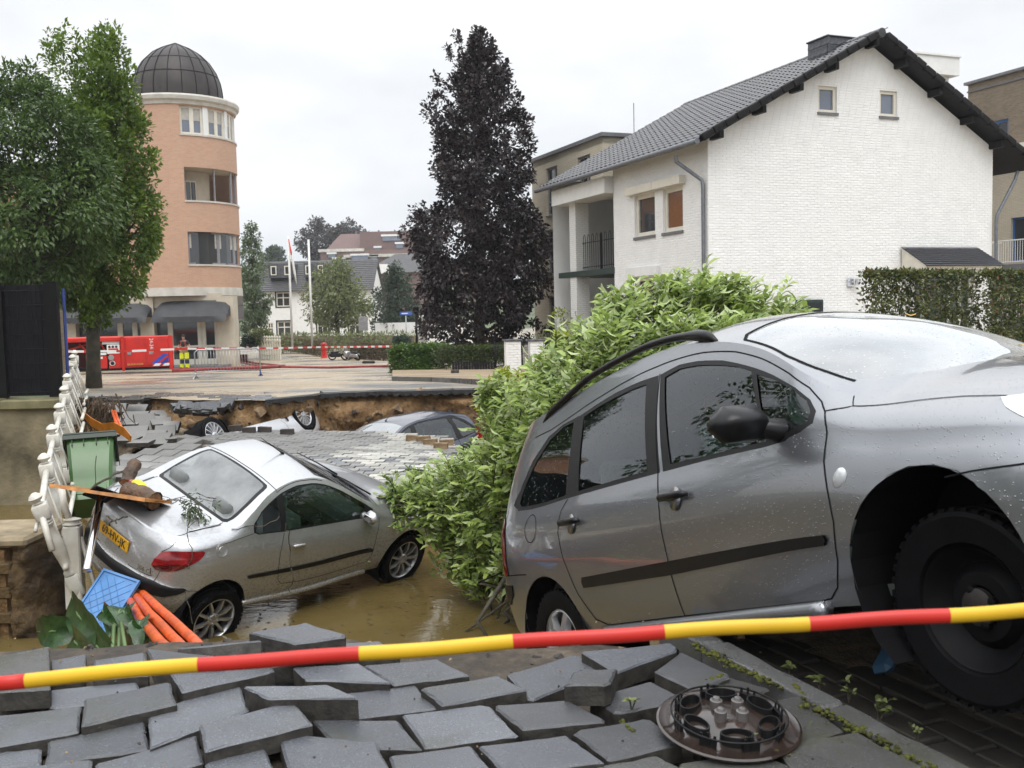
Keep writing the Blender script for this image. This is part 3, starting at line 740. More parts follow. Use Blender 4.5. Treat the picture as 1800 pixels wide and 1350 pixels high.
# far pavement by the hedge with its kerb
kp = [on_street(*q) for q in ((690, 669), (760, 671), (830, 675), (900, 680), (1080, 694))]
bp_ = [on_street(*q) for q in ((690, 655), (780, 650), (860, 650), (920, 650), (1120, 655))]
mb = MB()
for i in range(4):
    up = Vector((0, 0, .11)); mb.add([kp[i] + up, kp[i + 1] + up, bp_[i + 1] + up, bp_[i] + up], [(0, 1, 2, 3)])
M['silt_paving'] = brick_mat('silty_paving', (.36, .27, .17), (.30, .22, .14), (.22, .17, .11), .21, .07, grime=.5)
mb.build('pavement', M['silt_paving'])['kind'] = 'structure'
for i in range(4):
    d = (kp[i + 1] - kp[i]); n = max(1, int(d.length / 1.0))
    for j in range(n):
        a = kp[i] + d * (j / n); b = kp[i] + d * ((j + .985) / n); v = Vector((0, .15, 0))
        mb = MB(); mb.hexa([a - v - Vector((0, 0, .1)), b - v - Vector((0, 0, .1)), b - Vector((0, 0, .1)), a - Vector((0, 0, .1)), a - v + Vector((0, 0, .115)), b - v + Vector((0, 0, .115)), b + Vector((0, 0, .115)), a + Vector((0, 0, .115))])
        link('kerb_stone', mb.mesh('kerb_stone', M['kerb']), bpy.data.objects['pavement'])
# ---------------------------------------------------------------- buildings
M['wallwhite'] = simple('whitewashed_brick', (.87, .868, .855), .7, 0, .03, 2.2, .003, 30)
M['mortar_white'] = simple('whitewashed_joint', (.60, .59, .56), .85, 0, .06, 3)
M['wall_white_plain'] = brick_mat('white_brick_far', (.76, .76, .74), (.72, .72, .70), (.62, .62, .60), grime=.06)
M['orange_brick'] = brick_mat('orange_brick', (.57, .335, .22), (.50, .28, .185), (.50, .39, .30), .21, .065, True, .8, .004, .010, 2.9, .12)
M['orange_brick_flat'] = brick_mat('orange_brick_flat', (.55, .27, .15), (.48, .22, .12), (.46, .34, .24), .21, .065, False, .8, .004, .010, 2.9, .12)
M['beige_brick'] = brick_mat('beige_brick', (.56, .50, .385), (.49, .43, .33), (.40, .36, .29), .21, .065, False, .85, .005, .011, 3, .2)
M['brown_brick'] = brick_mat('brown_brick', (.27, .21, .145), (.16, .125, .09), (.24, .20, .15), .21, .065, False, .85, .006, .012, 3, .3)
M['mauve_brick'] = brick_mat('mauve_brick', (.20, .13, .12), (.16, .10, .095), (.18, .14, .13), .21, .065, False, .85, .004, .010, 3, .15)
M['beige_stone'] = simple('beige_concrete', (.56, .50, .40), .7, 0, .1, 1.5, .003, 30)
M['pale_stone'] = simple('pale_cornice', (.60, .58, .53), .6, 0, .1, 2, c2=(.46, .44, .39))
M['roof_tile'] = simple('black_glazed_tile', (.040, .038, .042), .26, 0, .25, 5, .001, 40)
M['roof_dark'] = simple('dark_roof', (.07, .068, .07), .5, 0, .2, 3)
M['verge'] = black('black_verge', (.014, .013, .014), .45, var=.2)
M['zinc_dome'] = simple('weathered_zinc', (.045, .037, .035), .5, .3, .2, 1.2, .002, 8)
M['awning'] = simple('awning_canvas', (.045, .047, .052), .6, 0, .2, 3)
M['pane'] = simple('window_glass', (.035, .04, .045), .03, 0, .1, 1, spec=.9)
M['pane_blue'] = simple('window_glass_blue', (.16, .19, .25), .05, 0, .1, 1, spec=.9)
M['frame_blue'] = simple('blue_frame', (.045, .13, .36), .4)
M['frame_grey'] = simple('grey_frame', (.24, .24, .26), .5)
M['slate'] = simple('slate_cladding', (.09, .095, .11), .4, 0, .4, 9, .006, 14)

def wall(mb, u0, u1, z0, z1, holes, mapf, depth=.12, step=None, mi=0, mj=0, clip=None, dback=None):
    us = sorted({u0, u1, *[h[0] for h in holes], *[h[1] for h in holes]})
    us = [u for u in us if u0 <= u <= u1]
    if step:
        o = []
        for a, b in zip(us, us[1:]):
            n = max(1, math.ceil((b - a) / step)); o += [a + (b - a) * i / n for i in range(n)]
        us = o + [us[-1]]
    zs = sorted({z0, z1, *[h[2] for h in holes], *[h[3] for h in holes]}); zs = [z for z in zs if z0 <= z <= z1]
    for ua, ub in zip(us, us[1:]):
        for za, zb in zip(zs, zs[1:]):
            um, zm = (ua + ub) / 2, (za + zb) / 2
            h = next((h for h in holes if h[0] < um < h[1] and h[2] < zm < h[3]), None)
            if h is None:
                poly = [(ua, za), (ub, za), (ub, zb), (ua, zb)]
                for (nx, nz, c) in (clip or []):          # keep nx*u + nz*z <= c
                    out = []
                    for i in range(len(poly)):
                        p, q = poly[i], poly[(i + 1) % len(poly)]; fp = nx * p[0] + nz * p[1] - c; fq = nx * q[0] + nz * q[1] - c
                        if fp <= 0: out.append(p)
                        if fp * fq < 0: k = fp / (fp - fq); out.append((p[0] + (q[0] - p[0]) * k, p[1] + (q[1] - p[1]) * k))
                    poly = out
                    if len(poly) < 3: break
                if len(poly) >= 3: mb.add([mapf(u, z, 0) for u, z in poly], [tuple(range(len(poly)))], mi)
            else:
                E_ = 1e-6
                if abs(ua - h[0]) < E_: mb.add([mapf(ua, za, 0), mapf(ua, zb, 0), mapf(ua, zb, depth), mapf(ua, za, depth)], [(0, 1, 2, 3)], mj)
                if abs(ub - h[1]) < E_: mb.add([mapf(ub, za, 0), mapf(ub, zb, 0), mapf(ub, zb, depth), mapf(ub, za, depth)], [(3, 2, 1, 0)], mj)
                if abs(za - h[2]) < E_: mb.add([mapf(ua, za, 0), mapf(ub, za, 0), mapf(ub, za, depth), mapf(ua, za, depth)], [(3, 2, 1, 0)], mj)
                if abs(zb - h[3]) < E_: mb.add([mapf(ua, zb, 0), mapf(ub, zb, 0), mapf(ub, zb, depth), mapf(ua, zb, depth)], [(0, 1, 2, 3)], mj)
def bar(mb, mapf, u0, u1, z0, z1, d0, d1, mi=0):
    mb.hexa([mapf(u0, z0, d0), mapf(u1, z0, d0), mapf(u1, z0, d1), mapf(u0, z0, d1), mapf(u0, z1, d0), mapf(u1, z1, d0), mapf(u1, z1, d1), mapf(u0, z1, d1)], mi)
def window(par, mapf, u0, u1, z0, z1, depth=.12, fw=.06, mull=(), trans=(), mframe='white', mpane='pane', sill=None, sillw=.05, blind=None, name='window'):
    mb = MB(); d0, d1 = depth - .05, depth + .02
    bar(mb, mapf, u0, u0 + fw, z0, z1, d0, d1); bar(mb, mapf, u1 - fw, u1, z0, z1, d0, d1)
    bar(mb, mapf, u0 + fw, u1 - fw, z0, z0 + fw, d0, d1); bar(mb, mapf, u0 + fw, u1 - fw, z1 - fw, z1, d0, d1)
    for f in mull: u = u0 + (u1 - u0) * f; bar(mb, mapf, u - fw / 2, u + fw / 2, z0 + fw, z1 - fw, d0 + .004, d1)
    for f in trans: z = z0 + (z1 - z0) * f; bar(mb, mapf, u0 + fw, u1 - fw, z - fw / 2, z + fw / 2, d0 + .008, d1)
    wn = mb.build(name, M[mframe], par)
    p = MB(); n = max(1, int((u1 - u0) / .5)) if par.name.startswith('round') else 1
    for i in range(n):
        a, b = u0 + (u1 - u0) * i / n, u0 + (u1 - u0) * (i + 1) / n
        p.add([mapf(a, z0, depth), mapf(b, z0, depth), mapf(b, z1, depth), mapf(a, z1, depth)], [(0, 1, 2, 3)])
    p.build('pane', M[mpane], wn)
    if blind:
        p = MB(); bar(p, mapf, u0 + fw, u1 - fw, z0 + (z1 - z0) * blind, z1 - fw, depth - .012, depth - .006); p.build('blind', M['blind'], wn)
    if sill:
        p = MB(); bar(p, mapf, u0 - .03, u1 + .03, z0 - sillw, z0 - .002, -.05, depth); p.build('sill', M[sill], wn)
    return wn

# --- white house with the gable
HO, HA = (5.14, 25.8, 0), math.atan2(.371, .928)
house = empty('white_house', HO, HA, 'white painted brick house with black tiled gable roof and slate clad chimney', 'house')
gmap = lambda u, z, d: (u, d, z)
fmap = lambda u, z, d: (d, u, z)
PKX, PKZ, EL, ER, EZL, EZR = 5.18, 9.58, 0.0, 9.72, 6.80, 6.95
gh = [(3.46, 4.08, 7.66, 8.36), (5.54, 6.16, 7.66, 8.36), (6.78, 9.04, .7, 3.42)]
fh = [(2.70, 3.88, 4.60, 5.80), (1.22, 2.26, 4.60, 5.80), (2.78, 3.9, 2.2, 3.42)]
sl, sr = (PKZ - EZL) / PKX, (PKZ - EZR) / (ER - PKX)
clipg = [(-sl, 1, EZL), (sr, 1, PKZ + sr * PKX)]
mb = MB()
wall(mb, 0, ER, .3, PKZ, gh, gmap, .14, None, 0, 1, clipg)
wall(mb, 0, 5.18, .3, EZL + .2, fh, fmap, .14, None, 0, 1)
wall(mb, 0, 9.7, .3, EZR, [], lambda u, z, d: (ER - d, u, z)); wall(mb, 0, ER, .3, 7, [], lambda u, z, d: (u, 9.7 - d, z))
wall(mb, 0, 3.0, .3, EZL + .2, [], lambda u, z, d: (u, 5.18 - d, z))
mb.build('wall', [M['wallwhite'], M['wallwhite']], house)
# the bricks, each standing a few millimetres proud of the joint
BW, BH = .222, .068
bmeshes = []
for k in range(6):
    b = MB(); j = [random.uniform(-.003, .003) for _ in range(4)]
    b.add([(0, 0, 0), (BW - .013, 0, 0), (BW - .013, 0, BH - .014), (0, 0, BH - .014), (.003, -.008 + j[0], .003), (BW - .016, -.008 + j[1], .003), (BW - .016, -.008 + j[2], BH - .017), (.003, -.008 + j[3], BH - .017)],
          [(4, 5, 6, 7), (0, 1, 5, 4), (1, 2, 6, 5), (2, 3, 7, 6), (3, 0, 4, 7)])
    bmeshes.append(b.mesh('brick', M['wallwhite']))
def lay(U0, U1, Z0, Z1, holes, prof, T):
    out = []
    for r in range(int((Z1 - Z0) / BH)):
        z = Z0 + r * BH; a, b = prof(z + BH)
        a = max(a, U0); b = min(b, U1); u = a - (BW / 2 if r % 2 else 0)
        while u < b - .02:
            lo, hi = max(u, a), min(u + BW, b)
            for h in holes:
                if h[2] < z + BH and h[3] > z:
                    if h[0] <= lo and h[1] >= hi: hi = lo
                    elif lo < h[0] < hi: hi = h[0]
                    elif lo < h[1] < hi: lo = h[1]
            if hi - lo > .03: out.append((lo, z, (hi - lo) / BW))
            u += BW
    return [(T(u, z), s) for u, z, s in out]
Tg = lambda u, z: Matrix.Translation((u, 0, z))
Tf = lambda u, z: Matrix.Translation((0, u, z)) @ Matrix.Rotation(-PI / 2, 4, 'Z') @ Matrix.Translation((-BW, 0, 0))
blist = lay(0, ER, 1.6, PKZ, gh + [(6.3, 9.4, .7, 4.06)], lambda z: ((z - EZL) / sl if z > EZL else 0, PKX + (PKZ - z) / sr if z > EZR else ER), Tg)
flist = lay(0, 5.18, 1.6, EZL + .1, fh, lambda z: (0, 5.18), Tf)
blist.sort(key=lambda q: (abs(q[0].translation.x - 2.4) * .6 + abs(q[0].translation.z - 5.2)))
rest = MB()
for i, (T, s) in enumerate(blist):
    me = random.choice(bmeshes); T = T @ Matrix.Diagonal((s, 1, 1, 1))
    if i < 300: link('brick', me, house, T)
    else: rest.add([T @ v.co for v in me.vertices], [tuple(p.vertices) for p in me.polygons])
for T, s in flist:
    me = random.choice(bmeshes); T = T @ Matrix.Translation((BW * (1 - s), 0, 0)) @ Matrix.Diagonal((s, 1, 1, 1))
    rest.add([T @ v.co for v in me.vertices], [tuple(p.vertices) for p in me.polygons])
o = rest.build('brickwork', M['wallwhite'], house); o['kind'] = 'stuff'
# windows
for h in gh[:2]: window(house, gmap, *h, .10, .085, mframe='cream', mpane='pane_blue', sill='sill_grey', sillw=.07)
for h in fh[:2]:
    wn = window(house, fmap, *h, .12, .12, mframe='cream', mpane='pane', sill='sill_grey', sillw=.08)
    p = MB(); bar(p, fmap, h[0] + .10, h[1] - .1, h[2] + .12, h[3] - .4, .105, .112) if h[0] < 2 else None
    p = MB(); bar(p, fmap, h[0] - .14, h[1] + .28, h[3] + .02, h[3] + .24, -.20, -.01); p.build('shutter_box', M['cream'], wn)
window(house, fmap, *fh[2], .12, .1, mframe='cream')
p = MB(); bar(p, fmap, fh[1][0] + .13, fh[1][1] - .13, fh[1][2] + .13, fh[1][3] - .13, .112, .118)
p.build('brick_reflection', simple('reflected_brick', (.20, .085, .035), .12, 0, .1, 14), house)  # reflection of an orange brick building, painted as a sheet over the pane
p = MB(); bar(p, fmap, 2.5, 4.3, 3.46, 3.72, -.10, -.01); p.build('lintel_band', M['white'], house)
# gable door bay with its little slate canopy
window(house, gmap, 6.80, 9.02, .7, 3.40, .12, .09, mull=(.18, .62, .80), mframe='white', mpane='pane', name='glass_door')
cn = MB()
cn.prism([(6.30, -.05, 4.06), (6.30, -.05, 3.50), (6.30, -.95, 3.42), (6.30, -.95, 3.52)], (.06, 0, 0), 0)
cn.prism([(9.02, -.05, 4.06), (9.02, -.05, 3.50), (9.02, -.95, 3.42), (9.02, -.95, 3.52)], (.06, 0, 0), 0)
bar(cn, gmap, 6.38, 9.0, 3.40, 3.52, -.94, -.01)
can = cn.build('canopy', M['cream'], house)
for r in range(9):
    s = MB(); y0, y1 = -.04 - r * .108, -.04 - (r + 1) * .108; z0, z1 = 4.07 - r * .063, 4.07 - (r + 1) * .063
    s.hexa([(6.27, y1, z1), (9.11, y1, z1), (9.11, y0, z0), (6.27, y0, z0), (6.27, y1 - .012, z1 + .022), (9.11, y1 - .012, z1 + .022), (9.11, y0, z0 + .008), (6.27, y0, z0 + .008)])
    s.build('slate_course', M['slate'] if r == 0 else simple('slate_blue', (.022, .025, .034), .4, 0, .3, 12), can)
# roof: two decks, tiles on the slope that shows, verge tiles, purlin ends, gutter
Y0, Y1 = -.48, 9.75
EX = -.50
rl = lambda x: PKZ + .10 - (PKX - x) * sl
rr_ = lambda x: PKZ + .10 - (x - PKX) * sr
rb = MB()
rb.prism([(EX, Y0, rl(EX)), (PKX, Y0, rl(PKX)), (PKX, Y0, rl(PKX) + .10), (EX, Y0, rl(EX) + .10)], (0, Y1 - Y0, 0))
XR = 10.95
rb.prism([(PKX + .001, Y0, rr_(PKX)), (XR, Y0, rr_(XR)), (XR, Y0, rr_(XR) + .10), (PKX + .001, Y0, rr_(PKX) + .10)], (0, Y1 - Y0, 0))
roof = rb.build('roof', M['verge'], house)
tl = MB(); n = 8; TW, TL = .285, .335
for i in range(n + 1):
    f = i / n; zz = .030 * math.sin(f * 2 * PI) + .018
    tl.v += [(f * TW * 1.04, 0, zz + .022), (f * TW * 1.04, TL + .05, zz), (f * TW * 1.04, 0, zz - .005)]
for i in range(n): tl.f += [(3 * i, 3 * i + 3, 3 * i + 4, 3 * i + 1), (3 * i + 2, 3 * i + 5, 3 * i + 3, 3 * i)]; tl.m += [0, 0]
tme = tl.mesh('roof_tile', M['roof_tile'], 40)
up = Vector((1, 0, sl)).normalized(); nrm = Vector((-sl, 0, 1)).normalized()
tiles = []
nrow = int(math.hypot(PKX - EX, rl(PKX) - rl(EX)) / TL) + 1; ncol = int((Y1 - Y0) / TW)
for r in range(nrow):
    for c in range(ncol):
        q = Vector((EX - .05, 0, rl(EX - .05) + .105)) + up * (r * TL) + Vector((0, Y0 + (c + 1) * TW, 0)) + nrm * random.uniform(0, .004)
        F = Matrix(((0, up.x, nrm.x, q.x), (-1, up.y, nrm.y, q.y), (0, up.z, nrm.z, q.z), (0, 0, 0, 1)))
        if q.x < PKX - .1: tiles.append((q.y, F))
tiles.sort(key=lambda q: q[0]); rest = MB()
for i, (y, F) in enumerate(tiles):
    if i < 300: link('roof_tile', tme, roof, F)
    else: rest.add([F @ v.co for v in tme.vertices], [tuple(p.vertices) for p in tme.polygons])
o = rest.build('far_roof_tiles', M['roof_tile'], roof, 40); o['kind'] = 'stuff'
vt = MB(); vt.rbox((-.02, -.10, -.10), (.36, .05, .09), .03); vme = vt.mesh('verge_tile', M['verge'], 40)
for k in range(17):
    x = EX + k * .345
    if x < PKX - .2: link('verge_tile', vme, roof, frame((x, Y0, rl(x) + .10 + .012 * (k % 2)), (1, 0, sl + .03), (0, 0, 1)))
for k in range(18):
    x = PKX + .15 + k * .335; link('verge_tile', vme, roof, frame((x, Y0, rr_(x) + .10 + .012 * (k % 2)), (1, 0, -sr + .03), (0, 0, 1)))
rg = MB(); rg.lathe([(.02, 0), (.13, .005), (.115, .40), (.02, .41)], None, 12); rme = rg.mesh('ridge_tile', M['roof_tile'], 50)
for k in range(int((Y1 - Y0) / .38)):
    link('ridge_tile', rme, roof, frame((PKX, Y0 - .02 + k * .38, PKZ + .17), (1, 0, 0), (0, 1, .03)))
for x in (1.41, 2.58, 3.72, 5.08, 6.09, 7.3, 8.51, 9.62, .12):
    z = (rl(x) if x <= PKX else rr_(x)) - .10; b = MB(); b.rbox((x - .07, -.46, z - .10), (x + .07, .02, z + .095), .015); b.build('purlin_end', M['verge'], roof)
gt = MB(); gt.tube([(EX - .10, Y0 + .02, rl(EX) + .02), (EX - .10, Y1, rl(EX) + .0)], .075, 10); gt.build('gutter', M['zinc'], roof, 40)
dp = MB(); dp.tube([(EX - .08, .62, 6.46), (EX - .06, .62, 6.30), (-.10, .14, 5.78), (-.08, .12, 5.65), (-.08, .12, .9)], .05, 10); dp.build('downpipe', M['zinc'], house, 40)
dp = MB(); dp.tube([(10.6, -.1, 6.3), (10.5, -.1, 6.05), (9.82, -.08, 5.0), (9.80, -.08, 4.8), (9.80, -.08, .9)], .05, 10); dp.build('downpipe', M['zinc'], house, 40)
ch = MB(); ch.box((4.72, 1.15, 8.6), (5.95, 2.0, 10.06)); chm = ch.build('chimney', M['slate'], house)
sh = MB(); sh.rbox((0, 0, 0), (.36, .012, .26), .004); shm = sh.mesh('slate_shingle', M['slate'])
for r in range(6):
    for c in range(5):
        link('slate_shingle', shm, chm, Matrix.Translation((4.68 + c * .245 + (r % 2) * .03, 1.13, 8.66 + r * .235)) @ Matrix.Diagonal((.8, 1, 1, 1)) @ Matrix.Rotation(random.uniform(-.05, .05), 4, 'Y') @ Matrix.Rotation(-.05, 4, 'X'))
    for c in range(3):
        link('slate_shingle', shm, chm, Matrix.Translation((4.705, 1.46 + c * .27, 8.66 + r * .235)) @ Matrix.Rotation(-PI / 2, 4, 'Z') @ Matrix.Rotation(-.05, 4, 'X'))
cap = MB(); cap.rbox((4.67, 1.1, 10.04), (6.0, 2.05, 10.09), .02); cap.build('chimney_cap', M['slate'], house)
# porch: balcony slab, columns, beam, railing
p = MB(); p.box((-.02, 5.16, 3.62), (3.0, 9.25, 3.80)); p.build('balcony_slab', M['dark_green'], house)
for z0, z1 in ((.5, 3.61), (3.81, 6.3)):
    p = MB(); p.box((.02, 7.92, z0), (.50, 8.40, z1)); p.build('column', M['wall_white_plain'], house)
p = MB(); p.box((-.30, 5.19, 6.05), (.55, 9.1, 6.55)); p.box((.55, 5.19, 6.3), (3, 9.1, 6.55)); p.build('porch_beam', M['white'], house)
rlg = MB()
for z in (3.92, 4.72): rlg.tube([(.25, 5.2, z), (.25, 7.9, z)], .013, 6)
for k in range(18):
    y = 5.27 + k * .15; hi = 4.95 if k % 2 == 0 else 4.95
    rlg.tube([(.25, y, 3.85), (.25, y, 4.86)], .009, 5)
    if k % 2 == 0 and k < 17: rlg.tube([(.25, y, 4.86), (.25, y + .025, 4.95), (.25, y + .075, 4.99), (.25, y + .125, 4.95), (.25, y + .15, 4.86)], .009, 5)
rlg.tube([(.25, 6.55, 3.8), (.25, 6.55, 4.95)], .04, 6)
rlg.build('balcony_railing', M['black_iron'], house)
# small things on the gable
lm = MB(); lm.box((4.42, -.06, 3.0), (4.62, -.01, 3.22)); lm.lathe([(.02, 0), (.07, .01), (.07, .16), (.02, .17)], Matrix.Translation((4.66, -.16, 3.04)), 12); lm.box((4.5, -.14, 3.1), (4.56, -.05, 3.14))
wl = lm.build('wall_lamp', M['chrome'], None, 40); wl.matrix_world = Matrix.Translation(HO) @ Matrix.Rotation(HA, 4, 'Z'); tag(wl, 'small steel wall lamp on the white gable', 'lamp')
bd = MB(); bd.rbox((2.62, -.16, 1.4), (3.52, -.10, 2.66), .02, 0); bd.rbox((2.70, -.18, 1.5), (3.44, -.155, 2.58), .01, 1)
b_ = bd.build('notice_board', [M['dark_green'], M['window_dark']]); b_.matrix_world = wl.matrix_world.copy(); tag(b_, 'dark green framed board standing against the white gable', 'board')

# --- beige apartment block behind the house
BO = (3.5, 37.0, 0)
bb = empty('beige_apartment_block', BO, HA, 'beige brick apartment block with tall grey windows behind the white house', 'building')
bh = []
for y0, y1 in ((4.0, 5.1), (1.0, 2.1)):
    for z0, z1 in ((6.45, 8.38), (4.05, 5.86), (1.39, 3.15)): bh.append((y0, y1, z0, z1))
mb = MB(); wall(mb, -.05, 6.6, -.2, 8.85, bh, fmap, .15); wall(mb, 0, 14, -.2, 8.85, [], lambda u, z, d: (u, -.05 + d, z))
wall(mb, 0, 14, -.2, 8.85, [], lambda u, z, d: (u, 6.6, z))
mb.box((0, -.05, 8.6), (14, 6.6, 8.84)); mb.build('wall', M['beige_brick'], bb)
p = MB(); p.box((-.08, -.12, 8.85), (14, 6.68, 8.99)); p.build('roof_edge', M['sill_grey'], bb)
for h in bh: window(bb, fmap, *h, .14, .07, mull=(.38,), trans=(.28, .74), mframe='frame_grey', sill='sill_grey', mpane='pane')
p = MB(); p.tube([(2, 1.2, 8.9), (2, 1.2, 10.4)], .02, 5); p.tube([(2, 1.0, 9.2), (2, 1.4, 9.2)], .012, 4); p.build('antenna', M['steel'], bb)

# --- brown block at the right
RA = math.atan2(.928, -.371) - PI / 2
rbk = empty('brown_apartment_block', (21.0, 46.0, 0), RA, 'brown and beige brick apartment block with blue window frames and balconies', 'building')
rmap = lambda u, z, d: (d, -u, z)
mb = MB(); wall(mb, 0, 9, 9.05, 12.3, [(1.24, 2.22, 9.3, 10.43)], rmap, .15)
mb.box((.001, -9, 12.05), (9, -.001, 12.3)); wall(mb, 0, 9, 9.05, 12.3, [], lambda u, z, d: (u, 0 - d, z))
mb.build('upper_wall', M['brown_brick'], rbk)
p = MB(); p.box((-.15, -9, 12.3), (9, .12, 12.42)); p.box((-.05, -9, 11.95), (0, .02, 12.02)); p.build('roof_edge', M['sill_grey'], rbk)
mb = MB(); wall(mb, -4, 9, 0, 9.0, [(2.4, 3.3, 1.5, 3.9), (2.4, 3.3, 4.2, 6.1), (-.9, 1.2, 6.6, 7.9)], lambda u, z, d: (.02 + d, -u, z), .2); mb.box((.1, -9, 8.75), (9, 4, 9.0)); mb.build('lower_wall', M['beige_brick'], rbk)
window(rbk, rmap, 1.24, 2.22, 9.3, 10.43, .12, .12, mull=(.35,), mframe='frame_blue', mpane='pane')
window(rbk, rmap, -.9, 1.2, 6.6, 7.9, .15, .06, mull=(.33, .66), mframe='white', mpane='curtain')
for z0, z1 in ((1.5, 3.9), (4.2, 6.1)): window(rbk, rmap, 2.4, 3.3, z0, z1, .2, .08, mframe='frame_blue', mpane='pane', name='balcony_door')
p = MB(); p.box((-.4, -9, 9.02), (.0, .2, 9.2)); p.build('ledge', M['cream'], rbk)
for z in (3.95, 6.15):
    zz = z + .05
for z in (3.8, 6.2)[:1] + (1.3,):
    p = MB(); p.box((-1.3, -9, z + .0), (.02, -1.9, z + .25)); bl = p.build('balcony', M['sill_grey'], rbk)
    p = MB(); p.tube([(-1.25, -9, z + 1.25), (-1.25, -1.95, z + 1.25), (0, -1.95, z + 1.25)], .025, 5); p.tube([(-1.25, -9, z + .35), (-1.25, -1.95, z + .35), (0, -1.95, z + .35)], .02, 5)
    for k in range(30): p.tube([(-1.25, -1.97 - k * .12, z + .3), (-1.25, -1.97 - k * .12, z + 1.25)], .012, 4)
    for k in range(8): p.tube([(-1.2 + k * .15, -1.95, z + .3), (-1.2 + k * .15, -1.95, z + 1.25)], .012, 4)
    p.build('railing', M['white'], bl)
p = MB(); p.box((1.0, .3, 12.6), (4.5, 3.0, 14.3)); 
pent = MB(); q0 = at(1606, 140, 44); 
pent.box((-1.2, -.9, -2.2), (1.2, 2.0, .0)); pent.box((-1.5, -1.2, 0), (1.5, 2.3, .75)); pent.box((-1.56, -1.26, .75), (1.56, 2.36, .82))
ph = pent.build('rooftop_hut', M['white']); ph.matrix_world = Matrix.Translation(q0 + Vector((-.1, 0, 0))) @ Matrix.Rotation(HA, 4, 'Z'); tag(ph, 'white flat roofed rooftop hut showing over the black roof ridge', 'roof hut')

# --- round corner tower
TC = at(334, 640, 55); TC.z = street_z(55)
R_ = 2.95
tower = empty('round_brick_tower', TC, 0, 'orange brick round corner tower with dark zinc dome and grey awnings', 'building')
def tmap(u, z, d, R=R_): a = u / R_ + .325; return ((R - d) * math.sin(a), -(R - d) * math.cos(a), z)
tz = lambda py: at(322, py, 53.6).z - TC.z
tzd = lambda py: at(322, py, 55).z - TC.z
def ang(px): return math.asin(min(1, (px - 322) / 94.0)) * R_
wu0, wu1 = 0.0, 5.0
holes = [(wu0 + .0, wu1, tz(243), tz(194)), (wu0 + .1, wu1, tz(357), tz(300)), (wu0 + .14, wu1, tz(467), tz(411))]
mb = MB(); wall(mb, -4.5, 9.2, tz(508), tz(184), holes, tmap, .25, .22); mb.build('wall', M['orange_brick'], tower, 30)
# cornice and dome
c = MB(); c.lathe([(R_ - .1, tz(193)), (R_ + .06, tz(192)), (R_ + .10, tz(187)), (R_ + .22, tz(184)), (R_ + .26, tz(178)), (R_ + .22, tz(175)), (R_ - .5, tz(173))], None, 64); c.build('cornice', M['pale_stone'], tower, 35)
prof = [(2.36, tz(172)), (2.37, tzd(165)), (2.28, tzd(148)), (2.08, tzd(130)), (1.74, tzd(112)), (1.28, tzd(97)), (.78, tzd(87)), (.30, tzd(80)), (.03, tzd(76))]
dm = MB(); dm.lathe(prof, None, 48); dome = dm.build('dome', M['zinc_dome'], tower, 45)
for k in range(20):
    a = 2 * PI * k / 20 + .1; s = MB(); s.tube([((r + .012) * math.cos(a), (r + .012) * math.sin(a), z + .004) for r, z in prof], .022, 5); s.build('dome_seam', M['verge'], dome)
for z, r in ((tzd(138), 2.19), (tzd(111), 1.72)):
    s = MB(); s.lathe([(r, z - .012), (r + .02, z), (r - .02, z + .012)], None, 40, 0); s.build('dome_joint', M['verge'], dome)
# top windows
def tband(h, units, mframe, mpane, fw, blind=None, skip=False):
    for a, b in units: window(tower, tmap, a, b, h[2] + .001, h[3] - .001, .2, fw, mframe=mframe, mpane=mpane, blind=blind)
h = holes[0]; us = [0, .55, 1.2, 1.32, 1.95, 2.55, 3.15, 3.75, 4.35, 5.0]
tband(h, [(0, .62), (.62, 1.22), (1.5, 2.1), (2.1, 2.7), (2.95, 3.5), (3.5, 4.1), (4.3, 5.0)], 'cream', 'pane_blue', .11, .5)
for a_, b_ in ((1.222, 1.498), (2.702, 2.948), (4.1, 4.3)): p = MB(); bar(p, tmap, a_, b_, h[2], h[3], .05, .2); p.build('window_pier', M['white'], tower)
h = holes[2]; tband(h, [(.14, 1.9), (1.9, 3.3), (3.3, 4.2), (4.2, 5.0)], 'frame_grey', 'pane', .09, .5)
h = holes[1]
lg = MB(); wall(lg, wu0 + .1, wu1, h[2], h[3], [(.3, 1.5, h[2], h[3] - .5)], lambda u, z, d: tmap(u, z, d + 1.5), .1, .3); lg.build('loggia_wall', M['beige_stone'], tower)
for zz, nm in ((h[2] - .02, 'loggia_floor'), (h[3] + .02, 'loggia_ceiling')):
    lf = MB()
    for i in range(16):
        a, b = wu0 - .2 + i * .34, wu0 - .2 + (i + 1) * .34; lf.add([tmap(a, zz, .1), tmap(b, zz, .1), tmap(b, zz, 2.2), tmap(a, zz, 2.2)], [(0, 1, 2, 3)])
    lf.build(nm, M['beige_stone'], tower)
window(tower, lambda u, z, d: tmap(u, z, d + 1.45), .3, 1.5, h[2], h[3] - .5, .1, .08, mull=(.5,), mframe='cream', mpane='pane', name='loggia_door')
for u, wd in ((1.75, .06), (3.1, .16), (3.9, .06), (4.9, .06)):
    p = MB(); bar(p, tmap, u, u + wd, h[2], h[3], .08, .16); p.build('loggia_post', M['frame_grey'], tower)
for h in holes:
    p = MB()
    for i in range(20):
        a, b = h[0] - .03 + (h[1] - h[0]) * i / 20, h[0] - .03 + (h[1] - h[0]) * (i + 1) / 20; bar(p, tmap, a, b, h[2] - .09, h[2] - .002, -.05, .25)
    p.build('sill_band', M['pale_stone'], tower)
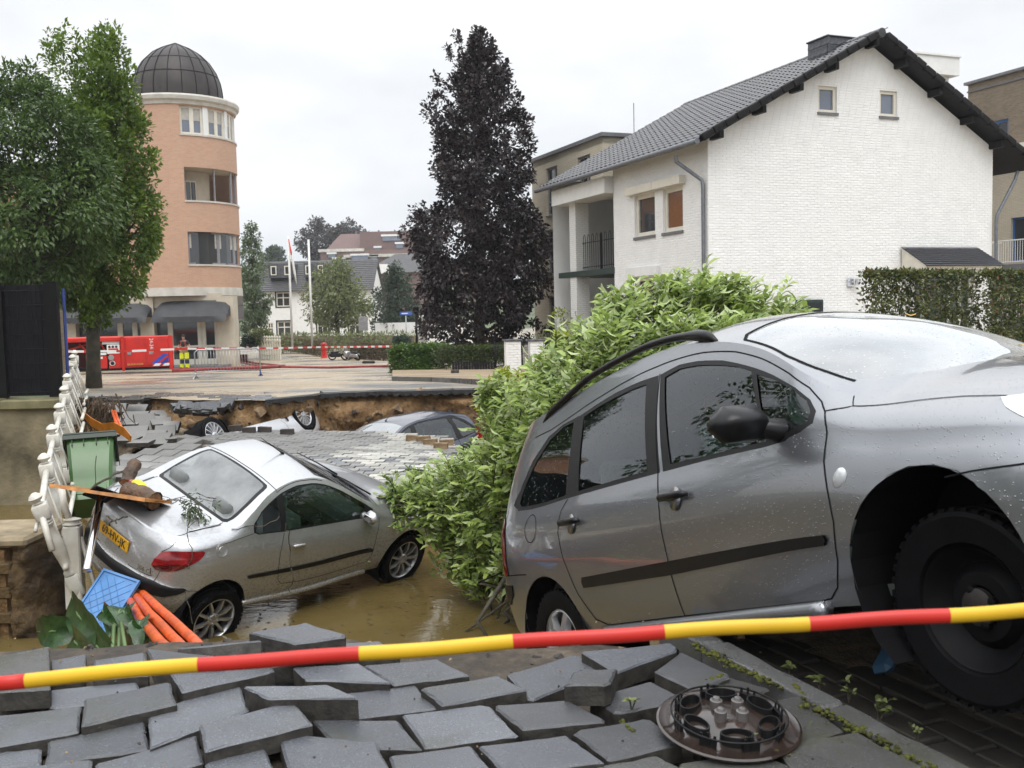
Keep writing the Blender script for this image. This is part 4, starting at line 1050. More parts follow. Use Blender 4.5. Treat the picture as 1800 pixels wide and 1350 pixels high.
# base: ring, piers, shop front, awnings
c = MB(); c.lathe([(R_ - .3, tz(522)), (R_ + .03, tz(521)), (R_ + .03, tz(507)), (R_ - .3, tz(505))], None, 64); c.build('base_ring', M['pale_stone'], tower, 35)
c = MB(); c.lathe([(1.5, 0), (1.5, tz(519))], None, 40); c.build('core_wall', M['beige_stone'], tower, 35)
shop = lambda px, py: at(px, py, 52.6) - TC
def srect(name, x0, x1, y0, y1, mat, d=.0, th=.15, par=None):
    a, b = at(x0, y1, 52.6 + d) - TC, at(x1, y0, 52.6 + d) - TC; p = MB(); p.box((a.x, a.y, max(0, a.z)), (b.x, a.y + th, b.z)); return p.build(name, mat, par or tower)
srect('pier', 385, 409, 520, 646, M['beige_stone'], -.15, .9); srect('pier', 250, 268, 515, 646, M['beige_stone'], -.1, .6); srect('pier', 118, 130, 520, 646, M['beige_stone'], -.1, .6)
srect('lintel', 112, 385.5, 515, 545, M['beige_stone'], .05, .5)
srect('shop_window', 112, 386, 545, 648, M['pane'], .35, .05)
for x in (270, 300, 352, 358, 382, 160, 212, 238): srect('shop_mullion', x - 2, x + 2, 545, 646, M['cream'], .28, .08)
srect('shop_rail', 268, 386, 606, 612, M['cream'], .26, .08); srect('shop_rail', 268, 386, 630, 646, M['cream'], .26, .08)
p = MB(); a = shop(395, 648); b = shop(95, 632); p.box((b.x, a.y - 1.6, -.1), (a.x + .4, a.y + .2, .18)); p.build('shop_step', M['sill_grey'], tower)
def awning(x0, x1, y0, y1, Y=51.6):
    a, b = at(x0, y1, Y) - TC, at(x1, y0, Y) - TC; W_ = b.x - a.x; H_ = b.z - a.z; m = MB(); nx, ny = 16, 8; P_ = []
    for j in range(ny + 1):
        t = j / ny * PI / 2
        for i in range(nx + 1):
            s = i / nx * 2 - 1; sh = (1 - abs(s) ** 6) ** .5
            P_.append((a.x + W_ * i / nx, a.y + 1.15 - 1.25 * (j / ny) * (.84 + .16 * sh), a.z + .30 + (H_ - .30) * (1 - (j / ny) ** 1.7) * (.66 + .34 * sh)))
    for i in range(nx + 1): P_.append((a.x + W_ * i / nx, a.y - .10, a.z + .03 * (i % 2)))
    m.v = P_
    for j in range(ny + 1):
        for i in range(nx): q = j * (nx + 1) + i; m.f.append((q, q + 1, q + nx + 2, q + nx + 1)); m.m.append(0)
    for i in (0, nx): m.f.append(tuple(j * (nx + 1) + i for j in range(ny + 1)) + (len(m.v),)); m.m.append(0); m.v.append((a.x + W_ * i / nx, a.y + 1.15, a.z + .28))
    return m.build('awning', M['awning'], tower, 40)
awning(266, 396, 526, 568); awning(155, 255, 532, 570); awning(95, 150, 532, 570)
# wing running off to the left behind the trees, with a pale bay next to the tower
wg = empty('orange_brick_wing', (TC.x - 2.2, 55.5, TC.z), 0, 'long orange brick wing of the corner block seen between the trees', 'building')
mb = MB(); wh = [(-6.5, -5, 4.4, 6.2), (-10.5, -9, 4.4, 6.2), (-14.5, -13, 4.4, 6.2), (-6.5, -5, 7.6, 9.4), (-10.5, -9, 7.6, 9.4), (-14.5, -13, 7.6, 9.4)]
wall(mb, -24, -1.6, 3.6, 10.8, wh, lambda u, z, d: (u, d, z), .15); mb.box((-24, .2, 10.6), (-1.6, 8, 10.8)); mb.build('wall', M['orange_brick_flat'], wg)
for h in wh: window(wg, lambda u, z, d: (u, d, z), *h, .12, .08, mull=(.5,), mframe='cream', sill='pale_stone')
p = MB(); p.box((-1.6, -.2, 3.6), (1.2, 4, 10.3)); p.build('pale_bay', simple('yellow_render', (.66, .56, .34), .7), wg)
p = MB(); p.box((-24, -.35, 10.8), (1.2, 8, 11.1)); p.box((-1.9, -.6, 10.3), (1.4, 4.2, 10.8)); p.build('cornice', M['pale_stone'], wg)
p = MB(); p.box((-24, .1, 0), (1, 3, 3.6)); p.build('base_wall', M['beige_stone'], wg)

# --- white house far down the street
def far_box_house(): pass
FY = 100.0
fO = at(430, 600, FY); fO.z = -.06
fwh = empty('far_white_house', (fO.x, FY, -.06), 0, 'white house far down the street with dark tiled roof and dormer windows', 'house')
fz = lambda py: at(540, py, FY).z + .06
fx = lambda px: at(px, 560, FY).x - fO.x
fhs = [(fx(a), fx(b), fz(d), fz(c)) for a, b, c, d in ((487, 511, 513, 538), (487, 511, 564, 591), (557, 576, 564, 590), (613, 635, 563, 590), (529, 537, 515, 531), (470, 480, 566, 590))]
mb = MB(); wall(mb, fx(440), fx(655), 0, fz(510), fhs, gmap, .15); wall(mb, 0, 8, 0, fz(510), [], lambda u, z, d: (fx(655), u, z))
mb.prism([(fx(655), 0, fz(510)), (fx(655), 8, fz(510)), (fx(655), 4, fz(465))], (-.1, 0, 0)); mb.build('wall', M['white'], fwh)
for h in fhs: window(fwh, gmap, *h, .12, .10, mull=(.5,), trans=(.62,), mframe='cream', name='window')
for h in fhs[:4]:
    p = MB()
    for a, b, c, d in ((h[0] - .12, h[0], h[2] - .12, h[3] + .12), (h[1], h[1] + .12, h[2] - .12, h[3] + .12), (h[0], h[1], h[3], h[3] + .12), (h[0], h[1], h[2] - .12, h[2])): bar(p, gmap, a, b, c, d, -.03, .02)
    p.build('window_surround', M['verge'], fwh)
p = MB(); e = fz(510); rdg = fz(455)
p.prism([(fx(440), -.5, e - .1), (fx(440), 4, rdg), (fx(440), 8.5, e - .1), (fx(440), 4, rdg - .2)], (fx(659) - fx(440), 0, 0)); rf = p.build('roof', M['roof_dark'], fwh)
nr = 16
for r in range(nr):
    f = r / nr; p = MB(); y0, y1 = -.5 + 4.5 * f, -.5 + 4.5 * (r + 1) / nr; z0, z1 = e - .1 + (rdg - e + .1) * f, e - .1 + (rdg - e + .1) * (r + 1) / nr
    p.hexa([(fx(440), y0, z0), (fx(658), y0, z0), (fx(658), y1, z1), (fx(440), y1, z1), (fx(440), y0, z0 + .08), (fx(658), y0, z0 + .08), (fx(658), y1, z1 + .03), (fx(440), y1, z1 + .03)]); p.build('tile_course', M['roof_dark'], rf)
for x0, x1, wn_ in ((473, 515, ((477, 487), (501, 512))), (535, 572, ((538, 547), (560, 569)))):
    p = MB(); p.box((fx(x0), .6, fz(487)), (fx(x1), 5, fz(462))); dmr = p.build('dormer', M['slate'], fwh)
    for a, b in wn_: window(fwh, lambda u, z, d: (u, .58 + d, z), fx(a), fx(b), fz(482), fz(466), -.02, .09, mframe='cream', name='dormer_window')

# --- apartment terraces on the hill far behind
HY0 = 165.0
ho = at(620, 560, HY0); hb = empty('hillside_apartment_block', (ho.x, HY0, 0), 0, 'mauve brick terraced apartment building on the hill beyond the white house', 'building')
hx = lambda px, Y=HY0: at(px, 450, Y).x - ho.x
hz = lambda py: at(620, py, HY0).z
def hblock(name, x0, x1, y0, y1, d, mat, par=hb, dep=9): p = MB(); p.box((hx(x0), d, hz(y1)), (hx(x1), d + dep, hz(y0))); return p.build(name, mat, par)
hblock('terrace', 563, 720, 440, 570, 0, M['mauve_brick']); 
p = MB(); z0, z1 = hz(440), hz(407)
p.hexa([(hx(568), 1.5, z0), (hx(745), 1.5, z0), (hx(745), 12, z0), (hx(568), 12, z0), (hx(592), 4.5, z1), (hx(745), 4.5, z1), (hx(745), 12, z1), (hx(592), 12, z1)]); p.build('mansard_roof', M['mauve_brick'], hb)
hblock('terrace', 632, 745, 407, 452, 1.0, M['mauve_brick']); hblock('terrace', 612, 735, 452, 560, -2, M['mauve_brick'])
hblock('coping', 560, 640, 437, 442, -.2, M['pale_stone']); hblock('coping', 608, 738, 449, 454, -2.3, M['pale_stone'])
for x0, x1, y0, y1, d in ((622, 650, 451, 462, -2.4), (658, 668, 436, 443, .9), (672, 704, 416, 424, .8), (696, 708, 430, 438, .8), (586, 606, 455, 466, -.2), (655, 666, 453, 461, -2.2), (577, 590, 446, 452, -.2)):
    w_ = hblock('window', x0, x1, y0, y1, d, M['pane_blue'], hb, .3); p = MB(); p.box((hx(x0) - .2, d - .1, hz(y0)), (hx(x1) + .2, d + .3, hz(y0) + .3)); p.build('window_head', M['white'], w_)
for x in (618, 659, 688): hblock('chimney_pot', x, x + 2, 401, 410, 5, M['sill_grey'], hb, .6)
HY1 = 140.0
h2 = empty('gabled_brick_house', (at(665, 560, HY1).x, HY1, 0), 0, 'small brick house with grey hipped roof and white gable window below the terraces', 'house')
gx = lambda px: at(px, 480, HY1).x - h2.location.x
gz = lambda py: at(665, py, HY1).z
p = MB(); p.box((gx(640), 0, -1), (gx(760), 9, gz(478))); p.build('wall', M['mauve_brick'], h2)
p = MB(); p.hexa([(gx(636), -.6, gz(480)), (gx(764), -.6, gz(480)), (gx(764), 10, gz(480)), (gx(636), 10, gz(480)), (gx(690), 4, gz(444)), (gx(750), 4, gz(444)), (gx(750), 5, gz(444)), (gx(690), 5, gz(444))]); p.build('roof', M['roof_dark'], h2)
p = MB(); p.box((gx(650), -.9, gz(482)), (gx(684), 3, gz(465))); p.build('dormer', M['white'], h2)
window(h2, lambda u, z, d: (u, -.95 + d, z), gx(652), gx(664), gz(480), gz(470), .02, .12, mframe='white')
for a in (641, 661): window(h2, gmap, gx(a), gx(a + 4), gz(503), gz(490), -.03, .1, mframe='white')
# ---------------------------------------------------------------- foliage
def leaf_cloud(name, pos, direc, nrm, size, tone, mat, parent=None, shape='quad', width=.5, curl=.18, kind=None):
    # every leaf a small folded blade: pos (base), direc (towards the tip), nrm (upper side)
    n = len(pos)
    d = direc / np.linalg.norm(direc, axis=1, keepdims=True)
    s = np.cross(d, nrm); s /= np.linalg.norm(s, axis=1, keepdims=True) + 1e-9
    u = np.cross(s, d)
    L_ = size[:, None]; W_ = L_ * width
    if shape == 'quad':
        pts = [pos, pos + d * L_ * .5 + s * W_ * .5 + u * W_ * curl, pos + d * L_ - u * L_ * .06, pos + d * L_ * .5 - s * W_ * .5 + u * W_ * curl]
        tri = [(0, 1, 2), (0, 2, 3)]
    else:
        pts = [pos, pos + d * L_ * .28 + s * W_ * .46 + u * W_ * curl, pos + d * L_ * .62 + s * W_ * .42 + u * W_ * curl, pos + d * L_ - u * L_ * .14,
               pos + d * L_ * .62 - s * W_ * .42 + u * W_ * curl, pos + d * L_ * .28 - s * W_ * .46 + u * W_ * curl, pos + d * L_ * .5]
        tri = [(0, 1, 6), (1, 2, 6), (2, 3, 6), (0, 6, 5), (6, 4, 5), (6, 3, 4)]
    k = len(pts); V = np.stack(pts, 1).reshape(-1, 3)
    T = (np.array(tri)[None] + (np.arange(n) * k)[:, None, None]).reshape(-1, 3)
    me = bpy.data.meshes.new(name); me.vertices.add(len(V)); me.vertices.foreach_set('co', V.astype(np.float32).ravel())
    me.loops.add(T.size); me.loops.foreach_set('vertex_index', T.astype(np.int32).ravel())
    me.polygons.add(len(T)); me.polygons.foreach_set('loop_start', (np.arange(len(T)) * 3).astype(np.int32)); me.polygons.foreach_set('loop_total', np.full(len(T), 3, np.int32))
    a = me.attributes.new('tone', 'FLOAT', 'POINT'); a.data.foreach_set('value', np.repeat(tone, k).astype(np.float32))
    me.materials.append(mat); me.update(); me.validate()
    if parent == 'mesh': return me
    o = link(name, me, parent)
    if kind: o['kind'] = kind
    return o
def unit(n): v = rng.normal(size=(n, 3)); return v / np.linalg.norm(v, axis=1, keepdims=True)
def crown(centers, radii, per, size, jitter, mat, name='crown', parent=None, droop=.3, outward=.6, center=None, tone_c=None, width=.5, shape='quad', up=.5, flat=1.0):
    centers = np.asarray(centers, float); n = len(centers)
    idx = np.repeat(np.arange(n), per)
    off = unit(len(idx)) * (rng.random(len(idx)) ** .45)[:, None] * np.asarray(radii)[idx][:, None]; off[:, 2] *= flat
    pos = centers[idx] + off
    c0 = centers.mean(0) if center is None else np.asarray(center, float)
    out = pos - c0; out /= np.linalg.norm(out, axis=1, keepdims=True) + 1e-6
    loc_ = off / (np.linalg.norm(off, axis=1, keepdims=True) + 1e-6)
    d = out * outward + loc_ * .7 + unit(len(idx)) * .7; d[:, 2] -= droop
    nr = unit(len(idx)) * .7 + out * .5; nr[:, 2] += up
    tc_ = rng.random(n) if tone_c is None else tone_c
    tone = np.clip(tc_[idx] * .55 + rng.random(len(idx)) * .45, 0, 1)
    sz = size * (1 + jitter * rng.normal(size=len(idx))).clip(.5, 1.6)
    return leaf_cloud(name, pos, d, nr, sz, tone, mat, parent, shape, width)
def tree(name, base, H, prof, nclump, per, lsize, mat, label, trunk_r, trunk_h, group=None, crad=.5, shell=.5, seed=1, droop=.3, outward=.6, lean=(0, 0), squash=1.0, limbs=10, width=.5, top_spray=0, bumps=.25, elong=1.0):
    # prof: (height fraction of H, radius) pairs for the crown
    global rng
    rng = np.random.default_rng(seed); rd = random.Random(seed)
    t = empty(name, base, 0, label, 'tree', group)
    hs = [p[0] * H for p in prof]; rs = [p[1] for p in prof]
    m = MB(); pts = [(0, 0, -.15), (.02, 0, trunk_h * .3), (lean[0] * .06, 0, trunk_h * .7), (lean[0] * .12, 0, trunk_h)] + [(lean[0] * (.12 + .88 * f), lean[1] * f, trunk_h + (H * .93 - trunk_h) * f) for f in (.3, .6, 1)]
    rr = [trunk_r * 1.25, trunk_r * 1.02, trunk_r * .95, trunk_r * .9, trunk_r * .6, trunk_r * .35, trunk_r * .06]
    m.tube(pts, rr, 10)
    cl = []; rad = []
    W_ = np.array(rs)
    while len(cl) < nclump:
        h = rd.uniform(hs[0], hs[-1]); r = np.interp(h, hs, rs)
        if rd.random() > (r / max(rs)) ** 1.2 + .03: continue
        a = rd.uniform(0, 2 * PI); b = 1 + bumps * float(vnoise(a * 1.3, h * .8, 1, seed))
        q = r * b * (rd.random() ** shell)
        cl.append((q * math.cos(a) + lean[0] * h / H, q * math.sin(a) * squash + lean[1] * h / H, h)); rad.append(crad * rd.uniform(.6, 1.25))
    for i in range(limbs):
        c = Vector(cl[rd.randrange(len(cl))]); z0 = max(trunk_h * .9, c.z - rd.uniform(.25, .5) * math.hypot(c.x, c.y) - .4); z0 = min(z0, H * .85)
        p0 = Vector((lean[0] * z0 / H, lean[1] * z0 / H, z0)); mid = (p0 + c) / 2 + Vector((0, 0, -.15))
        m.tube([p0, mid, c], [trunk_r * .32, trunk_r * .2, trunk_r * .06], 6)
    m.build('trunk', M['bark'], t, True)
    if top_spray:
        spr = []
        for i in range(top_spray):
            h = hs[-1] * rd.uniform(.78, .96); r = np.interp(h, hs, rs); a = rd.uniform(0, 6.28)
            for k in range(5): spr.append((r * math.cos(a) * (1 + .04 * k), r * math.sin(a), h + k * .11))
        crown(spr, [.10] * len(spr), 9, lsize * .9, .25, mat, 'top_sprays', t, 0, .3, (0, 0, H * .7), None, width)
    crown(cl, rad, per, lsize, .25, mat, 'crown', t, droop, outward, (0, 0, (hs[0] + hs[-1]) / 2 * .9), None, width, 'quad', .5, elong)
    return t
M['leaf_hornbeam'] = leaf_mat('hornbeam_leaf', (.024, .055, .007), (.20, .31, .036))
M['leaf_round'] = leaf_mat('round_tree_leaf', (.018, .048, .011), (.135, .215, .05), .36)
M['leaf_purple'] = leaf_mat('purple_leaf', (.006, .004, .006), (.040, .023, .024), .4, .12)
M['leaf_birch'] = leaf_mat('birch_leaf', (.06, .09, .045), (.17, .23, .11))
M['leaf_light'] = leaf_mat('light_leaf', (.08, .10, .03), (.23, .27, .10))
M['leaf_dark'] = leaf_mat('dark_leaf', (.012, .030, .016), (.05, .09, .045))
M['leaf_far'] = leaf_mat('far_leaf', (.05, .075, .05), (.10, .14, .08))
M['leaf_copper'] = leaf_mat('far_copper_leaf', (.035, .03, .032), (.07, .055, .05))
M['leaf_laurel'] = leaf_mat('laurel_leaf', (.055, .13, .012), (.44, .55, .15), .28, .3)
M['leaf_laurel_back'] = leaf_mat('laurel_leaf_pale_side', (.28, .36, .14), (.58, .65, .36), .5, .25)
M['leaf_yellow'] = leaf_mat('yellow_green_leaf', (.16, .22, .012), (.42, .46, .05), .35, .35)
M['leaf_hedge'] = leaf_mat('hedge_leaf', (.018, .05, .008), (.11, .20, .03), .3)
M['leaf_box'] = leaf_mat('box_leaf', (.020, .035, .006), (.085, .12, .02), .45)
M['leaf_brown'] = leaf_mat('brown_hedge_leaf', (.05, .038, .018), (.13, .095, .045), .6)
M['leaf_photinia'] = leaf_mat('photinia_leaf', (.022, .045, .010), (.15, .17, .045), .32)
M['leaf_red'] = leaf_mat('young_red_leaf', (.16, .05, .03), (.36, .14, .08), .35)
M['leaf_banana'] = leaf_mat('canna_leaf', (.012, .035, .012), (.04, .10, .03), .22, .2)

# street tree at the left: a columnar hornbeam with a bare trunk
b0 = on_street(165, 682)
hb_H = at(195, 52, b0.y).z - b0.z
tree('hornbeam_tree', b0, hb_H, [(.19, .2), (.225, .6), (.32, 1.22), (.446, 1.42), (.525, 1.32), (.68, 1.12), (.84, .88), (.937, .5), (1.0, .08)], 430, 84, .115, M['leaf_hornbeam'],
     'tall columnar green street tree with a bare trunk beside the red container', .17, 1.9, None, .23, .5, 5, .05, .5, (.85, 0), 1.0, 26, .55, 34, .2, 1.6)
# round tree left of it, behind the black fence
rb0 = at(48, 600, 23.0); rb0.z = .9
rH = at(60, 108, 23.0).z - rb0.z
tree('round_crowned_tree', rb0, rH, [(.29, .4), (.34, .95), (.41, 1.5), (.495, 1.8), (.58, 1.9), (.668, 1.75), (.754, 1.5), (.84, 1.15), (.94, .6), (.97, .2)], 330, 100, .125, M['leaf_round'],
     'broad dark green tree behind the black fence at the left edge', .16, 1.8, None, .33, .38, 8, .5, .55, (.25, 0), 1.0, 22, .42, 8, .25)
# copper beech
pb0 = at(842, 630, 40.0); pb0.z = street_z(40)
pH = at(842, 52, 40).z - pb0.z
tree('purple_beech_tree', pb0, pH, [(.05, .9), (.10, 2.1), (.24, 2.85), (.41, 2.7), (.58, 2.15), (.75, 1.7), (.86, 1.2), (.92, .85), (.96, .5), (1.0, .1)], 720, 76, .16, M['leaf_purple'],
     'tall conical dark purple beech tree in the middle of the street', .25, 1.2, None, .34, .42, 12, .15, .55, (.35, 0), 1.0, 30, .6, 22, .32)
# trees down the street
def far_tree(px0, px1, py0, py1, Y, mat, label, name, n=160, per=40, ls=.2, group=None, prof=None, seed=3, tr=.15, droop=.4, bare=.22, crad=None):
    q = at((px0 + px1) / 2, py1, Y); q.z = max(-.06, q.z) if Y < 130 else q.z
    H = at((px0 + px1) / 2, py0, Y).z - q.z; R = (px1 - px0) / 2 * Y / F_PX
    prof = prof or [(bare, .3), (bare + .12, .8), (.55, 1.0), (.75, .85), (.9, .5), (1, .12)]
    return tree(name, q, H, [(a, b * R) for a, b in prof], n, per, ls, mat, label, tr, H * bare, group, crad or R * .28, .5, seed, droop, .5, (0, 0), 1.0, 12, .5, 4, .3)
far_tree(420, 478, 396, 604, 72, M['leaf_birch'], 'weeping birch right behind the round brick tower', 'birch_tree', 170, 44, .20, None, [(.12, .55), (.25, .9), (.45, 1.0), (.65, .85), (.82, .5), (.93, .3), (1, .06)], 4, .14, .9)
far_tree(536, 652, 458, 604, 80, M['leaf_light'], 'light green spreading tree in front of the far white house', 'spreading_tree', 210, 44, .24, None, [(.2, .25), (.3, .8), (.45, 1.0), (.65, .82), (.85, .5), (1, .1)], 6, .2)
far_tree(660, 738, 462, 606, 86, M['leaf_dark'], 'dark green conifer like tree between far house and purple beech', 'dark_tree', 200, 46, .24, None, [(.12, .6), (.25, 1.0), (.5, .92), (.7, .66), (.88, .35), (1, .06)], 7, .2)
far_tree(528, 590, 388, 470, 200, M['leaf_copper'], 'tall dark tree on the hill left of the terraced apartments', 'hill_tree', 130, 34, .55, None, None, 9, .3, .3, .15)
far_tree(580, 645, 391, 452, 205, M['leaf_copper'], 'dark tree on the hill directly above the terraced apartments', 'hill_tree', 120, 34, .55, None, None, 10, .3, .3, .15)
far_tree(466, 505, 433, 500, 190, M['leaf_far'], 'pale green tree on the hill above the far white house', 'hill_tree', 90, 34, .5, None, None, 11, .3)
# shrubs and hedges
def hedge(name, label, pts, h, w_, mat, n, ls, lift=0.0, group=None, extra=None, shape='quad', width=.5, cat='hedge'):
    # along a ground line: leaves fill a clipped block, denser at its surface
    pts = [Vector(p) for p in pts]; seg = [(a, b, (b - a).length) for a, b in zip(pts, pts[1:])]; tot = sum(s[2] for s in seg)
    P_, D_, N_ = [], [], []
    for i in range(n):
        u = random.random() * tot
        for a, b, l in seg:
            if u <= l: break
            u -= l
        d = (b - a).normalized(); s = Vector((-d.y, d.x, 0)); q = a + d * u
        side = random.choice(('top', 'f', 'f', 'b', 'in')); v, z = random.uniform(-1, 1), random.random()
        if side == 'top': z = 1.0; o = Vector((0, 0, 1))
        elif side == 'f': v = -1; o = -s
        elif side == 'b': v = 1; o = s
        else: o = Vector((0, 0, 1))
        q = q + s * (v * w_ / 2) + Vector((0, 0, lift + z * (h - lift))) + Vector((random.gauss(0, .03), random.gauss(0, .03), random.gauss(0, .035)))
        P_.append(q); D_.append(o * .5 + Vector((random.gauss(0, .6), random.gauss(0, .6), random.gauss(.1, .6)))); N_.append(o + Vector((random.gauss(0, .5), random.gauss(0, .5), .6)))
    t = empty(name, pts[0], 0, label, cat, group)
    P_ = np.array(P_) - np.array(pts[0]); rg = np.random.default_rng(len(P_))
    tn = np.clip(.5 + .35 * np.array([float(vnoise(p[0], p[2] * 2, 3, 2)) for p in P_]) + .3 * rg.normal(size=len(P_)), 0, 1)
    leaf_cloud('foliage', P_, np.array(D_), np.array(N_), ls * rg.uniform(.7, 1.25, len(P_)), tn, mat, t, shape, width)
    m = MB()
    for a, b, l in seg:
        k = max(2, int(l / .35))
        for i in range(k):
            q = a.lerp(b, (i + .5) / k) - pts[0]; m.tube([q + Vector((0, 0, -.05)), q + Vector((random.gauss(0, .04), random.gauss(0, .04), h * .5)), q + Vector((random.gauss(0, .1), random.gauss(0, .1), h * .92))], [.014, .011, .004], 5)
    m.build('stems', M['bark'], t)
    if extra:
        mat2, n2 = extra; k = rg.choice(len(P_), n2); leaf_cloud('young_leaves', P_[k] + np.array([0, 0, .03]), np.array(D_)[k], np.array(N_)[k], ls * rg.uniform(.6, 1.1, n2), rg.random(n2), mat2, t, shape, width)
    return t
q = [on_street(682, 656), on_street(775, 655)]
hedge('laurel_hedge', 'rounded glossy laurel hedge at the end of the clipped dark hedge', [q[0] + Vector((.4, .5, 0)), q[1] + Vector((0, .5, 0))], at(720, 611, q[0].y).z - q[0].z, 1.2, M['leaf_hedge'], 7000, .11)
q = [on_street(775, 656), on_street(900, 655)]
hedge('clipped_box_hedge', 'clipped dark hedge above a low black board fence', [q[0] + Vector((0, .45, 0)), q[1] + Vector((0, .45, 0))], at(820, 612, q[0].y).z - q[0].z, .45, M['leaf_box'], 9000, .07, .3)
q = [on_street(940, 655), on_street(1020, 650)]
hedge('clipped_box_hedge', 'dark hedge seen through the gate between the white pillars', [q[0] + Vector((0, 1.8, 0)), q[1] + Vector((1.5, 2.2, 0))], 1.05, .5, M['leaf_box'], 2600, .06)
q = [on_street(497, 614), on_street(575, 627)]
hedge('brown_hedge', 'low brown hedge left of the red hydrant', [q[0], q[1]], .85, .6, M['leaf_brown'], 5200, .12)
q = [on_street(622, 630), on_street(690, 634)]
hedge('brown_hedge', 'low brown hedge right of the red hydrant behind the fallen scooter', [q[0], q[1]], .85, .6, M['leaf_brown'], 5000, .12)
q = [at(500, 603, 72), at(735, 607, 66)]
for p in q: p.z = -.06
hedge('planting_strip', 'strip of tall loose grassy planting behind the brown hedges', q, 1.25, 2.2, M['leaf_light'], 2600, .32, .1, None, None, 'quad', .22, 'planting')
for px0, px1, py0, py1, lab in ((438, 482, 577, 606, 'bright green rounded bush beside the far white railing'), (424, 458, 588, 612, 'low dark bush at the foot of the tall grey sign'), (940, 985, 600, 640, 'small dark bush behind the second white pillar'), (690, 722, 592, 604, 'small grey green bush in the garden below the dark tree')):
    a = at(px0, py1, 62 if px0 < 700 else 33); b = at(px1, py1, a.y); R = (b.x - a.x) / 2; c = (a + b) / 2; c.z = max(c.z, street_z(c.y)); h = at((px0 + px1) / 2, py0, a.y).z - c.z
    t = empty('bush', c, 0, lab, 'bush'); cs = [(R * .75 * random.uniform(-1, 1), R * .6 * random.uniform(-1, 1), h * random.uniform(.25, .8)) for _ in range(46)]
    crown(cs, [R * .32] * 46, 44, .13, .25, M['leaf_light'] if 'bright' in lab else M['leaf_dark'], 'foliage', t)
    m = MB(); [m.tube([(0, 0, -.1), Vector(c_) * .5, c_], [.03, .02, .005], 5) for c_ in cs[:12]]; m.build('stems', M['bark'], t)
# photinia screens on poles before the gable
ph = []
for (x0, x1, lab) in ((1521, 1600, 'clipped red tipped hedge panel nearest to the wall lamp'), (1604, 1706, 'clipped red tipped hedge panel in front of the glass door'), (1722, 1815, 'clipped red tipped hedge panel at the right edge')):
    Yh = 19.5; a, b = at(x0, 570, Yh), at(x1, 570, Yh + .4); a.z = b.z = .75
    top = at((x0 + x1) / 2, 482, Yh).z - .75; lift = at(x0, 600, Yh).z - .75
    ph.append(hedge('hedge_panel', lab, [a, b], top, .32, M['leaf_photinia'], 5200, .085, max(.2, lift - .5), 'clipped hedge panels before the white gable', (M['leaf_red'], 160)))
# the uprooted laurel that lies behind the near car
bl_spots = [(1240, 548, 8.2, .42), (1130, 572, 8.4, .42), (1340, 556, 8.0, .34), (1392, 572, 7.7, .20), (1040, 624, 8.6, .40), (962, 688, 9.0, .40), (905, 775, 9.5, .48), (830, 848, 10.0, .45), (768, 872, 10.4, .36), (880, 890, 9.7, .5),
  (830, 950, 10.2, .42), (872, 985, 9.7, .33), (1010, 715, 8.4, .5), (1100, 650, 8.0, .5), (1200, 625, 7.8, .4), (1290, 600, 7.6, .3), (940, 800, 9.0, .42), (985, 770, 8.6, .4), (800, 910, 10.3, .40), (1185, 515, 8.4, .20), (1290, 512, 8.2, .20), (1085, 535, 8.6, .2), (870, 690, 9.6, .22), (840, 1000, 10.0, .2), (915, 840, 9.3, .35), (720, 880, 10.7, .20), (690, 872, 10.8, .15), (740, 850, 10.7, .2), (980, 900, 9.2, .45), (1050, 800, 8.8, .45), (945, 985, 9.2, .40), (1040, 950, 8.8, .45), (1120, 850, 8.4, .45), (850, 1015, 9.8, .25), (990, 1050, 8.7, .4), (1180, 760, 8.0, .45)]
rng = np.random.default_rng(21)
fb0 = at(860, 1000, 9.9)
fb = empty('fallen_laurel_bush', fb0, 0, 'large uprooted bright green laurel bush lying between the two silver cars', 'bush')
Pp, Dd, Nn, Ss, Tt = [], [], [], [], []
o0 = np.array(fb0)
cen = np.array(at(1010, 800, 9.6))
sprays = MB()
for (px, py, Y, r) in bl_spots:
    c = np.array(at(px, py, Y)); ns = int(105 * (r / .4) ** 2) + 16
    for s in range(ns):
        v = unit(1)[0]; v[1] -= .55; v[2] += .25; v /= np.linalg.norm(v)
        tip = c + v * r * rng.uniform(.55, 1.12)
        dr = v * .7 + unit(1)[0] * .45 + np.array([.25, -.1, .35]); dr /= np.linalg.norm(dr)
        st = tip - dr * rng.uniform(.22, .36)
        tn = rng.random() * .6
        nl = rng.integers(8, 13); ln = np.linalg.norm(tip - st)
        if s % 3 == 0: sprays.tube([st - o0, (st + tip) / 2 - o0 + np.array([0, 0, .01]), tip - o0], [.006, .004, .002], 4)
        sd_ = np.cross(dr, [0, 0, 1.0]) + 1e-3; sd_ /= np.linalg.norm(sd_)
        for k in range(nl):
            f = (k + .5) / nl; p = st + (tip - st) * f
            sg = 1 if k % 2 else -1
            dd = dr * .75 + sd_ * sg * .75 + unit(1)[0] * .22; dd[2] -= .12
            Pp.append(p); Dd.append(dd); Nn.append(np.array([0, -.35, 1.0]) + unit(1)[0] * .35); Ss.append(rng.uniform(.05, .13)); Tt.append(np.clip(tn + rng.uniform(.1, .5), 0, 1))
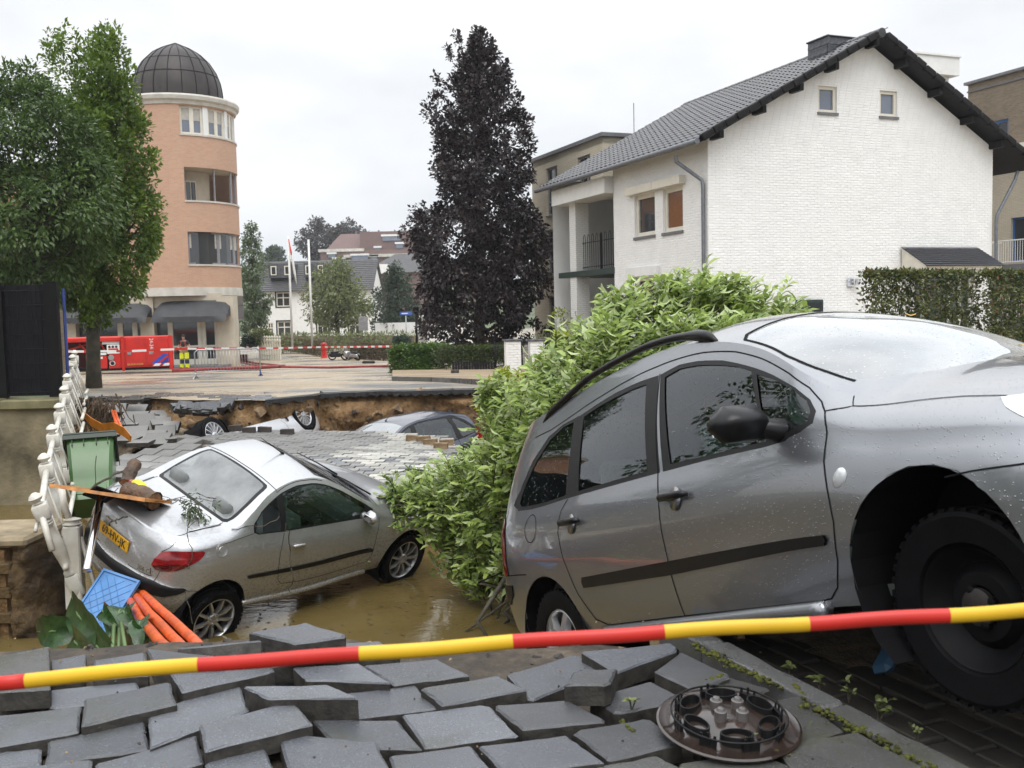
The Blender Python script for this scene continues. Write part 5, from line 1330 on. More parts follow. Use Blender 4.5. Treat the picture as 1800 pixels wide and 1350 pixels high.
# drooping sprays over the near edge of the car and the water
for (px, py, Y, tx, ty) in ((690, 850, 10.6, 690, 905), (655, 940, 10.4, 640, 985), (715, 905, 10.5, 645, 955), (740, 925, 10.4, 700, 930), (700, 870, 10.6, 672, 835), (900, 930, 9.4, 865, 1045), (860, 960, 9.7, 835, 1030), (760, 830, 10.5, 690, 832)):
    a = np.array(at(px, py, Y)); b = np.array(at(tx, ty, Y - .1)); sprays.tube([a - o0, (a + b) / 2 - o0 + np.array([0, 0, .04]), b - o0], [.008, .006, .002], 4)
    for k in range(34):
        f = rng.random(); p = a + (b - a) * f + np.array([0, 0, .08 * f * (1 - f)]); dd = (b - a) / np.linalg.norm(b - a) * .6 + unit(1)[0] * .7
        Pp.append(p); Dd.append(dd); Nn.append(np.array([0, -.4, 1.0]) + unit(1)[0] * .4); Ss.append(rng.uniform(.06, .10)); Tt.append(rng.random() * .6)
Pp = np.array(Pp) - o0; Dd = np.array(Dd); Nn = np.array(Nn); Ss = np.array(Ss); Tt = np.array(Tt)
# the 300 leaves nearest the camera are single leaves, the rest one mass
front = np.argsort(np.linalg.norm(Pp + o0 - np.array([0, 0, EYE]), axis=1))
pick = front[np.linspace(0, len(front) * .35, 300).astype(int)]
mask = np.ones(len(Pp), bool); mask[pick] = False
back = rng.random(len(Pp)) < .26
ix = np.where(mask & ~back)[0]; leaf_cloud('foliage', Pp[ix], Dd[ix], Nn[ix], Ss[ix], Tt[ix], M['leaf_laurel'], fb, 'leaf', .40, .16, 'stuff')
ix = np.where(mask & back)[0]; leaf_cloud('pale_foliage', Pp[ix], Dd[ix], -Nn[ix], Ss[ix], Tt[ix], M['leaf_laurel_back'], fb, 'leaf', .40, .16, 'stuff')
for i in pick:
    link('leaf', leaf_cloud('leaf', Pp[i:i + 1], Dd[i:i + 1], Nn[i:i + 1], Ss[i:i + 1], Tt[i:i + 1], M['leaf_laurel_back'] if back[i] else M['leaf_laurel'], 'mesh', 'leaf', .40), fb)
for (px, py, Y, tx, ty, tY, r) in ((850, 1010, 9.9, 1180, 560, 8.2, .045), (850, 1010, 9.9, 930, 720, 9.2, .035), (860, 1000, 9.9, 740, 870, 10.4, .03), (860, 1000, 9.9, 1060, 640, 8.5, .035), (870, 1000, 9.8, 1330, 570, 7.9, .03)):
    a = Vector(at(px, py, Y)); b = Vector(at(tx, ty, tY)); sprays.tube([a - fb0, a.lerp(b, .5) - fb0 + Vector((0, .2, .1)), b - fb0], [r, r * .7, r * .2], 6)
sprays.build('branches', M['bark'], fb, True)
# yellow-green spray at its far side
yb0 = at(875, 720, 10.6); yb = empty('yellow_green_shrub', yb0, 0, 'yellow green leafy shrub at the far end of the fallen bush', 'bush')
cs, rs_ = [], []
for (px, py, Y, r) in ((905, 690, 10.4, .20), (870, 708, 10.6, .18), (935, 665, 10.2, .16), (960, 640, 10.0, .10), (925, 722, 10.2, .22), (892, 668, 10.6, .08), (990, 660, 9.8, .12), (985, 600, 9.8, .05), (998, 625, 9.8, .06)):
    for k in range(7): cs.append(np.array(at(px, py, Y)) - np.array(yb0) + unit(1)[0] * r * .7); rs_.append(r * .55)
crown(cs, rs_, 26, .085, .25, M['leaf_yellow'], 'foliage', yb, .25, .6, (.2, 0, -.3), None, .42, 'leaf')
m = MB(); [m.tube([(0.2, 0, -.5), Vector(c_) * .6, c_], [.012, .008, .003], 5) for c_ in cs[::5]]; m.build('stems', M['bark'], yb)
# ---------------------------------------------------------------- car bodies: a side skin that wraps round both ends and a top skin
def smooth_fn(pts):                           # monotone cubic through (x, y) pairs
    x = np.array([p[0] for p in pts], float); y = np.array([p[1] for p in pts], float)
    h = np.diff(x); d = np.diff(y) / h; m = np.zeros_like(y)
    m[0], m[-1] = d[0], d[-1]
    for i in range(1, len(x) - 1):
        if d[i - 1] * d[i] > 0:
            w1, w2 = 2 * h[i] + h[i - 1], h[i] + 2 * h[i - 1]; m[i] = (w1 + w2) / (w1 / d[i - 1] + w2 / d[i])
    def f(q):
        q = np.clip(np.asarray(q, float), x[0], x[-1]); i = np.clip(np.searchsorted(x, q) - 1, 0, len(x) - 2)
        t = (q - x[i]) / h[i]
        return y[i] * (1 + 2 * t) * (1 - t) ** 2 + m[i] * h[i] * t * (1 - t) ** 2 + y[i + 1] * t * t * (3 - 2 * t) + m[i + 1] * h[i] * t * t * (t - 1)
    return f
class Shape:
    def __init__(s, **k):
        s.k = k
        for n_ in ('zs', 'zb', 'zt', 'zc', 'wm', 'xr', 'xf', 'low', 'roll', 'tum'): setattr(s, n_, smooth_fn(k[n_]))
        s.xcr, s.xcf, s.n, s.nf, s.p = k['xcr'], k['xcf'], k['n'], k.get('nf', 2.4), k.get('p', 2.2)
        s.Lx = s.xcf - s.xcr
    def side(s, a, t):
        a = np.asarray(a, float); t = np.asarray(t, float)
        th = np.where(a < 1, (1 - a), np.where(a > 1 + s.Lx, a - 1 - s.Lx, 0)) * PI / 2
        rear = a < 1; front = a > 1 + s.Lx
        n_ = np.where(rear, s.n, s.nf)
        sn = np.abs(np.sin(th)) ** (2 / n_); cs = np.abs(np.cos(th)) ** (2 / n_)
        x0 = np.where(rear, s.xcr - (s.xcr - s.k['xr0']) * sn, np.where(front, s.xcf + (s.k['xf0'] - s.xcf) * sn, s.xcr + a - 1))
        zs, zb, zt = s.zs(x0), s.zb(x0), s.zt(x0)
        z = np.where(t < 1, zs + (zb - zs) * t, zb + (zt - zb) * (t - 1))
        x = np.where(rear, s.xcr - (s.xcr - s.xr(z)) * sn, np.where(front, s.xcf + (s.xf(z) - s.xcf) * sn, x0))
        u = np.clip(t - 1, 0, 1); dz = np.maximum(0, z - zb)
        y = s.wm(x0) * s.low(np.clip(t, 0, 1)) - np.where(t > 1, s.tum(x0) * (s.k.get('k1', .44) * dz + s.k.get('k2', .48) * dz * dz) + s.roll(x0) * u ** 1.9, 0)
        return np.stack([x, y * cs, z], -1)
    def top(s, a, e):
        a = np.asarray(a, float); e = np.asarray(e, float)
        E_ = s.side(a, np.full_like(a, 2.0)); x = E_[..., 0]; zc = np.maximum(s.zc(x), E_[..., 2])
        return np.stack([x, E_[..., 1] * e, E_[..., 2] + (zc - E_[..., 2]) * (1 - np.abs(e) ** s.p)], -1)
    def a_of_x(s, x, z=None):
        x = np.asarray(x, float); z = np.full_like(x, .7) if z is None else np.asarray(z, float)
        r = np.clip((s.xcr - x) / (s.xcr - s.xr(z)), 0, 1) ** (s.n / 2); f = np.clip((x - s.xcf) / (s.xf(z) - s.xcf), 0, 1) ** (s.nf / 2)
        return np.where(x < s.xcr, 1 - np.arcsin(r) / (PI / 2), np.where(x > s.xcf, 1 + s.Lx + np.arcsin(f) / (PI / 2), 1 + x - s.xcr))
    def t_of_z(s, x, z):
        zs, zb, zt = s.zs(x), s.zb(x), s.zt(x)
        return np.where(z < zb, (z - zs) / (zb - zs), 1 + (z - zb) / np.maximum(zt - zb, 1e-4))
    def P(s, patch, a, t): return s.side(a, t) if patch == 'side' else s.top(a, t)
    def normal(s, patch, a, t):
        e = 1e-3
        if patch == 'side':
            t = np.clip(t, .004, 1.996); a = np.clip(a, .004, 1.996 + s.Lx)
        else:
            t = np.clip(t, .004, .985); a = np.clip(a, .05, 1.95 + s.Lx)
        da = s.P(patch, a + e, t) - s.P(patch, a - e, t); dt = s.P(patch, a, t + e) - s.P(patch, a, t - e)
        n_ = np.cross(dt, da) if patch == 'side' else np.cross(da, dt)
        n_ = n_ / (np.linalg.norm(n_, axis=-1, keepdims=True) + 1e-12)
        if patch == 'side':
            fix = n_[..., 1] < -.2; n_[fix] *= -1
        else:
            fix = n_[..., 2] < 0; n_[fix] *= -1
        return n_
S206 = Shape(xcr=-.12, xcf=2.45, n=2.7, nf=2.3, xr0=-.64, xf0=3.15,
    zs=[(-.7, .30), (-.3, .27), (.25, .26), (1.0, .24), (1.8, .28), (2.4, .27), (3.2, .27)],
    zb=[(-.66, .78), (-.5, .83), (-.3, .865), (0, .905), (.3, .935), (.65, .922), (1.1, .915), (1.64, .905), (1.85, .885), (2.1, .835), (2.4, .765), (2.7, .69), (3.0, .61), (3.17, .54)],
    zt=[(-.66, .925), (-.5, .945), (-.3, .96), (0, .985), (.12, 1.015), (.3, 1.12), (.5, 1.235), (.7, 1.295), (.9, 1.322), (1.05, 1.322), (1.2, 1.30), (1.4, 1.225), (1.6, 1.125), (1.8, 1.02), (1.95, .96), (2.1, .925), (2.4, .86), (2.7, .785), (2.95, .70), (3.17, .60)],
    zc=[(-.66, .93), (-.55, .955), (-.3, .980), (0, 1.005), (.10, 1.03), (.3, 1.16), (.5, 1.285), (.62, 1.33), (.8, 1.365), (1.0, 1.375), (1.13, 1.36), (1.3, 1.29), (1.5, 1.19), (1.75, 1.065), (1.95, .985), (2.1, .955), (2.4, .905), (2.7, .825), (2.95, .725), (3.17, .60)],
    wm=[(-.7, .80), (-.2, .815), (.5, .826), (1.5, .832), (2.2, .835), (2.6, .82), (3.2, .80)],
    xr=[(.2, -.58), (.3, -.635), (.40, -.672), (.52, -.672), (.56, -.635), (.7, -.62), (.85, -.585), (.95, -.53)],
    xf=[(.2, 3.05), (.4, 3.16), (.55, 3.16), (.7, 3.08), (.9, 2.95)],
    low=[(0, .945), (.12, .972), (.4, .998), (.55, 1.0), (.8, .985), (1, .925)],
    roll=[(-.7, .10), (-.1, .09), (.2, .02), (.6, .0), (1.5, .0), (1.8, .03), (2.1, .13), (3.2, .22)], tum=[(-.7, .2), (-.1, .4), (.3, 1), (1.6, 1), (2.0, .6), (2.2, .1), (3.2, 0)])
S307 = Shape(xcr=-.42, xcf=2.85, n=3.4, nf=2.3, xr0=-.90, xf0=3.56, k1=.33, k2=.22,
    zs=[(-.9, .30), (-.5, .29), (.3, .29), (1.2, .30), (2.1, .31), (2.6, .29), (3.6, .24)],
    zb=[(-.92, 1.04), (-.6, 1.035), (0, 1.0), (.5, .985), (1.1, .965), (1.6, .945), (2.0, .925), (2.22, .90), (2.5, .83), (2.9, .76), (3.3, .67), (3.56, .60)],
    zt=[(-.92, 1.50), (-.6, 1.545), (-.06, 1.575), (.36, 1.59), (.73, 1.585), (1.0, 1.56), (1.23, 1.52), (1.55, 1.43), (1.78, 1.335), (1.98, 1.22), (2.12, 1.12), (2.22, 1.045), (2.32, .995), (2.6, .945), (2.85, .89), (3.05, .845), (3.3, .77), (3.56, .66)],
    zc=[(-.92, 1.56), (-.6, 1.61), (-.06, 1.65), (.36, 1.665), (.73, 1.66), (1.0, 1.645), (1.23, 1.63), (1.5, 1.565), (1.8, 1.445), (2.1, 1.28), (2.3, 1.155), (2.45, 1.08), (2.6, 1.035), (2.85, .975), (3.05, .915), (3.3, .82), (3.56, .67)],
    wm=[(-.9, .845), (-.3, .868), (.5, .872), (1.5, .873), (2.5, .875), (2.9, .87), (3.6, .85)],
    xr=[(.2, -.82), (.4, -.95), (.6, -.97), (.66, -.93), (.9, -.93), (1.05, -.90), (1.5, -.76)],
    xf=[(.2, 3.45), (.4, 3.56), (.55, 3.56), (.7, 3.5), (.95, 3.3)],
    low=[(0, .955), (.1, .975), (.4, 1.0), (.55, 1.0), (.8, .978), (1, .918)],
    roll=[(-.9, .03), (-.3, .0), (1.5, .0), (2.0, .02), (2.25, .10), (2.5, .17), (3.6, .24)], tum=[(-.9, .9), (-.3, 1), (1.8, 1), (2.15, .7), (2.35, .1), (3.6, 0)])
def cut_poly(bm, poly, lay, val):
    # cut the flat parameter mesh along the polygon's edges, then mark the faces inside it
    n = len(poly)
    for i in range(n):
        a, b = poly[i], poly[(i + 1) % n]
        dx, dy = b[0] - a[0], b[1] - a[1]
        if dx * dx + dy * dy < 1e-10: continue
        x0, x1 = min(a[0], b[0]) - 1e-4, max(a[0], b[0]) + 1e-4; y0, y1 = min(a[1], b[1]) - 1e-4, max(a[1], b[1]) + 1e-4
        fs = []
        for f in bm.faces:
            vx = [v.co.x for v in f.verts]
            if max(vx) < x0 or min(vx) > x1: continue
            vy = [v.co.y for v in f.verts]
            if max(vy) < y0 or min(vy) > y1: continue
            sd_ = [dx * (y - a[1]) - dy * (x - a[0]) for x, y in zip(vx, vy)]
            if min(sd_) < -1e-9 and max(sd_) > 1e-9: fs.append(f)
        if not fs: continue
        geom = set(fs)
        for f in fs: geom.update(f.edges); geom.update(f.verts)
        bmesh.ops.bisect_plane(bm, geom=list(geom), dist=1e-5, plane_co=(a[0], a[1], 0), plane_no=(-dy, dx, 0))
    xs_ = [p[0] for p in poly]; ys_ = [p[1] for p in poly]; X0, X1, Y0_, Y1_ = min(xs_), max(xs_), min(ys_), max(ys_)
    for f in bm.faces:
        c = f.calc_center_median()
        if X0 <= c.x <= X1 and Y0_ <= c.y <= Y1_ and inside(c.x, c.y, poly): f[lay] = val
def arc_poly(S, cx, cz, r, n=22, z0=None):
    pts = []
    for i in range(n + 1):
        an = PI * (1 - i / n) * 1.0; x, z = cx + r * math.cos(an), cz + r * math.sin(an)
        pts.append((x, z))
    pts = [(cx - r, -.3)] + pts + [(cx + r, -.3)]
    out = []
    for x, z in pts:
        a = float(S.a_of_x(x, z)); t = float(S.t_of_z(x, z)); out.append((a, max(t, -.05)))
    return out
def build_car(S, root, paint, feats, arches, seams=(), na=None):
    # feats: (name, patch, polygon in (a, t), material or None for a hole, both sides?, offset, separate part?)
    import itertools
    body_parts = {}
    for patch in ('side', 'top'):
        tv = np.concatenate([np.linspace(0, 1, 13), np.linspace(1, 2, 12)[1:]]) if patch == 'side' else np.linspace(0, 1, 13)
        av = np.concatenate([np.linspace(0, 1, 18), np.arange(1.06, .999 + S.Lx, .055), np.linspace(1 + S.Lx, 2 + S.Lx, 18)])
        bm = bmesh.new(); lay = bm.faces.layers.int.new('k')
        vv = [[bm.verts.new((a, t, 0)) for t in tv] for a in av]
        for i in range(len(av) - 1):
            for j in range(len(tv) - 1): bm.faces.new((vv[i][j], vv[i + 1][j], vv[i + 1][j + 1], vv[i][j + 1]))
        fl = [f for f in feats if f[1] == patch]
        for k, f in enumerate(fl): cut_poly(bm, f[2], lay, k + 1)
        if patch == 'side':
            for k, ar in enumerate(arches): cut_poly(bm, arc_poly(S, *ar), lay, -1)
        bm.verts.index_update(); bm.faces.index_update()
        co = np.array([v.co for v in bm.verts]); Pn = S.P(patch, co[:, 0], co[:, 1]); Nn_ = S.normal(patch, co[:, 0], co[:, 1])
        groups = {}
        for f in bm.faces: groups.setdefault(f[lay], []).append([v.index for v in f.verts])
        bm.free()
        for k, faces in groups.items():
            if k == -1: continue
            if k == 0: name, mat, off, sep = 'body', paint, 0.0, False
            else: name, _, _, mat, off, sep = fl[k - 1]
            if mat is None: continue
            for sgn in (1, -1):
                used = sorted(set(itertools.chain.from_iterable(faces))); mp_ = {u: i for i, u in enumerate(used)}
                P_ = Pn[used] + Nn_[used] * off; Q = Nn_[used].copy()
                P_ = P_ * np.array([1, sgn, 1]); Q = Q * np.array([1, sgn, 1])
                F_ = [tuple(mp_[i] for i in f) for f in faces]
                vt = [[], 0]
                for f in F_[::max(1, len(F_) // 40)]:
                    p0, p1, p2 = P_[f[0]], P_[f[1]], P_[f[2]]; vt[1] += float(np.sign(np.cross(p1 - p0, p2 - p0) @ Q[f[0]]))
                if vt[1] < 0: F_ = [f[::-1] for f in F_]
                key = (name, sgn) if sep == 'each' else (name, 0)
                body_parts.setdefault(key, (mat, []))[1].append((P_, Q, F_))
    out = {}
    for (name, sgn), (mat, chunks) in body_parts.items():
        V_ = np.concatenate([c[0] for c in chunks]); Nq = np.concatenate([c[1] for c in chunks]); F_ = []; b = 0
        for c in chunks: F_ += [tuple(i + b for i in f) for f in c[2]]; b += len(c[0])
        me = bpy.data.meshes.new(name); me.from_pydata(V_.tolist(), [], F_); me.materials.append(mat)
        me.polygons.foreach_set('use_smooth', [True] * len(me.polygons)); me.update()
        me.normals_split_custom_set_from_vertices(Nq.tolist())
        out[(name, sgn)] = link(name, me, root)
    # seams: thin dark ribbons that lie in the panel joints
    def ribbon(mb, patch, pts, w_, sgn):
        den = []
        for p, q in zip(pts, pts[1:]):
            n = max(2, int(max(abs(q[0] - p[0]), abs(q[1] - p[1]) * .5) / .03))
            den += [(p[0] + (q[0] - p[0]) * i / n, p[1] + (q[1] - p[1]) * i / n) for i in range(n)]
        den.append(pts[-1]); d = np.array(den); P_ = S.P(patch, d[:, 0], d[:, 1]); Q = S.normal(patch, d[:, 0], d[:, 1])
        tg = np.gradient(P_, axis=0); sd_ = np.cross(Q, tg); sd_ /= np.linalg.norm(sd_, axis=1, keepdims=True) + 1e-9
        A_ = P_ + sd_ * w_ / 2 + Q * .0015; B_ = P_ - sd_ * w_ / 2 + Q * .0015
        m_ = np.array([1, sgn, 1]); A_ = A_ * m_; B_ = B_ * m_
        for i in range(len(A_) - 1): mb.add([A_[i], A_[i + 1], B_[i + 1], B_[i]], [(0, 1, 2, 3)])
    if seams:
        mb = MB()
        for patch, pts, w_ in seams:
            for sgn in (1, -1): ribbon(mb, patch, pts, w_, sgn)
        mb.build('panel_gaps', M['gap'], root)['kind'] = 'stuff'
    # wheel wells and floor
    mb = MB()
    for cx, cz, r in [a[:3] for a in arches]:
        for sgn in (1, -1):
            yo = float(S.wm(cx)) * .985 * sgn; yi = yo - .36 * sgn; n = 18
            ring = [(cx + (r + .004) * math.cos(PI * 1.25 - PI * 1.5 * i / n), cz + (r + .004) * math.sin(PI * 1.25 - PI * 1.5 * i / n)) for i in range(n + 1)]
            for i in range(n):
                (xa, za), (xb, zb_) = ring[i], ring[i + 1]; mb.add([(xa, yo, za), (xb, yo, zb_), (xb, yi, zb_), (xa, yi, za)], [(0, 1, 2, 3)])
            b = len(mb.v); mb.v += [(x, yi, z) for x, z in ring]; mb.f.append(tuple(range(b, b + n + 1))); mb.m.append(0)
    av = np.linspace(.12, 1.88 + S.Lx, 60); E0 = S.side(av, av * 0)
    for i in range(59):
        a_, b_ = E0[i], E0[i + 1]; ya, yb = min(abs(a_[1]), .50), min(abs(b_[1]), .50)
        mb.add([(a_[0], ya, a_[2] + .03), (b_[0], yb, b_[2] + .03), (b_[0], -yb, b_[2] + .03), (a_[0], -ya, a_[2] + .03)], [(0, 1, 2, 3)])
        for sg in (1, -1):
            xm = (a_[0] + b_[0]) / 2
            if all(abs(xm - ar[0]) > ar[2] + .05 for ar in arches): mb.add([(a_[0], sg * ya, a_[2] + .03), (b_[0], sg * yb, b_[2] + .03), (b_[0], sg * abs(b_[1]), b_[2]), (a_[0], sg * abs(a_[1]), a_[2])], [(0, 1, 2, 3)])
    mb.build('underbody', M['gap'], root)
    return out
def tyre_mesh(R, rr, w_, name='tyre'):
    h = w_ / 2; prof = [(rr, -h * .75), (rr + .01, -h * .9), (R * .93, -h), (R * .975, -h * .93), (R, -h * .78)]
    for g in (-.45, 0, .45): prof += [(R, h * (g - .10)), (R - .007, h * (g - .07)), (R - .007, h * (g + .07)), (R, h * (g + .10))]
    prof += [(R, h * .78), (R * .975, h * .93), (R * .93, h), (rr + .01, h * .9), (rr, h * .75)]
    m = MB(); m.lathe(prof, None, 56, 0, True)
    for k in range(44):                          # shoulder blocks
        for s in (-1, 1):
            an = 2 * PI * (k + (.5 if s > 0 else 0)) / 44
            Rm = Matrix.Rotation(an, 4, 'Z'); m.box((R * .955, -.011, min(s * h * .62, s * h * .93)), (R + .0045, .011, max(s * h * .62, s * h * .93)), 0, Rm)
    return m.mesh(name, M['tyre'], 35)
M['hub_grey'] = simple('rusty_hub', (.04, .034, .031), .5, .2, .3, 14)
def rim_mesh(rr, w_, style, mat):
    m = MB(); h = w_ / 2
    if style == 'steel':
        m.lathe([(rr, h * .8), (rr * .95, h * .72), (rr * .80, h * .2), (rr * .70, h * .10), (rr * .55, h * .42), (rr * .34, h * .46), (rr * .30, h * .25), (.02, h * .25)], None, 40, 0, False, False)
        m.lathe([(rr * .30, h * .44), (rr * .30, h * .62), (rr * .22, h * .70), (.02, h * .72)], None, 28, 1)
        for k in range(4): a = PI / 4 + k * PI / 2; m.lathe([(.016, 0), (.016, .02), (.008, .024)], Matrix.Translation((rr * .28 * math.cos(a), rr * .28 * math.sin(a), h * .44)), 8)
        return m.mesh('rim', [mat, M['hub_grey']], 40)
    m.lathe([(rr + .006, h * .82), (rr * .985, h * .86), (rr * .95, h * .78), (rr * .92, h * .1), (rr * .90, -h * .7), (rr, -h * .8)], None, 48, 0, False, False)
    n, w0, w1, zc_, bulge = {'nine': (9, .030, .020, .62, .10), 'six': (6, .05, .062, .55, .15), 'many': (15, .016, .020, .75, .05), 'five': (5, .06, .05, .6, .1)}[style]
    m.lathe([(rr * .30, h * .2), (rr * .30, h * zc_), (rr * .25, h * (zc_ + .10)), (rr * .12, h * (zc_ + .12)), (.02, h * (zc_ + .10))], None, 30, 0, False, True)
    for k in range(n):
        Rm = Matrix.Rotation(2 * PI * k / n, 4, 'Z'); r0, r1 = rr * .22, rr * .965; zt_ = h * zc_; ze = h * .80; rm_ = (r0 + r1) / 2
        p = [(r0, -w0 / 2, zt_ - .03), (rm_, -w0 * .5, zt_ + bulge * .2 - .028), (r1, -w1 / 2, ze - .03), (r1, w1 / 2, ze - .03), (rm_, w0 * .5, zt_ + bulge * .2 - .028), (r0, w0 / 2, zt_ - .03)]
        q = [(x, y * .78, z + .03 + (bulge * .06 if 0 < i % 3 < 2 else 0)) for i, (x, y, z) in enumerate(p)]
        m.add([Rm @ Vector(v) for v in p + q], [(0, 1, 4, 5), (1, 2, 3, 4), (6, 11, 10, 7), (7, 10, 9, 8), (0, 6, 7, 1), (1, 7, 8, 2), (3, 9, 10, 4), (4, 10, 11, 5), (2, 8, 9, 3), (0, 5, 11, 6)])
    nb = 4 if style != 'five' else 5
    for k in range(nb): a = 2 * PI * k / nb + .4; m.lathe([(.010, 0), (.010, .02), (.005, .022)], Matrix.Translation((rr * .18 * math.cos(a), rr * .18 * math.sin(a), h * (zc_ + .04))), 8)
    return m.mesh('rim', mat, 38)
def disc_mesh(rr):
    m = MB(); m.lathe([(.02, .012), (rr * .74, .012), (rr * .74, -.012), (.02, -.012)], None, 32); m.box((-.05, rr * .45, -.03), (.09, rr * .8, .035)); return m.mesh('brake_disc', M['steel_black'], 40)
def wheel(root, pos, out, R, rr, w_, style, mat, spin=0.0, steer=0.0):
    z = Vector((math.sin(steer) * (1 if out > 0 else 1), out * math.cos(steer), 0)); F = axis_frame(pos, z) @ Matrix.Rotation(spin, 4, 'Z')
    o = link('wheel', tyre_mesh(R, rr, w_, 'wheel'), root, F); link('rim', rim_mesh(rr, w_, style, mat), o); link('brake_disc', disc_mesh(rr), o, Matrix.Translation((0, 0, -.02))); return o
def seats(root, rows, zf, w_=.26):
    for x in rows:
        for y in (-.36, .36):
            m = MB(); m.rbox((-.05, -w_, .0), (.45, w_, .16), .05); m.rbox((-.02, -w_, .1), (.14, w_, .68), .06, 0, Matrix.Rotation(-.25, 4, 'Y')); m.rbox((-.22, -.13, .66), (-.12, .13, .84), .04)
            m.build('seat', M['seat'], root, 45, Matrix.Translation((x, y, zf)))
def pose(root, R, T): root.matrix_world = Matrix(((*R[0], T[0]), (*R[1], T[1]), (*R[2], T[2]), (0, 0, 0, 1)))
def mirror_part(root, S, a, t, out, housing, glass_, size=(.10, .13, .085)):
    p = S.side(np.array([a]), np.array([t]))[0]
    for sg in (1, -1):
        q = Vector((p[0], p[1] * sg, p[2])); m = MB()
        c = q + Vector((-.03, sg * out, .05)); m.rbox(c - Vector(size), c + Vector((size[0], size[1], size[2])), .055)
        m.tube([q + Vector((0, -.03 * sg, 0)), q + Vector((-.005, sg * .05, .02)), c + Vector((0, -sg * size[1] * .6, -.02))], [.05, .04, .035], 8)
        o = m.build('side_mirror', housing, root, 60)
        g = MB(); g.rbox(c + Vector((-size[0] - .003, -size[1] * .55, -size[2] * .5)), c + Vector((-size[0] + .004, size[1] * .55, size[2] * .5)), .003); g.build('mirror_glass', M['chrome'] if glass_ else M['pane'], o)
def handles(root, S, spots, mat, inset=None, size=(.11, .014)):
    for a, t in spots:
        p = S.side(np.array([a]), np.array([t]))[0]; n_ = S.normal('side', np.array([a]), np.array([t]))[0]
        for sg in (1, -1):
            c = Vector((p[0], p[1] * sg, p[2])); nn_ = Vector((n_[0], n_[1] * sg, n_[2])); F = frame(c + nn_ * .004, (1, 0, -.05), nn_)
            m = MB(); m.tube([(-size[0], 0, .006), (-size[0] * .8, 0, .024), (size[0] * .8, 0, .026), (size[0], 0, .006)], [.008, size[1], size[1], .008], 8)
            o = m.build('door_handle', mat, root, True, F)
            if inset: d = MB(); d.lathe([(.001, 0), (.042, .001), (.045, .0025), (.001, .003)], Matrix.Diagonal((1, 1.15, 1, 1)), 20); d.build('handle_recess', inset, o, True, Matrix.Translation((.0, -.01, .0)))

# ================= the near estate car, nose up on the pavement
c307 = empty('estate_car', (0, 0, 0), 0, 'grey silver estate car tilted nose up on the broken pavement at the right', 'car')
def xz(S, pts): return [(float(S.a_of_x(x, z)), float(S.t_of_z(x, z))) for x, z in pts]
f_frame = [(2.428, 1.79), (2.586, 1.835), (2.75, 1.84), (2.95, 1.835), (3.173, 1.80), (3.33, 1.775), (3.47, 1.735), (3.55, 1.64), (3.59, 1.47), (3.585, 1.22), (3.52, 1.06), (3.44, .985), (3.32, .975), (2.98, .985), (2.60, .985)]
f_glass = [(2.475, 1.757), (2.594, 1.800), (2.75, 1.803), (2.902, 1.795), (3.083, 1.782), (3.175, 1.757), (3.226, 1.515), (3.263, 1.356), (3.295, 1.213), (3.324, 1.02), (3.015, 1.02), (2.654, 1.03)]
f_tri = [(3.215, 1.735), (3.339, 1.728), (3.45, 1.70), (3.535, 1.60), (3.562, 1.44), (3.555, 1.26), (3.47, 1.11), (3.36, 1.035), (3.338, 1.12), (3.27, 1.42)]
r_frame = [(1.585, 1.725), (1.79, 1.76), (1.977, 1.785), (2.2, 1.79), (2.412, 1.79), (2.575, .985), (2.1, .985), (1.70, .985)]
r_glass = [(1.665, 1.700), (1.82, 1.728), (1.984, 1.742), (2.15, 1.748), (2.305, 1.745), (2.46, 1.025), (2.1, 1.022), (1.775, 1.020)]
q_frame = [(1.60, 1.735), (1.40, 1.735), (1.25, 1.68), (1.10, 1.48), (1.01, 1.24), (.975, 1.04), (1.01, .975), (1.2, .97), (1.60, .985), (1.72, .985), (1.66, 1.30)]
q_glass = [(1.545, 1.70), (1.42, 1.705), (1.285, 1.64), (1.15, 1.456), (1.06, 1.23), (1.015, 1.05), (1.055, 1.005), (1.2, 1.0), (1.58, 1.012), (1.625, 1.02), (1.60, 1.37)]
strip3 = [(1.808, .395), (1.796, .36), (1.806, .32), (2.2, .316), (2.601, .312), (3.1, .33), (3.605, .353), (3.622, .385), (3.612, .413), (3.1, .408), (2.624, .402), (2.2, .398)]
lampR = [(.80, .50), (.93, .485), (.92, .60), (.925, .74), (.90, .90), (.84, .96), (.76, .96), (.70, .50)]
bstrip3 = [(.0, .30), (.5, .30), (.88, .26), (.955, .33), (.965, .41), (.6, .43), (.0, .43)]
ws3 = [(a, e) for a, e in ((2.98, 0), (2.98, .35), (2.985, .65), (3.0, .84), (3.05, .93), (3.361, .945), (3.504, .915), (3.64, .875), (3.76, .74), (3.84, .60), (3.90, .297), (3.92, 0))]
hl3 = [(4.27, 1.76), (4.31, 1.55), (4.38, 1.30), (4.75, .98), (4.85, 1.3), (4.7, 1.6), (4.5, 1.84), (4.32, 1.84)]
sl3 = [(.05, .0), (5.2, .0), (5.2, -.1), (.05, -.1)]
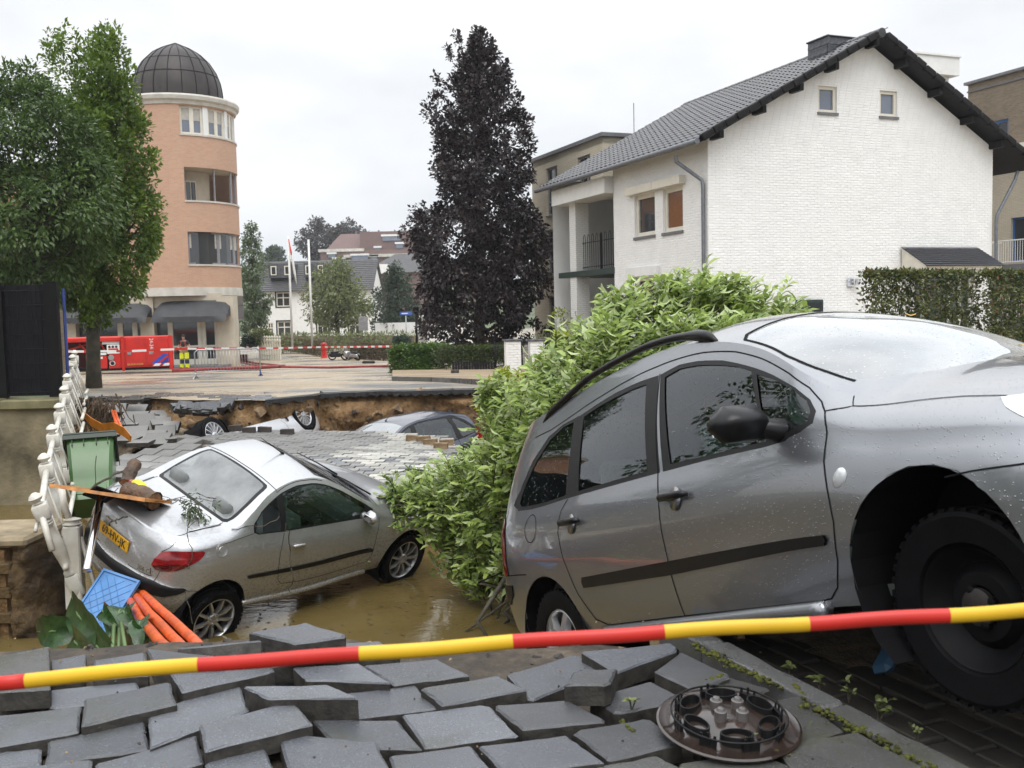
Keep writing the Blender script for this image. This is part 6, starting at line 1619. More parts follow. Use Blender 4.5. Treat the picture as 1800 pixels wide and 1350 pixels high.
feats3 = [
 ('windscreen', 'top', ws3, M['glass_wind'], -.003, True),
 ('window_frame', 'side', f_frame, M['black_plastic'], -.001, False), ('door_window', 'side', f_glass, M['glass_side'], -.006, 'each'), ('quarter_light', 'side', f_tri, M['glass_side'], -.006, 'each'),
 ('window_frame', 'side', q_frame, M['black_plastic'], -.001, False), ('rear_quarter_window', 'side', q_glass, M['glass_side'], -.005, 'each'),
 ('window_frame', 'side', r_frame, M['black_plastic'], -.001, False), ('rear_door_window', 'side', r_glass, M['glass_side'], -.006, 'each'),
 ('rub_strip', 'side', strip3, M['rub_black'], .012, 'each'), ('tail_lamp', 'side', lampR, M['lamp_red'], .006, 'each'), ('bumper_strip', 'side', bstrip3, M['black_plastic'], .006, False),
 ('headlamp', 'side', hl3, M['lamp_clear'], .002, 'each'),
]
arch3 = [(-.095, .235, .375), (2.612, .365, .345)]
seams3 = [('side', [(3.632, 1.50), (3.655, 1.15), (3.662, .837), (3.672, .60), (3.670, .485), (3.64, .26), (3.594, .11), (3.542, .050), (3.482, .040), (3.0, .040), (2.609, .042), (2.2, .042), (1.931, .040)], .006),
 ('side', [(2.42, 1.80), (2.50, 1.30), (2.56, .98), (2.594, .82), (2.609, .41), (2.609, .042)], .006), ('side', [(1.66, .98), (1.605, .90), (1.585, .745), (1.623, .544), (1.713, .276), (1.819, .092), (1.931, .040)], .006),
 ('side', [(1.05, 1.75), (1.25, 1.745), (1.638, 1.80), (2.014, 1.845), (2.353, 1.87), (2.774, 1.908), (3.038, 1.918), (3.233, 1.905), (3.421, 1.88), (3.534, 1.82), (3.60, 1.68), (3.632, 1.50)], .006),
 ('side', [(3.632, 1.52), (3.70, 1.68), (3.73, 1.76), (3.926, 1.79), (4.136, 1.824), (4.28, 1.80)], .005), ('top', [(2.99, 0), (2.99, .6), (3.0, .86), (3.05, .945), (3.361, .96), (3.504, .93), (3.65, .89)], .013), ('side', [(4.16, .74), (4.377, .803), (4.6, .9)], .005),
 ('side', [(.0, .50), (.5, .50), (.80, .495), (1.126, .477)], .006), ('side', [(3.73, 1.76), (3.715, 1.87), (3.70, 2.0)], .004)]
build_car(S307, c307, M['silver'], feats3, arch3, seams3)
# belt moulding highlights, roof rails, mirror, handles, filler flap, repeater, wiper
fu = MB(); cth = np.linspace(0, 2 * PI, 40); fa, ft = 1.232 + .075 * np.cos(cth), .82 + .105 * np.sin(cth); P_ = S307.side(fa, ft); Q_ = S307.normal('side', fa, ft)
for i in range(39):
    for s_, k in ((1, 0),):
        a_, b_ = Vector(P_[i] * [1, -1, 1]), Vector(P_[i + 1] * [1, -1, 1]); n_ = Vector(Q_[i] * [1, -1, 1]); ce = Vector((P_[:, 0].mean(), -P_[:, 1].mean(), P_[:, 2].mean())); ra = (a_ - ce).normalized() * .0025; rb_ = (b_ - ce).normalized() * .0025
        fu.add([a_ - ra + n_ * .0015, b_ - rb_ + n_ * .0015, b_ + rb_ + n_ * .0015, a_ + ra + n_ * .0015], [(0, 1, 2, 3)])
fu.build('filler_flap_gap', M['gap'], c307)
handles(c307, S307, [(2.735, .80), (1.75, .80)], M['rub_black'], M['silver'], (.105, .017))
mirror_part(c307, S307, 3.40, 1.10, .15, M['rub_black'], True, (.08, .125, .066))
for sg in (1, -1):
    rp = MB(); p = S307.side(np.array([3.73]), np.array([.736]))[0]; rp.lathe([(.001, .012), (.022, .010), (.032, .002), (.034, -.004)], axis_frame((p[0], p[1] * sg, p[2]), (0, sg, 0)) @ Matrix.Diagonal((1.25, .85, 1, 1)), 20); rp.build('indicator', M['lamp_clear'], c307, True)
    rl_ = MB(); av_ = np.linspace(1.10, 2.86, 26); tt_ = np.concatenate([np.linspace(1.88, 1.99, 8), np.full(18, 1.99)]); P_ = S307.side(av_, tt_); lift = .055 * np.sin(np.clip(np.linspace(0, 1, 26) * 1.0, 0, 1) * PI) ** .35
    rl_.tube([(p[0], p[1] * sg * .98, p[2] + l + .004) for p, l in zip(P_, lift)], [.012] + [.019] * 21 + [.024, .028, .026, .008], 8); rl_.build('roof_rail', M['rub_black'], c307, True)
for y, y2 in ((.30, .66),):
    wp = MB(); aa = [3.90, 3.83]; e1_ = S307.top(np.array([3.86, 3.80, 3.70]), np.abs(np.array([y / .66, (y + y2) / 2 / .66, y2 / .66]).clip(-.9, .9)))
    wp.tube([(e1_[0][0], y, e1_[0][2] + .03), (e1_[1][0], (y + y2) / 2, e1_[1][2] + .022), (e1_[2][0], y2, e1_[2][2] + .014)], [.011, .009, .006], 6); wp.build('wiper', M['rub_black'], c307, True)
seats(c307, (1.25, .25), .34); d_ = MB(); d_.rbox((1.75, -.7, .6), (2.25, .7, .93), .08); d_.build('dashboard', M['interior'], c307, 40)
d_ = MB(); d_.box((-.7, -.72, .32), (2.3, .72, .36)); d_.box((-.75, -.7, .36), (-.1, .7, .80)); d_.build('cabin_floor', M['interior'], c307)
wheel(c307, (-.07, -.74, .215), -1, .315, .205, .20, 'six', M['alloy'], .35); wheel(c307, (-.07, .74, .215), 1, .315, .205, .20, 'six', M['alloy'])
wheel(c307, (2.64, -.69, .265), -1, .300, .190, .205, 'steel', M['steel_black'], .2, .0); wheel(c307, (2.66, .74, .27), 1, .318, .198, .205, 'steel', M['steel_black'], .0, .0)
sa = np.linspace(1.87, 3.50, 30); P_ = S307.side(sa, sa * 0 + .012)
for sg in (1, -1):
    rk = MB(); rk.tube([(p[0], p[1] * sg + .004 * sg, p[2] - .012) for p in P_], .032, 8); rk.build('rocker_panel', M['silver'], c307, True)
pose(c307, [[0.3999, 0.9058, -0.1397], [-0.8622, 0.4235, 0.2781], [0.3111, 0.0093, 0.9503]], [1.0498, 5.4609, 0.5158])

# ================= the silver coupe-cabriolet half sunk in the water
c206 = empty('coupe_car', (0, 0, 0), 0, 'muddy silver two door coupe with yellow number plate tilted in the flooded hole', 'car')
win2 = [(1.401, 1.163), (1.401, 1.372), (1.414, 1.556), (1.512, 1.766), (1.669, 1.833), (1.786, 1.874), (1.988, 1.895), (2.171, 1.895), (2.314, 1.886), (2.517, 1.874), (2.686, 1.82), (2.843, 1.757), (2.93, 1.62), (2.85, 1.04), (2.751, 1.004), (2.203, 1.008), (1.753, 1.004), (1.45, 1.03)]
gl2 = [(1.775, 1.04), (1.785, 1.45), (1.79, 1.845), (1.988, 1.865), (2.171, 1.865), (2.314, 1.855), (2.517, 1.84), (2.66, 1.79), (2.80, 1.72), (2.80, 1.30), (2.76, 1.04), (2.2, 1.045)]
qt2 = [(1.425, 1.18), (1.425, 1.37), (1.438, 1.54), (1.53, 1.73), (1.669, 1.80), (1.715, 1.82), (1.712, 1.4), (1.705, 1.045), (1.46, 1.06)]
tl2 = [(.351, .762), (.37, .87), (.423, .971), (.507, 1.096), (.599, 1.165), (.70, 1.16), (.762, 1.13), (.85, 1.04), (.912, .979), (.892, .937), (.853, .895), (.768, .845), (.697, .795), (.625, .753), (.54, .72), (.475, .703), (.403, .703)]
tlb2 = [(.364, .745), (.442, .80), (.53, .832), (.612, .845), (.69, .845), (.768, .845), (.697, .795), (.625, .753), (.54, .72), (.475, .703), (.403, .703)]
bump2 = [(.0, .495), (.142, .515), (.30, .51), (.42, .505), (.501, .482), (.631, .465), (.736, .470), (.775, .45), (.762, .420), (.716, .377), (.651, .343), (.56, .293), (.462, .28), (.331, .30), (.077, .34), (0, .34)]
strip2 = [(1.362, .46), (1.655, .462), (2.243, .469), (2.908, .477), (2.955, .44), (2.94, .40), (2.256, .402), (1.662, .402), (1.385, .408), (1.362, .43)]
rw2 = [(1.665, 0), (1.667, .5), (1.669, .74), (1.655, .79), (1.623, .805), (1.40, .79), (1.25, .772), (1.225, .73), (1.215, .4), (1.21, 0)]
rwf2 = [(1.69, 0), (1.69, .5), (1.692, .82), (1.67, .86), (1.62, .872), (1.40, .845), (1.22, .82), (1.195, .78), (1.185, .4), (1.18, 0)]
wsc2 = [(2.28, 0), (2.28, .5), (2.29, .86), (2.34, .91), (2.6, .90), (2.85, .885), (2.96, .86), (3.05, .70), (3.10, .35), (3.11, 0)]
wsf2 = [(2.25, 0), (2.25, .5), (2.26, .90), (2.33, .945), (2.6, .935), (2.86, .925), (3.0, .90), (3.09, .72), (3.14, .36), (3.15, 0)]
plr2 = [(.0, .98), (.185, .975), (.205, .90), (.195, .78), (.16, .70), (.10, .67), (0, .665)]
M['silver_roof'] = M['silver_mud']
feats2 = [('window_frame', 'top', rwf2, M['black_plastic'], .001, False), ('rear_window', 'top', rw2, M['glass_mist'], .002, True), ('window_frame', 'top', wsf2, M['black_plastic'], .001, False), ('windscreen', 'top', wsc2, M['glass_clear'], .002, True),
 ('window_frame', 'side', win2, M['black_plastic'], -.001, False), ('door_window', 'side', gl2, M['glass_side'], -.006, 'each'), ('quarter_window', 'side', qt2, None, 0, False),
 ('tail_lamp', 'side', tl2, M['lamp_red'], .006, 'each'), ('lower_lens', 'side', tlb2, M['lamp_dark'], .0065, 'each'), ('rub_strip', 'side', strip2, M['rub_black'], .010, 'each'), ('bumper_strip', 'side', bump2, M['black_plastic'], .010, False)]
arch2 = [(-.06, .245, .340), (2.35, .33, .345)]
seams2 = [('side', [(1.745, .99), (1.716, .862), (1.70, .72), (1.703, .60), (1.718, .42), (1.74, .29), (1.79, .215), (2.001, .192), (2.308, .184), (2.621, .184), (2.90, .205), (2.945, .30), (2.954, .377), (2.96, .695), (2.99, .937), (3.0, 1.0)], .006),
 ('side', [(0, .56), (.2, .56), (.37, .565), (.355, .653), (.35, .70)], .007), ('side', [(.43, .98), (.52, 1.35), (.62, 1.95)], .006), ('top', [(.62, .98), (.83, .86), (1.075, .83), (1.19, .80)], .006),
 ('top', [(1.71, 0), (1.715, .5), (1.725, 1.0)], .008), ('side', [(1.725, 2.0), (1.727, 1.93), (1.86, 1.965), (2.06, 1.968), (2.308, 1.955)], .006), ('side', [(.416, .50), (.435, .60), (.449, .69)], .005), ('side', [(.775, .44), (.80, .425), (.866, .418), (.885, .40)], .005),
 ('side', [(1.0, .985), (1.05, 1.10), (1.24, 1.16), (1.40, 1.13)], .004), ('top', [(3.16, 0), (3.15, .5), (3.08, .86), (3.03, 1.0)], .008)]
build_car(S206, c206, M['silver_mud'], feats2, arch2, seams2)
# number plate in its recess
px_ = float(S206.xr(.72)); pl = MB(); pl.rbox((px_ - .012, -.26, .662), (px_ - .004, .26, .772), .003)
plate = pl.build('number_plate', M['plate_yellow'], c206, False, Matrix.Translation((0, .06, 0)))
pb_ = MB(); pb_.box((px_ - .0135, .222, .667), (px_ - .0122, .256, .767)); pb_.build('country_strip', M['plate_blue'], plate)
def text_mesh(s, size, mat, depth=.0008, name='lettering', align='CENTER', bold=0.0):
    cu = bpy.data.curves.new(name, 'FONT'); cu.body = s; cu.size = size; cu.align_x = align; cu.align_y = 'CENTER'; cu.extrude = depth; cu.resolution_u = 3; cu.offset = bold
    ob = bpy.data.objects.new(name, cu); COL.objects.link(ob); dg = bpy.context.evaluated_depsgraph_get(); me = bpy.data.meshes.new_from_object(ob.evaluated_get(dg)); bpy.data.objects.remove(ob); bpy.data.curves.remove(cu)
    me.materials.clear(); me.materials.append(mat); return me
def text_on(s, size, mat, par, origin, xdir, up, name='lettering', sx=1.0, align='CENTER', bold=0.0):
    x = Vector(xdir).normalized(); u = Vector(up).normalized(); z = x.cross(u)
    F = Matrix(((x.x, u.x, z.x, origin[0]), (x.y, u.y, z.y, origin[1]), (x.z, u.z, z.z, origin[2]), (0, 0, 0, 1))) @ Matrix.Diagonal((sx, 1, 1, 1))
    return link(name, text_mesh(s, size, mat, .0008, name, align, bold), par, F)
text_on('69-HV-JK', .108, M['ink'], plate, (px_ - .0132, -.02, .716), (0, -1, 0), (0, 0, 1), 'registration', .95, 'CENTER', .0012)
text_on('NL', .026, simple('plate_white', (.7, .7, .7), .5), plate, (px_ - .0140, .239, .690), (0, -1, 0), (0, 0, 1), 'country_code', .8)
text_on('206 CC', .06, M['chrome'], c206, tuple(np.array(S206.side(np.array([.30]), np.array([.63]))[0]) * [1, -1, 1] + [-.004, 0, 0]), (.35, -1, 0), (.12, 0, 1), 'model_badge', .9)
text_on('PEUGEOT', .05, M['chrome'], c206, tuple(np.array(S206.side(np.array([.32]), np.array([.66]))[0]) + [-.005, .0, 0]), (-.35, -1, 0), (.12, 0, 1), 'maker_badge', .9)
handles(c206, S206, [(1.905, .80)], M['silver_mud'], None, (.075, .018))
mirror_part(c206, S206, 2.80, 1.05, .11, M['silver_mud'], True, (.06, .09, .065))
fc = MB(); p = S206.side(np.array([1.055]), np.array([.946]))[0]; n_ = S206.normal('side', np.array([1.055]), np.array([.946]))[0]
fc.lathe([(.001, .012), (.030, .012), (.034, .004), (.050, .006), (.052, .002), (.060, .004), (.062, .0)], axis_frame((p[0], -p[1], p[2]), (n_[0], -n_[1], n_[2])), 28); fc.build('filler_cap', M['alloy'], c206, 50)
an = MB(); q0 = S206.top(np.array([2.22]), np.array([.0]))[0]; an.tube([(q0[0], 0, q0[2]), (q0[0] - .05, 0, q0[2] + .03), (q0[0] - .32, .0, q0[2] + .20)], [.016, .006, .003], 6); an.build('aerial', M['rub_black'], c206, True)
wp = MB()
for y0, y1 in ((-.45, .1), (.1, .62)): wp.tube([(2.02, y0, .985), (1.93, (y0 + y1) / 2, 1.03), (1.85, y1, 1.05)], [.010, .008, .005], 6)
wp.build('wiper', M['rub_black'], c206, True)
sa = np.linspace(1.38, 2.92, 30); P_ = S206.side(sa, sa * 0 + .02)
for sg in (1, -1): sp_ = MB(); sp_.tube([(p[0], p[1] * sg + .004 * sg, p[2] - .012) for p in P_], .03, 8); sp_.build('sill_panel', M['silver_mud'], c206, True)
for sg in (1, -1):
    lp = MB(); lv = S206.top(np.array([.84, 1.0, 1.16]), np.array([.84, .82, .83])); lp.tube([(v[0], v[1] * sg, v[2] + .004) for v in lv], [.006, .012, .005], 6, flat=.6); lp.build('lid_fin', M['silver_mud'], c206, True)
seats(c206, (1.0, .35), .30); d_ = MB(); d_.rbox((1.5, -.66, .55), (1.95, .66, .88), .08); d_.build('dashboard', M['interior'], c206, 40); d_ = MB(); d_.box((-.3, -.68, .3), (2, .68, .34)); d_.box((-.35, -.66, .34), (.0, .66, .88)); d_.build('cabin_floor', M['interior'], c206)
st = MB(); st.lathe([(.165, -.012), (.18, 0), (.165, .012), (.15, 0)], axis_frame((1.38, .36, .86), (-1, 0, .45)), 28, 0, True); st.build('steering_wheel', M['rub_black'], c206, True)
wheel(c206, (-.02, -.72, .155), -1, .298, .212, .20, 'nine', M['alloy'], .1); wheel(c206, (-.02, .72, .2), 1, .298, .212, .20, 'nine', M['alloy'])
wheel(c206, (2.40, -.72, .30), -1, .298, .212, .20, 'nine', M['alloy'], .3); wheel(c206, (2.40, .72, .27), 1, .298, .212, .20, 'nine', M['alloy'])
pose(c206, [[0.6166, -0.741, 0.2658], [0.7866, 0.5943, -0.1678], [-0.0337, 0.3125, 0.9493]], [-3.388, 9.4328, -0.1428])
C206M = Matrix(((0.6166, -0.741, 0.2658, -3.388), (0.7866, 0.5943, -0.1678, 9.4328), (-0.0337, 0.3125, 0.9493, -0.1428), (0, 0, 0, 1)))

# ================= the dark blue hatchback and the overturned pale car at the back of the hole
SHB = Shape(xcr=-.30, xcf=2.80, n=2.7, nf=2.3, xr0=-.74, xf0=3.42, k1=.36, k2=.28,
    zs=[(-.8, .30), (.3, .27), (2.1, .27), (3.5, .27)], zb=[(-.8, .98), (-.3, .97), (.5, .94), (1.4, .91), (2.0, .88), (2.3, .82), (2.8, .72), (3.42, .58)],
    zt=[(-.8, 1.05), (-.5, 1.24), (-.2, 1.36), (.2, 1.42), (.7, 1.435), (1.0, 1.40), (1.3, 1.31), (1.6, 1.17), (1.85, 1.03), (2.05, .94), (2.4, .875), (2.8, .79), (3.42, .64)],
    zc=[(-.8, 1.06), (-.5, 1.30), (-.2, 1.43), (.2, 1.485), (.7, 1.49), (1.0, 1.46), (1.3, 1.37), (1.6, 1.23), (1.9, 1.07), (2.1, .97), (2.4, .93), (2.8, .84), (3.42, .65)],
    wm=[(-.8, .82), (0, .85), (2.4, .85), (3.5, .82)], xr=[(.2, -.68), (.4, -.76), (.6, -.77), (.9, -.72), (1.3, -.55)], xf=[(.2, 3.3), (.4, 3.42), (.6, 3.4), (.9, 3.2)],
    low=[(0, .95), (.4, 1.0), (.8, .985), (1, .93)], roll=[(-.8, .03), (1.5, 0), (2.1, .12), (3.5, .22)], tum=[(-.8, .9), (-.3, 1), (1.5, 1), (1.95, .6), (2.2, .1), (3.5, 0)])
ax_ = lambda pts: [(float(SHB.a_of_x(x, z)), float(SHB.t_of_z(x, z))) for x, z in pts]
hb_front = [(1.02, .95), (1.0, 1.20), (.98, 1.36), (1.18, 1.30), (1.40, 1.18), (1.62, 1.05), (1.78, .95), (1.5, .945)]
hb_rear = [(.12, .985), (.10, 1.2), (.14, 1.355), (.5, 1.385), (.88, 1.37), (.91, 1.15), (.92, .965), (.5, .975)]
hb_q = [(-.02, 1.0), (-.32, 1.02), (-.36, 1.08), (-.2, 1.22), (-.02, 1.33), (.04, 1.33), (.02, 1.15)]
hb_dlo = [(-.42, 1.02), (-.40, 1.1), (-.22, 1.27), (-.02, 1.375), (.5, 1.405), (1.0, 1.38), (1.22, 1.31), (1.45, 1.18), (1.68, 1.05), (1.86, .935), (1.5, .925), (.9, .945), (-.1, .98)]
hb_lamp = [(.55, .80), (.95, .78), (.97, 1.0), (.90, 1.35), (.70, 1.5), (.55, 1.2)]
fh_ = [('windscreen', 'top', [(2.36, 0), (2.36, .6), (2.38, .9), (2.6, .92), (3.0, .92), (3.22, .88), (3.32, .5), (3.34, 0)], M['glass_wind'], -.002, True), ('rear_window', 'top', [(.55, 0), (.55, .8), (.9, .88), (1.10, .84), (1.12, 0)], M['glass_side'], -.002, True),
 ('window_frame', 'side', ax_(hb_dlo), M['black_plastic'], -.001, False), ('door_window', 'side', ax_(hb_front), M['glass_side'], -.005, 'each'), ('rear_door_window', 'side', ax_(hb_rear), M['glass_side'], -.005, 'each'), ('quarter_window', 'side', ax_(hb_q), M['glass_side'], -.005, 'each'),
 ('tail_lamp', 'side', hb_lamp, M['lamp_red'], .004, 'each')]
ah = [(0, .30, .34), (2.6, .30, .34)]
hseam = [('side', ax_([(.95, .95), (.97, .6), (.97, .30)]), .006), ('side', ax_([(1.86, .93), (1.95, .7), (1.93, .4), (1.85, .30)]), .006), ('side', ax_([(.10, .97), (.10, .75), (.30, .45), (.38, .30)]), .006), ('side', ax_([(-.3, 1.28), (.1, 1.40), (.6, 1.425), (1.05, 1.395), (1.4, 1.25)]), .006)]
def hatch(label, paint, rim, loc_M, windows=True):
    r = empty('hatchback_car', (0, 0, 0), 0, label, 'car')
    build_car(SHB, r, paint, fh_, ah, hseam); seats(r, (1.0, .15), .30); mirror_part(r, SHB, float(SHB.a_of_x(1.72)), 1.05, .11, paint, True, (.06, .09, .065)); handles(r, SHB, [ax_([(1.12, .82)])[0], ax_([(.25, .84)])[0]], paint, None, (.08, .016))
    for x in (0, 2.6):
        for s in (1, -1): wheel(r, (x, .74 * s, .29), s, .312, .225, .20, rim, M['hubwhite'], .3)
    d = MB(); d.box((-.5, -.7, .3), (2, .7, .34)); d.rbox((1.5, -.68, .55), (1.95, .68, .86), .07); d.build('dashboard', M['interior'], r)
    a = MB(); a.tube([(1.0, 0, 1.46), (.97, 0, 1.49), (.62, 0, 1.70)], [.016, .006, .003], 6); a.build('aerial', M['rub_black'], r, True)
    r.matrix_world = loc_M; return r
fwd = Vector((-.66, -.72, -.09)).normalized()
tgt = at(712, 729, 17.2)
F = frame((0, 0, 0), fwd, (.02, .10, 1)); roofc = F @ Vector((.55, 0, 1.49)); hatch('dark blue hatchback nose down at the back of the hole below the soil bank', M['navy'], 'many', Matrix.Translation(tgt - roofc) @ F)
fwd = Vector((.33, .94, .03)).normalized()
F = frame((0, 0, 0), fwd, (.34, -.14, -.93)); wpos = F @ Vector((2.6, .82, .29)); tgt = at(533, 727, 17.9)
hatch('overturned pale silver hatchback with its wheels in the air', M['white_silver'], 'many', Matrix.Translation(tgt - wpos) @ F)
# ---------------------------------------------------------------- the near things
# barrier tape in front: a slack rolled tape, alternating red and yellow lengths
M['tape_red'] = simple('tape_red', (.62, .028, .018), .45, 0, .12, 3); M['tape_yellow'] = simple('tape_yellow', (.80, .48, .02), .45, 0, .12, 3)
TY = 1.62
tp_px = [(-330, 1233), (46, 1196), (349, 1168), (632, 1150), (902, 1129), (1168, 1111), (1422, 1096), (1668, 1082), (1900, 1066), (2200, 1040)]
cv_ = [at(x, y, TY) for x, y in tp_px]
tape = empty('barrier_tape', cv_[0], 0, 'red and yellow striped barrier tape stretched across the foreground', 'tape')
for i in range(len(cv_) - 1):
    m = MB(); n = 10; P_ = []
    for k in range(n + 1):
        q = cv_[i].lerp(cv_[i + 1], k / n); s_ = cv_[max(0, i - 1)]; P_.append(q - cv_[0] + Vector((0, 0, .0012 * math.sin((i + k / n) * 5))))
    m.tube(P_, .0088, 12, 0, i in (0, len(cv_) - 2), 1.45); m.build('tape_band', M['tape_red'] if i % 2 == 0 else M['tape_yellow'], tape, True)
# wheel cover lying upside down
hc = on(1280, 1275, 1.185); hub = empty('wheel_cover', hc, 0, 'brown black plastic wheel cover lying upside down on the mossy slabs', 'wheel cover')
M['hub_plastic'] = simple('wet_brown_plastic', (.036, .024, .019), .16, 0, .5, 9, .001, 40, c2=(.020, .013, .011), coat=.6)
TIL = Matrix.Rotation(.11, 4, 'X') @ Matrix.Rotation(.03, 4, 'Y'); RH = .222
m = MB(); m.lathe([(.02, .030), (.075, .026), (.12, .012), (.165, .0), (.195, -.004), (RH, .004), (RH + .003, .010), (RH - .004, .014), (.19, .004), (.165, .010), (.12, .024), (.06, .040), (.02, .044)], TIL, 48)
m.build('disc', M['hub_plastic'], hub, 40)
m = MB(); m.lathe([(.178, .040), (.183, .040), (.183, .045), (.178, .045)], TIL, 48, 0, True); m.build('wire_ring', M['black_plastic'], hub, True)
for k in range(8):
    a = 2 * PI * k / 8 + .2; m = MB(); R_k = TIL @ Matrix.Rotation(a, 4, 'Z')
    for y in (-.022, 0, .022): m.box((.168, y - .004, .0), (.172, y + .004, .050 + (.006 if y == 0 else 0)), 0, R_k)
    m.box((.160, -.026, .002), (.170, .026, .034), 0, R_k); m.build('clip', M['black_plastic'], hub)
for k in range(6):
    a = 2 * PI * k / 6 + .5; m = MB(); c = TIL @ Matrix.Translation((.128 * math.cos(a), .128 * math.sin(a), .012)) @ Matrix.Rotation(a, 4, 'Z') @ Matrix.Diagonal((.75, 1.3, 1, 1))
    m.lathe([(.036, .0), (.040, .0), (.040, .034), (.036, .034)], c, 20, 0, True); m.build('hole_collar', M['black_plastic'], hub, 40)
for k in range(4):
    a = PI / 4 + k * PI / 2; m = MB(); m.lathe([(.02, 0), (.02, .030), (.014, .032), (.010, .040), (.003, .042)], TIL @ Matrix.Translation((.048 * math.cos(a), .048 * math.sin(a), .038)), 14); m.build('bolt_boss', simple('grey_boss', (.13, .12, .115), .3, 0, .2, 20), hub, 40)
# yellow leaves on the wet windscreen and pavement
M['leaf_fallen_dull'] = simple('drowned_leaf', (.10, .085, .03), .6, 0, .4, 30); M['leaf_fallen'] = simple('fallen_yellow_leaf', (.55, .33, .03), .5, 0, .3, 30)
R307 = Matrix(((0.3999, 0.9058, -0.1397, 1.0498), (-0.8622, 0.4235, 0.2781, 5.4609), (0.3111, 0.0093, 0.9503, 0.5158), (0, 0, 0, 1)))
def leaf_thing(q, s, yaw, mat, label, name='fallen_leaf', n_=Vector((0, 0, 1))):
    m = MB(); m.add([(0, 0, 0), (.28 * s, .26 * s, .10 * s), (.66 * s, .24 * s, .14 * s), (s, 0, .04 * s), (.66 * s, -.24 * s, .12 * s), (.28 * s, -.26 * s, .08 * s), (.5 * s, 0, 0)], [(0, 1, 6), (1, 2, 6), (2, 3, 6), (3, 4, 6), (4, 5, 6), (5, 0, 6)])
    o = m.build(name, mat); o.matrix_world = axis_frame(q, n_) @ Matrix.Rotation(yaw, 4, 'Z'); tag(o, label, 'leaf'); return o
for a_, e_, sg, s_, yw, lb in ((3.18, .42, 1, .085, .4, 'larger yellow leaf stuck to the wet windscreen'), (2.99, .60, 1, .06, 2.0, 'smaller yellow leaf by the roof edge above the windscreen'), (3.70, .35, 1, .03, 1.0, 'tiny yellow leaf beside the windscreen wiper')):
    p = S307.top(np.array([a_]), np.array([e_]))[0]; leaf_thing(R307 @ Vector((p[0], p[1] * sg, p[2] + .004)), s_, yw, M['leaf_fallen'], lb)
# weeds along the kerb
def weed(px, py, h, nl, ls, lab, Z=1.10, mat='leaf_light'):
    h *= .8; ls *= .75
    q = on(px, py, Z); t = empty('weed', q, 0, lab, 'plant'); P_, D_, N_ = [], [], []; m = MB()
    for k in range(max(2, nl // 3)):
        tip = Vector((random.gauss(0, h * .4), random.gauss(0, h * .3), h * random.uniform(.5, 1))); m.tube([(0, 0, -.02), tip * .5 + Vector((0, 0, .01)), tip], [.003, .0025, .001], 4)
        for j in range(4): f = random.uniform(.4, 1); P_.append(tip * f); D_.append((random.gauss(0, 1), random.gauss(0, 1), .35)); N_.append((random.gauss(0, .3), -.3, 1))
    n = len(P_); leaf_cloud('leaves', np.array(P_), np.array(D_), np.array(N_), ls * np.random.default_rng(n).uniform(.6, 1.2, n), np.random.default_rng(n + 1).random(n), M[mat], t, 'leaf', .5); m.build('stem', M['bark'], t)
for (x, y, h, n, s_, lb) in ((1388, 1183, .05, 6, .045, 'small pale weed nearest the far end of the kerb'), (1440, 1205, .05, 7, .05, 'low weed with two broad leaves beside the kerb'), (1492, 1225, .06, 9, .04, 'leafy weed third along the kerb'), (1545, 1262, .09, 16, .05, 'tallest bushy weed beside the kerb'), (1612, 1292, .05, 8, .035, 'narrow leaved weed at the near end of the kerb'), (1110, 1240, .04, 9, .035, 'green weed sprig growing between slabs left of the wheel cover'), (1325, 1310, .05, 8, .03, 'thin grassy weed in front of the wheel cover'), (1420, 1293, .04, 6, .035, 'small sprout on the slab right of the wheel cover')):
    weed(x, y, h, n, s_, lb, 1.12 if x > 1380 and y < 1300 else 1.17)
m = MB(); q = at(1562, 1155, 3.4); m.rbox((-.07, -.02, -.05), (.07, .02, .05), .03, 0, axis_frame(q, (.3, -.8, .4))); tag(m.build('blue_scrap', simple('dull_blue', (.012, .05, .10), .6)), 'dull blue plastic scrap lying in the dark under the estate car', 'scrap')

# cast iron railing that runs along the left side of the hole
balls = [(70, 872, 9.0), (80, 803, 10.3), (92, 752, 11.6), (104, 714, 12.9), (112.5, 683, 14.2), (117.5, 661, 15.5), (122.5, 641.7, 16.8), (127.5, 627, 18.1), (131, 619, 19.4)]
rail = empty('iron_railing', at(*balls[3]), 0, 'sagging white cast iron railing with ball topped posts beside the bin', 'railing')
ro = Vector(rail.location)
ball_prof = [(.006, .165), (.02, .162), (.05, .14), (.066, .115), (.05, .09), (.035, .083), (.03, .07), (.045, .062), (.03, .055), (.03, .05)]
shaft_prof = [(.045, .0), (.062, -.02), (.045, -.045), (.036, -.07), (.060, -.16), (.066, -.24), (.050, -.40), (.040, -.50), (.055, -.52), (.055, -.55), (.04, -.56)]
pb = MB(); pb.lathe(ball_prof, None, 14); pb.rbox((-.068, -.068, -.10), (.068, .068, .05), .012); pb.lathe([(.05, -.10), (.066, -.125), (.05, -.15)], None, 14)
post_head = pb.mesh('post_head', M['white_iron'], 45)
pb = MB(); pb.lathe([(r, z - .13) for r, z in shaft_prof], None, 14); pb.rbox((-.06, -.06, -.90), (.06, .06, -.69), .01); post_shaft = pb.mesh('baluster', M['white_iron'], 45)
pts = [at(*b) for b in balls]
leans = [(-.42, .18), (-.16, .05), (-.06, 0), (-.04, 0), (0, 0), (0, 0), (0, 0), (0, 0), (0, 0)]
heads = []
for q, (lx, ly) in zip(pts, leans):
    F = frame(q - ro - Vector((0, 0, .12)), (pts[2] - pts[6]).normalized() * -1, (lx, ly, 1)); heads.append(F)
    link('post_head', post_head, rail, F); link('baluster', post_shaft, rail, F)
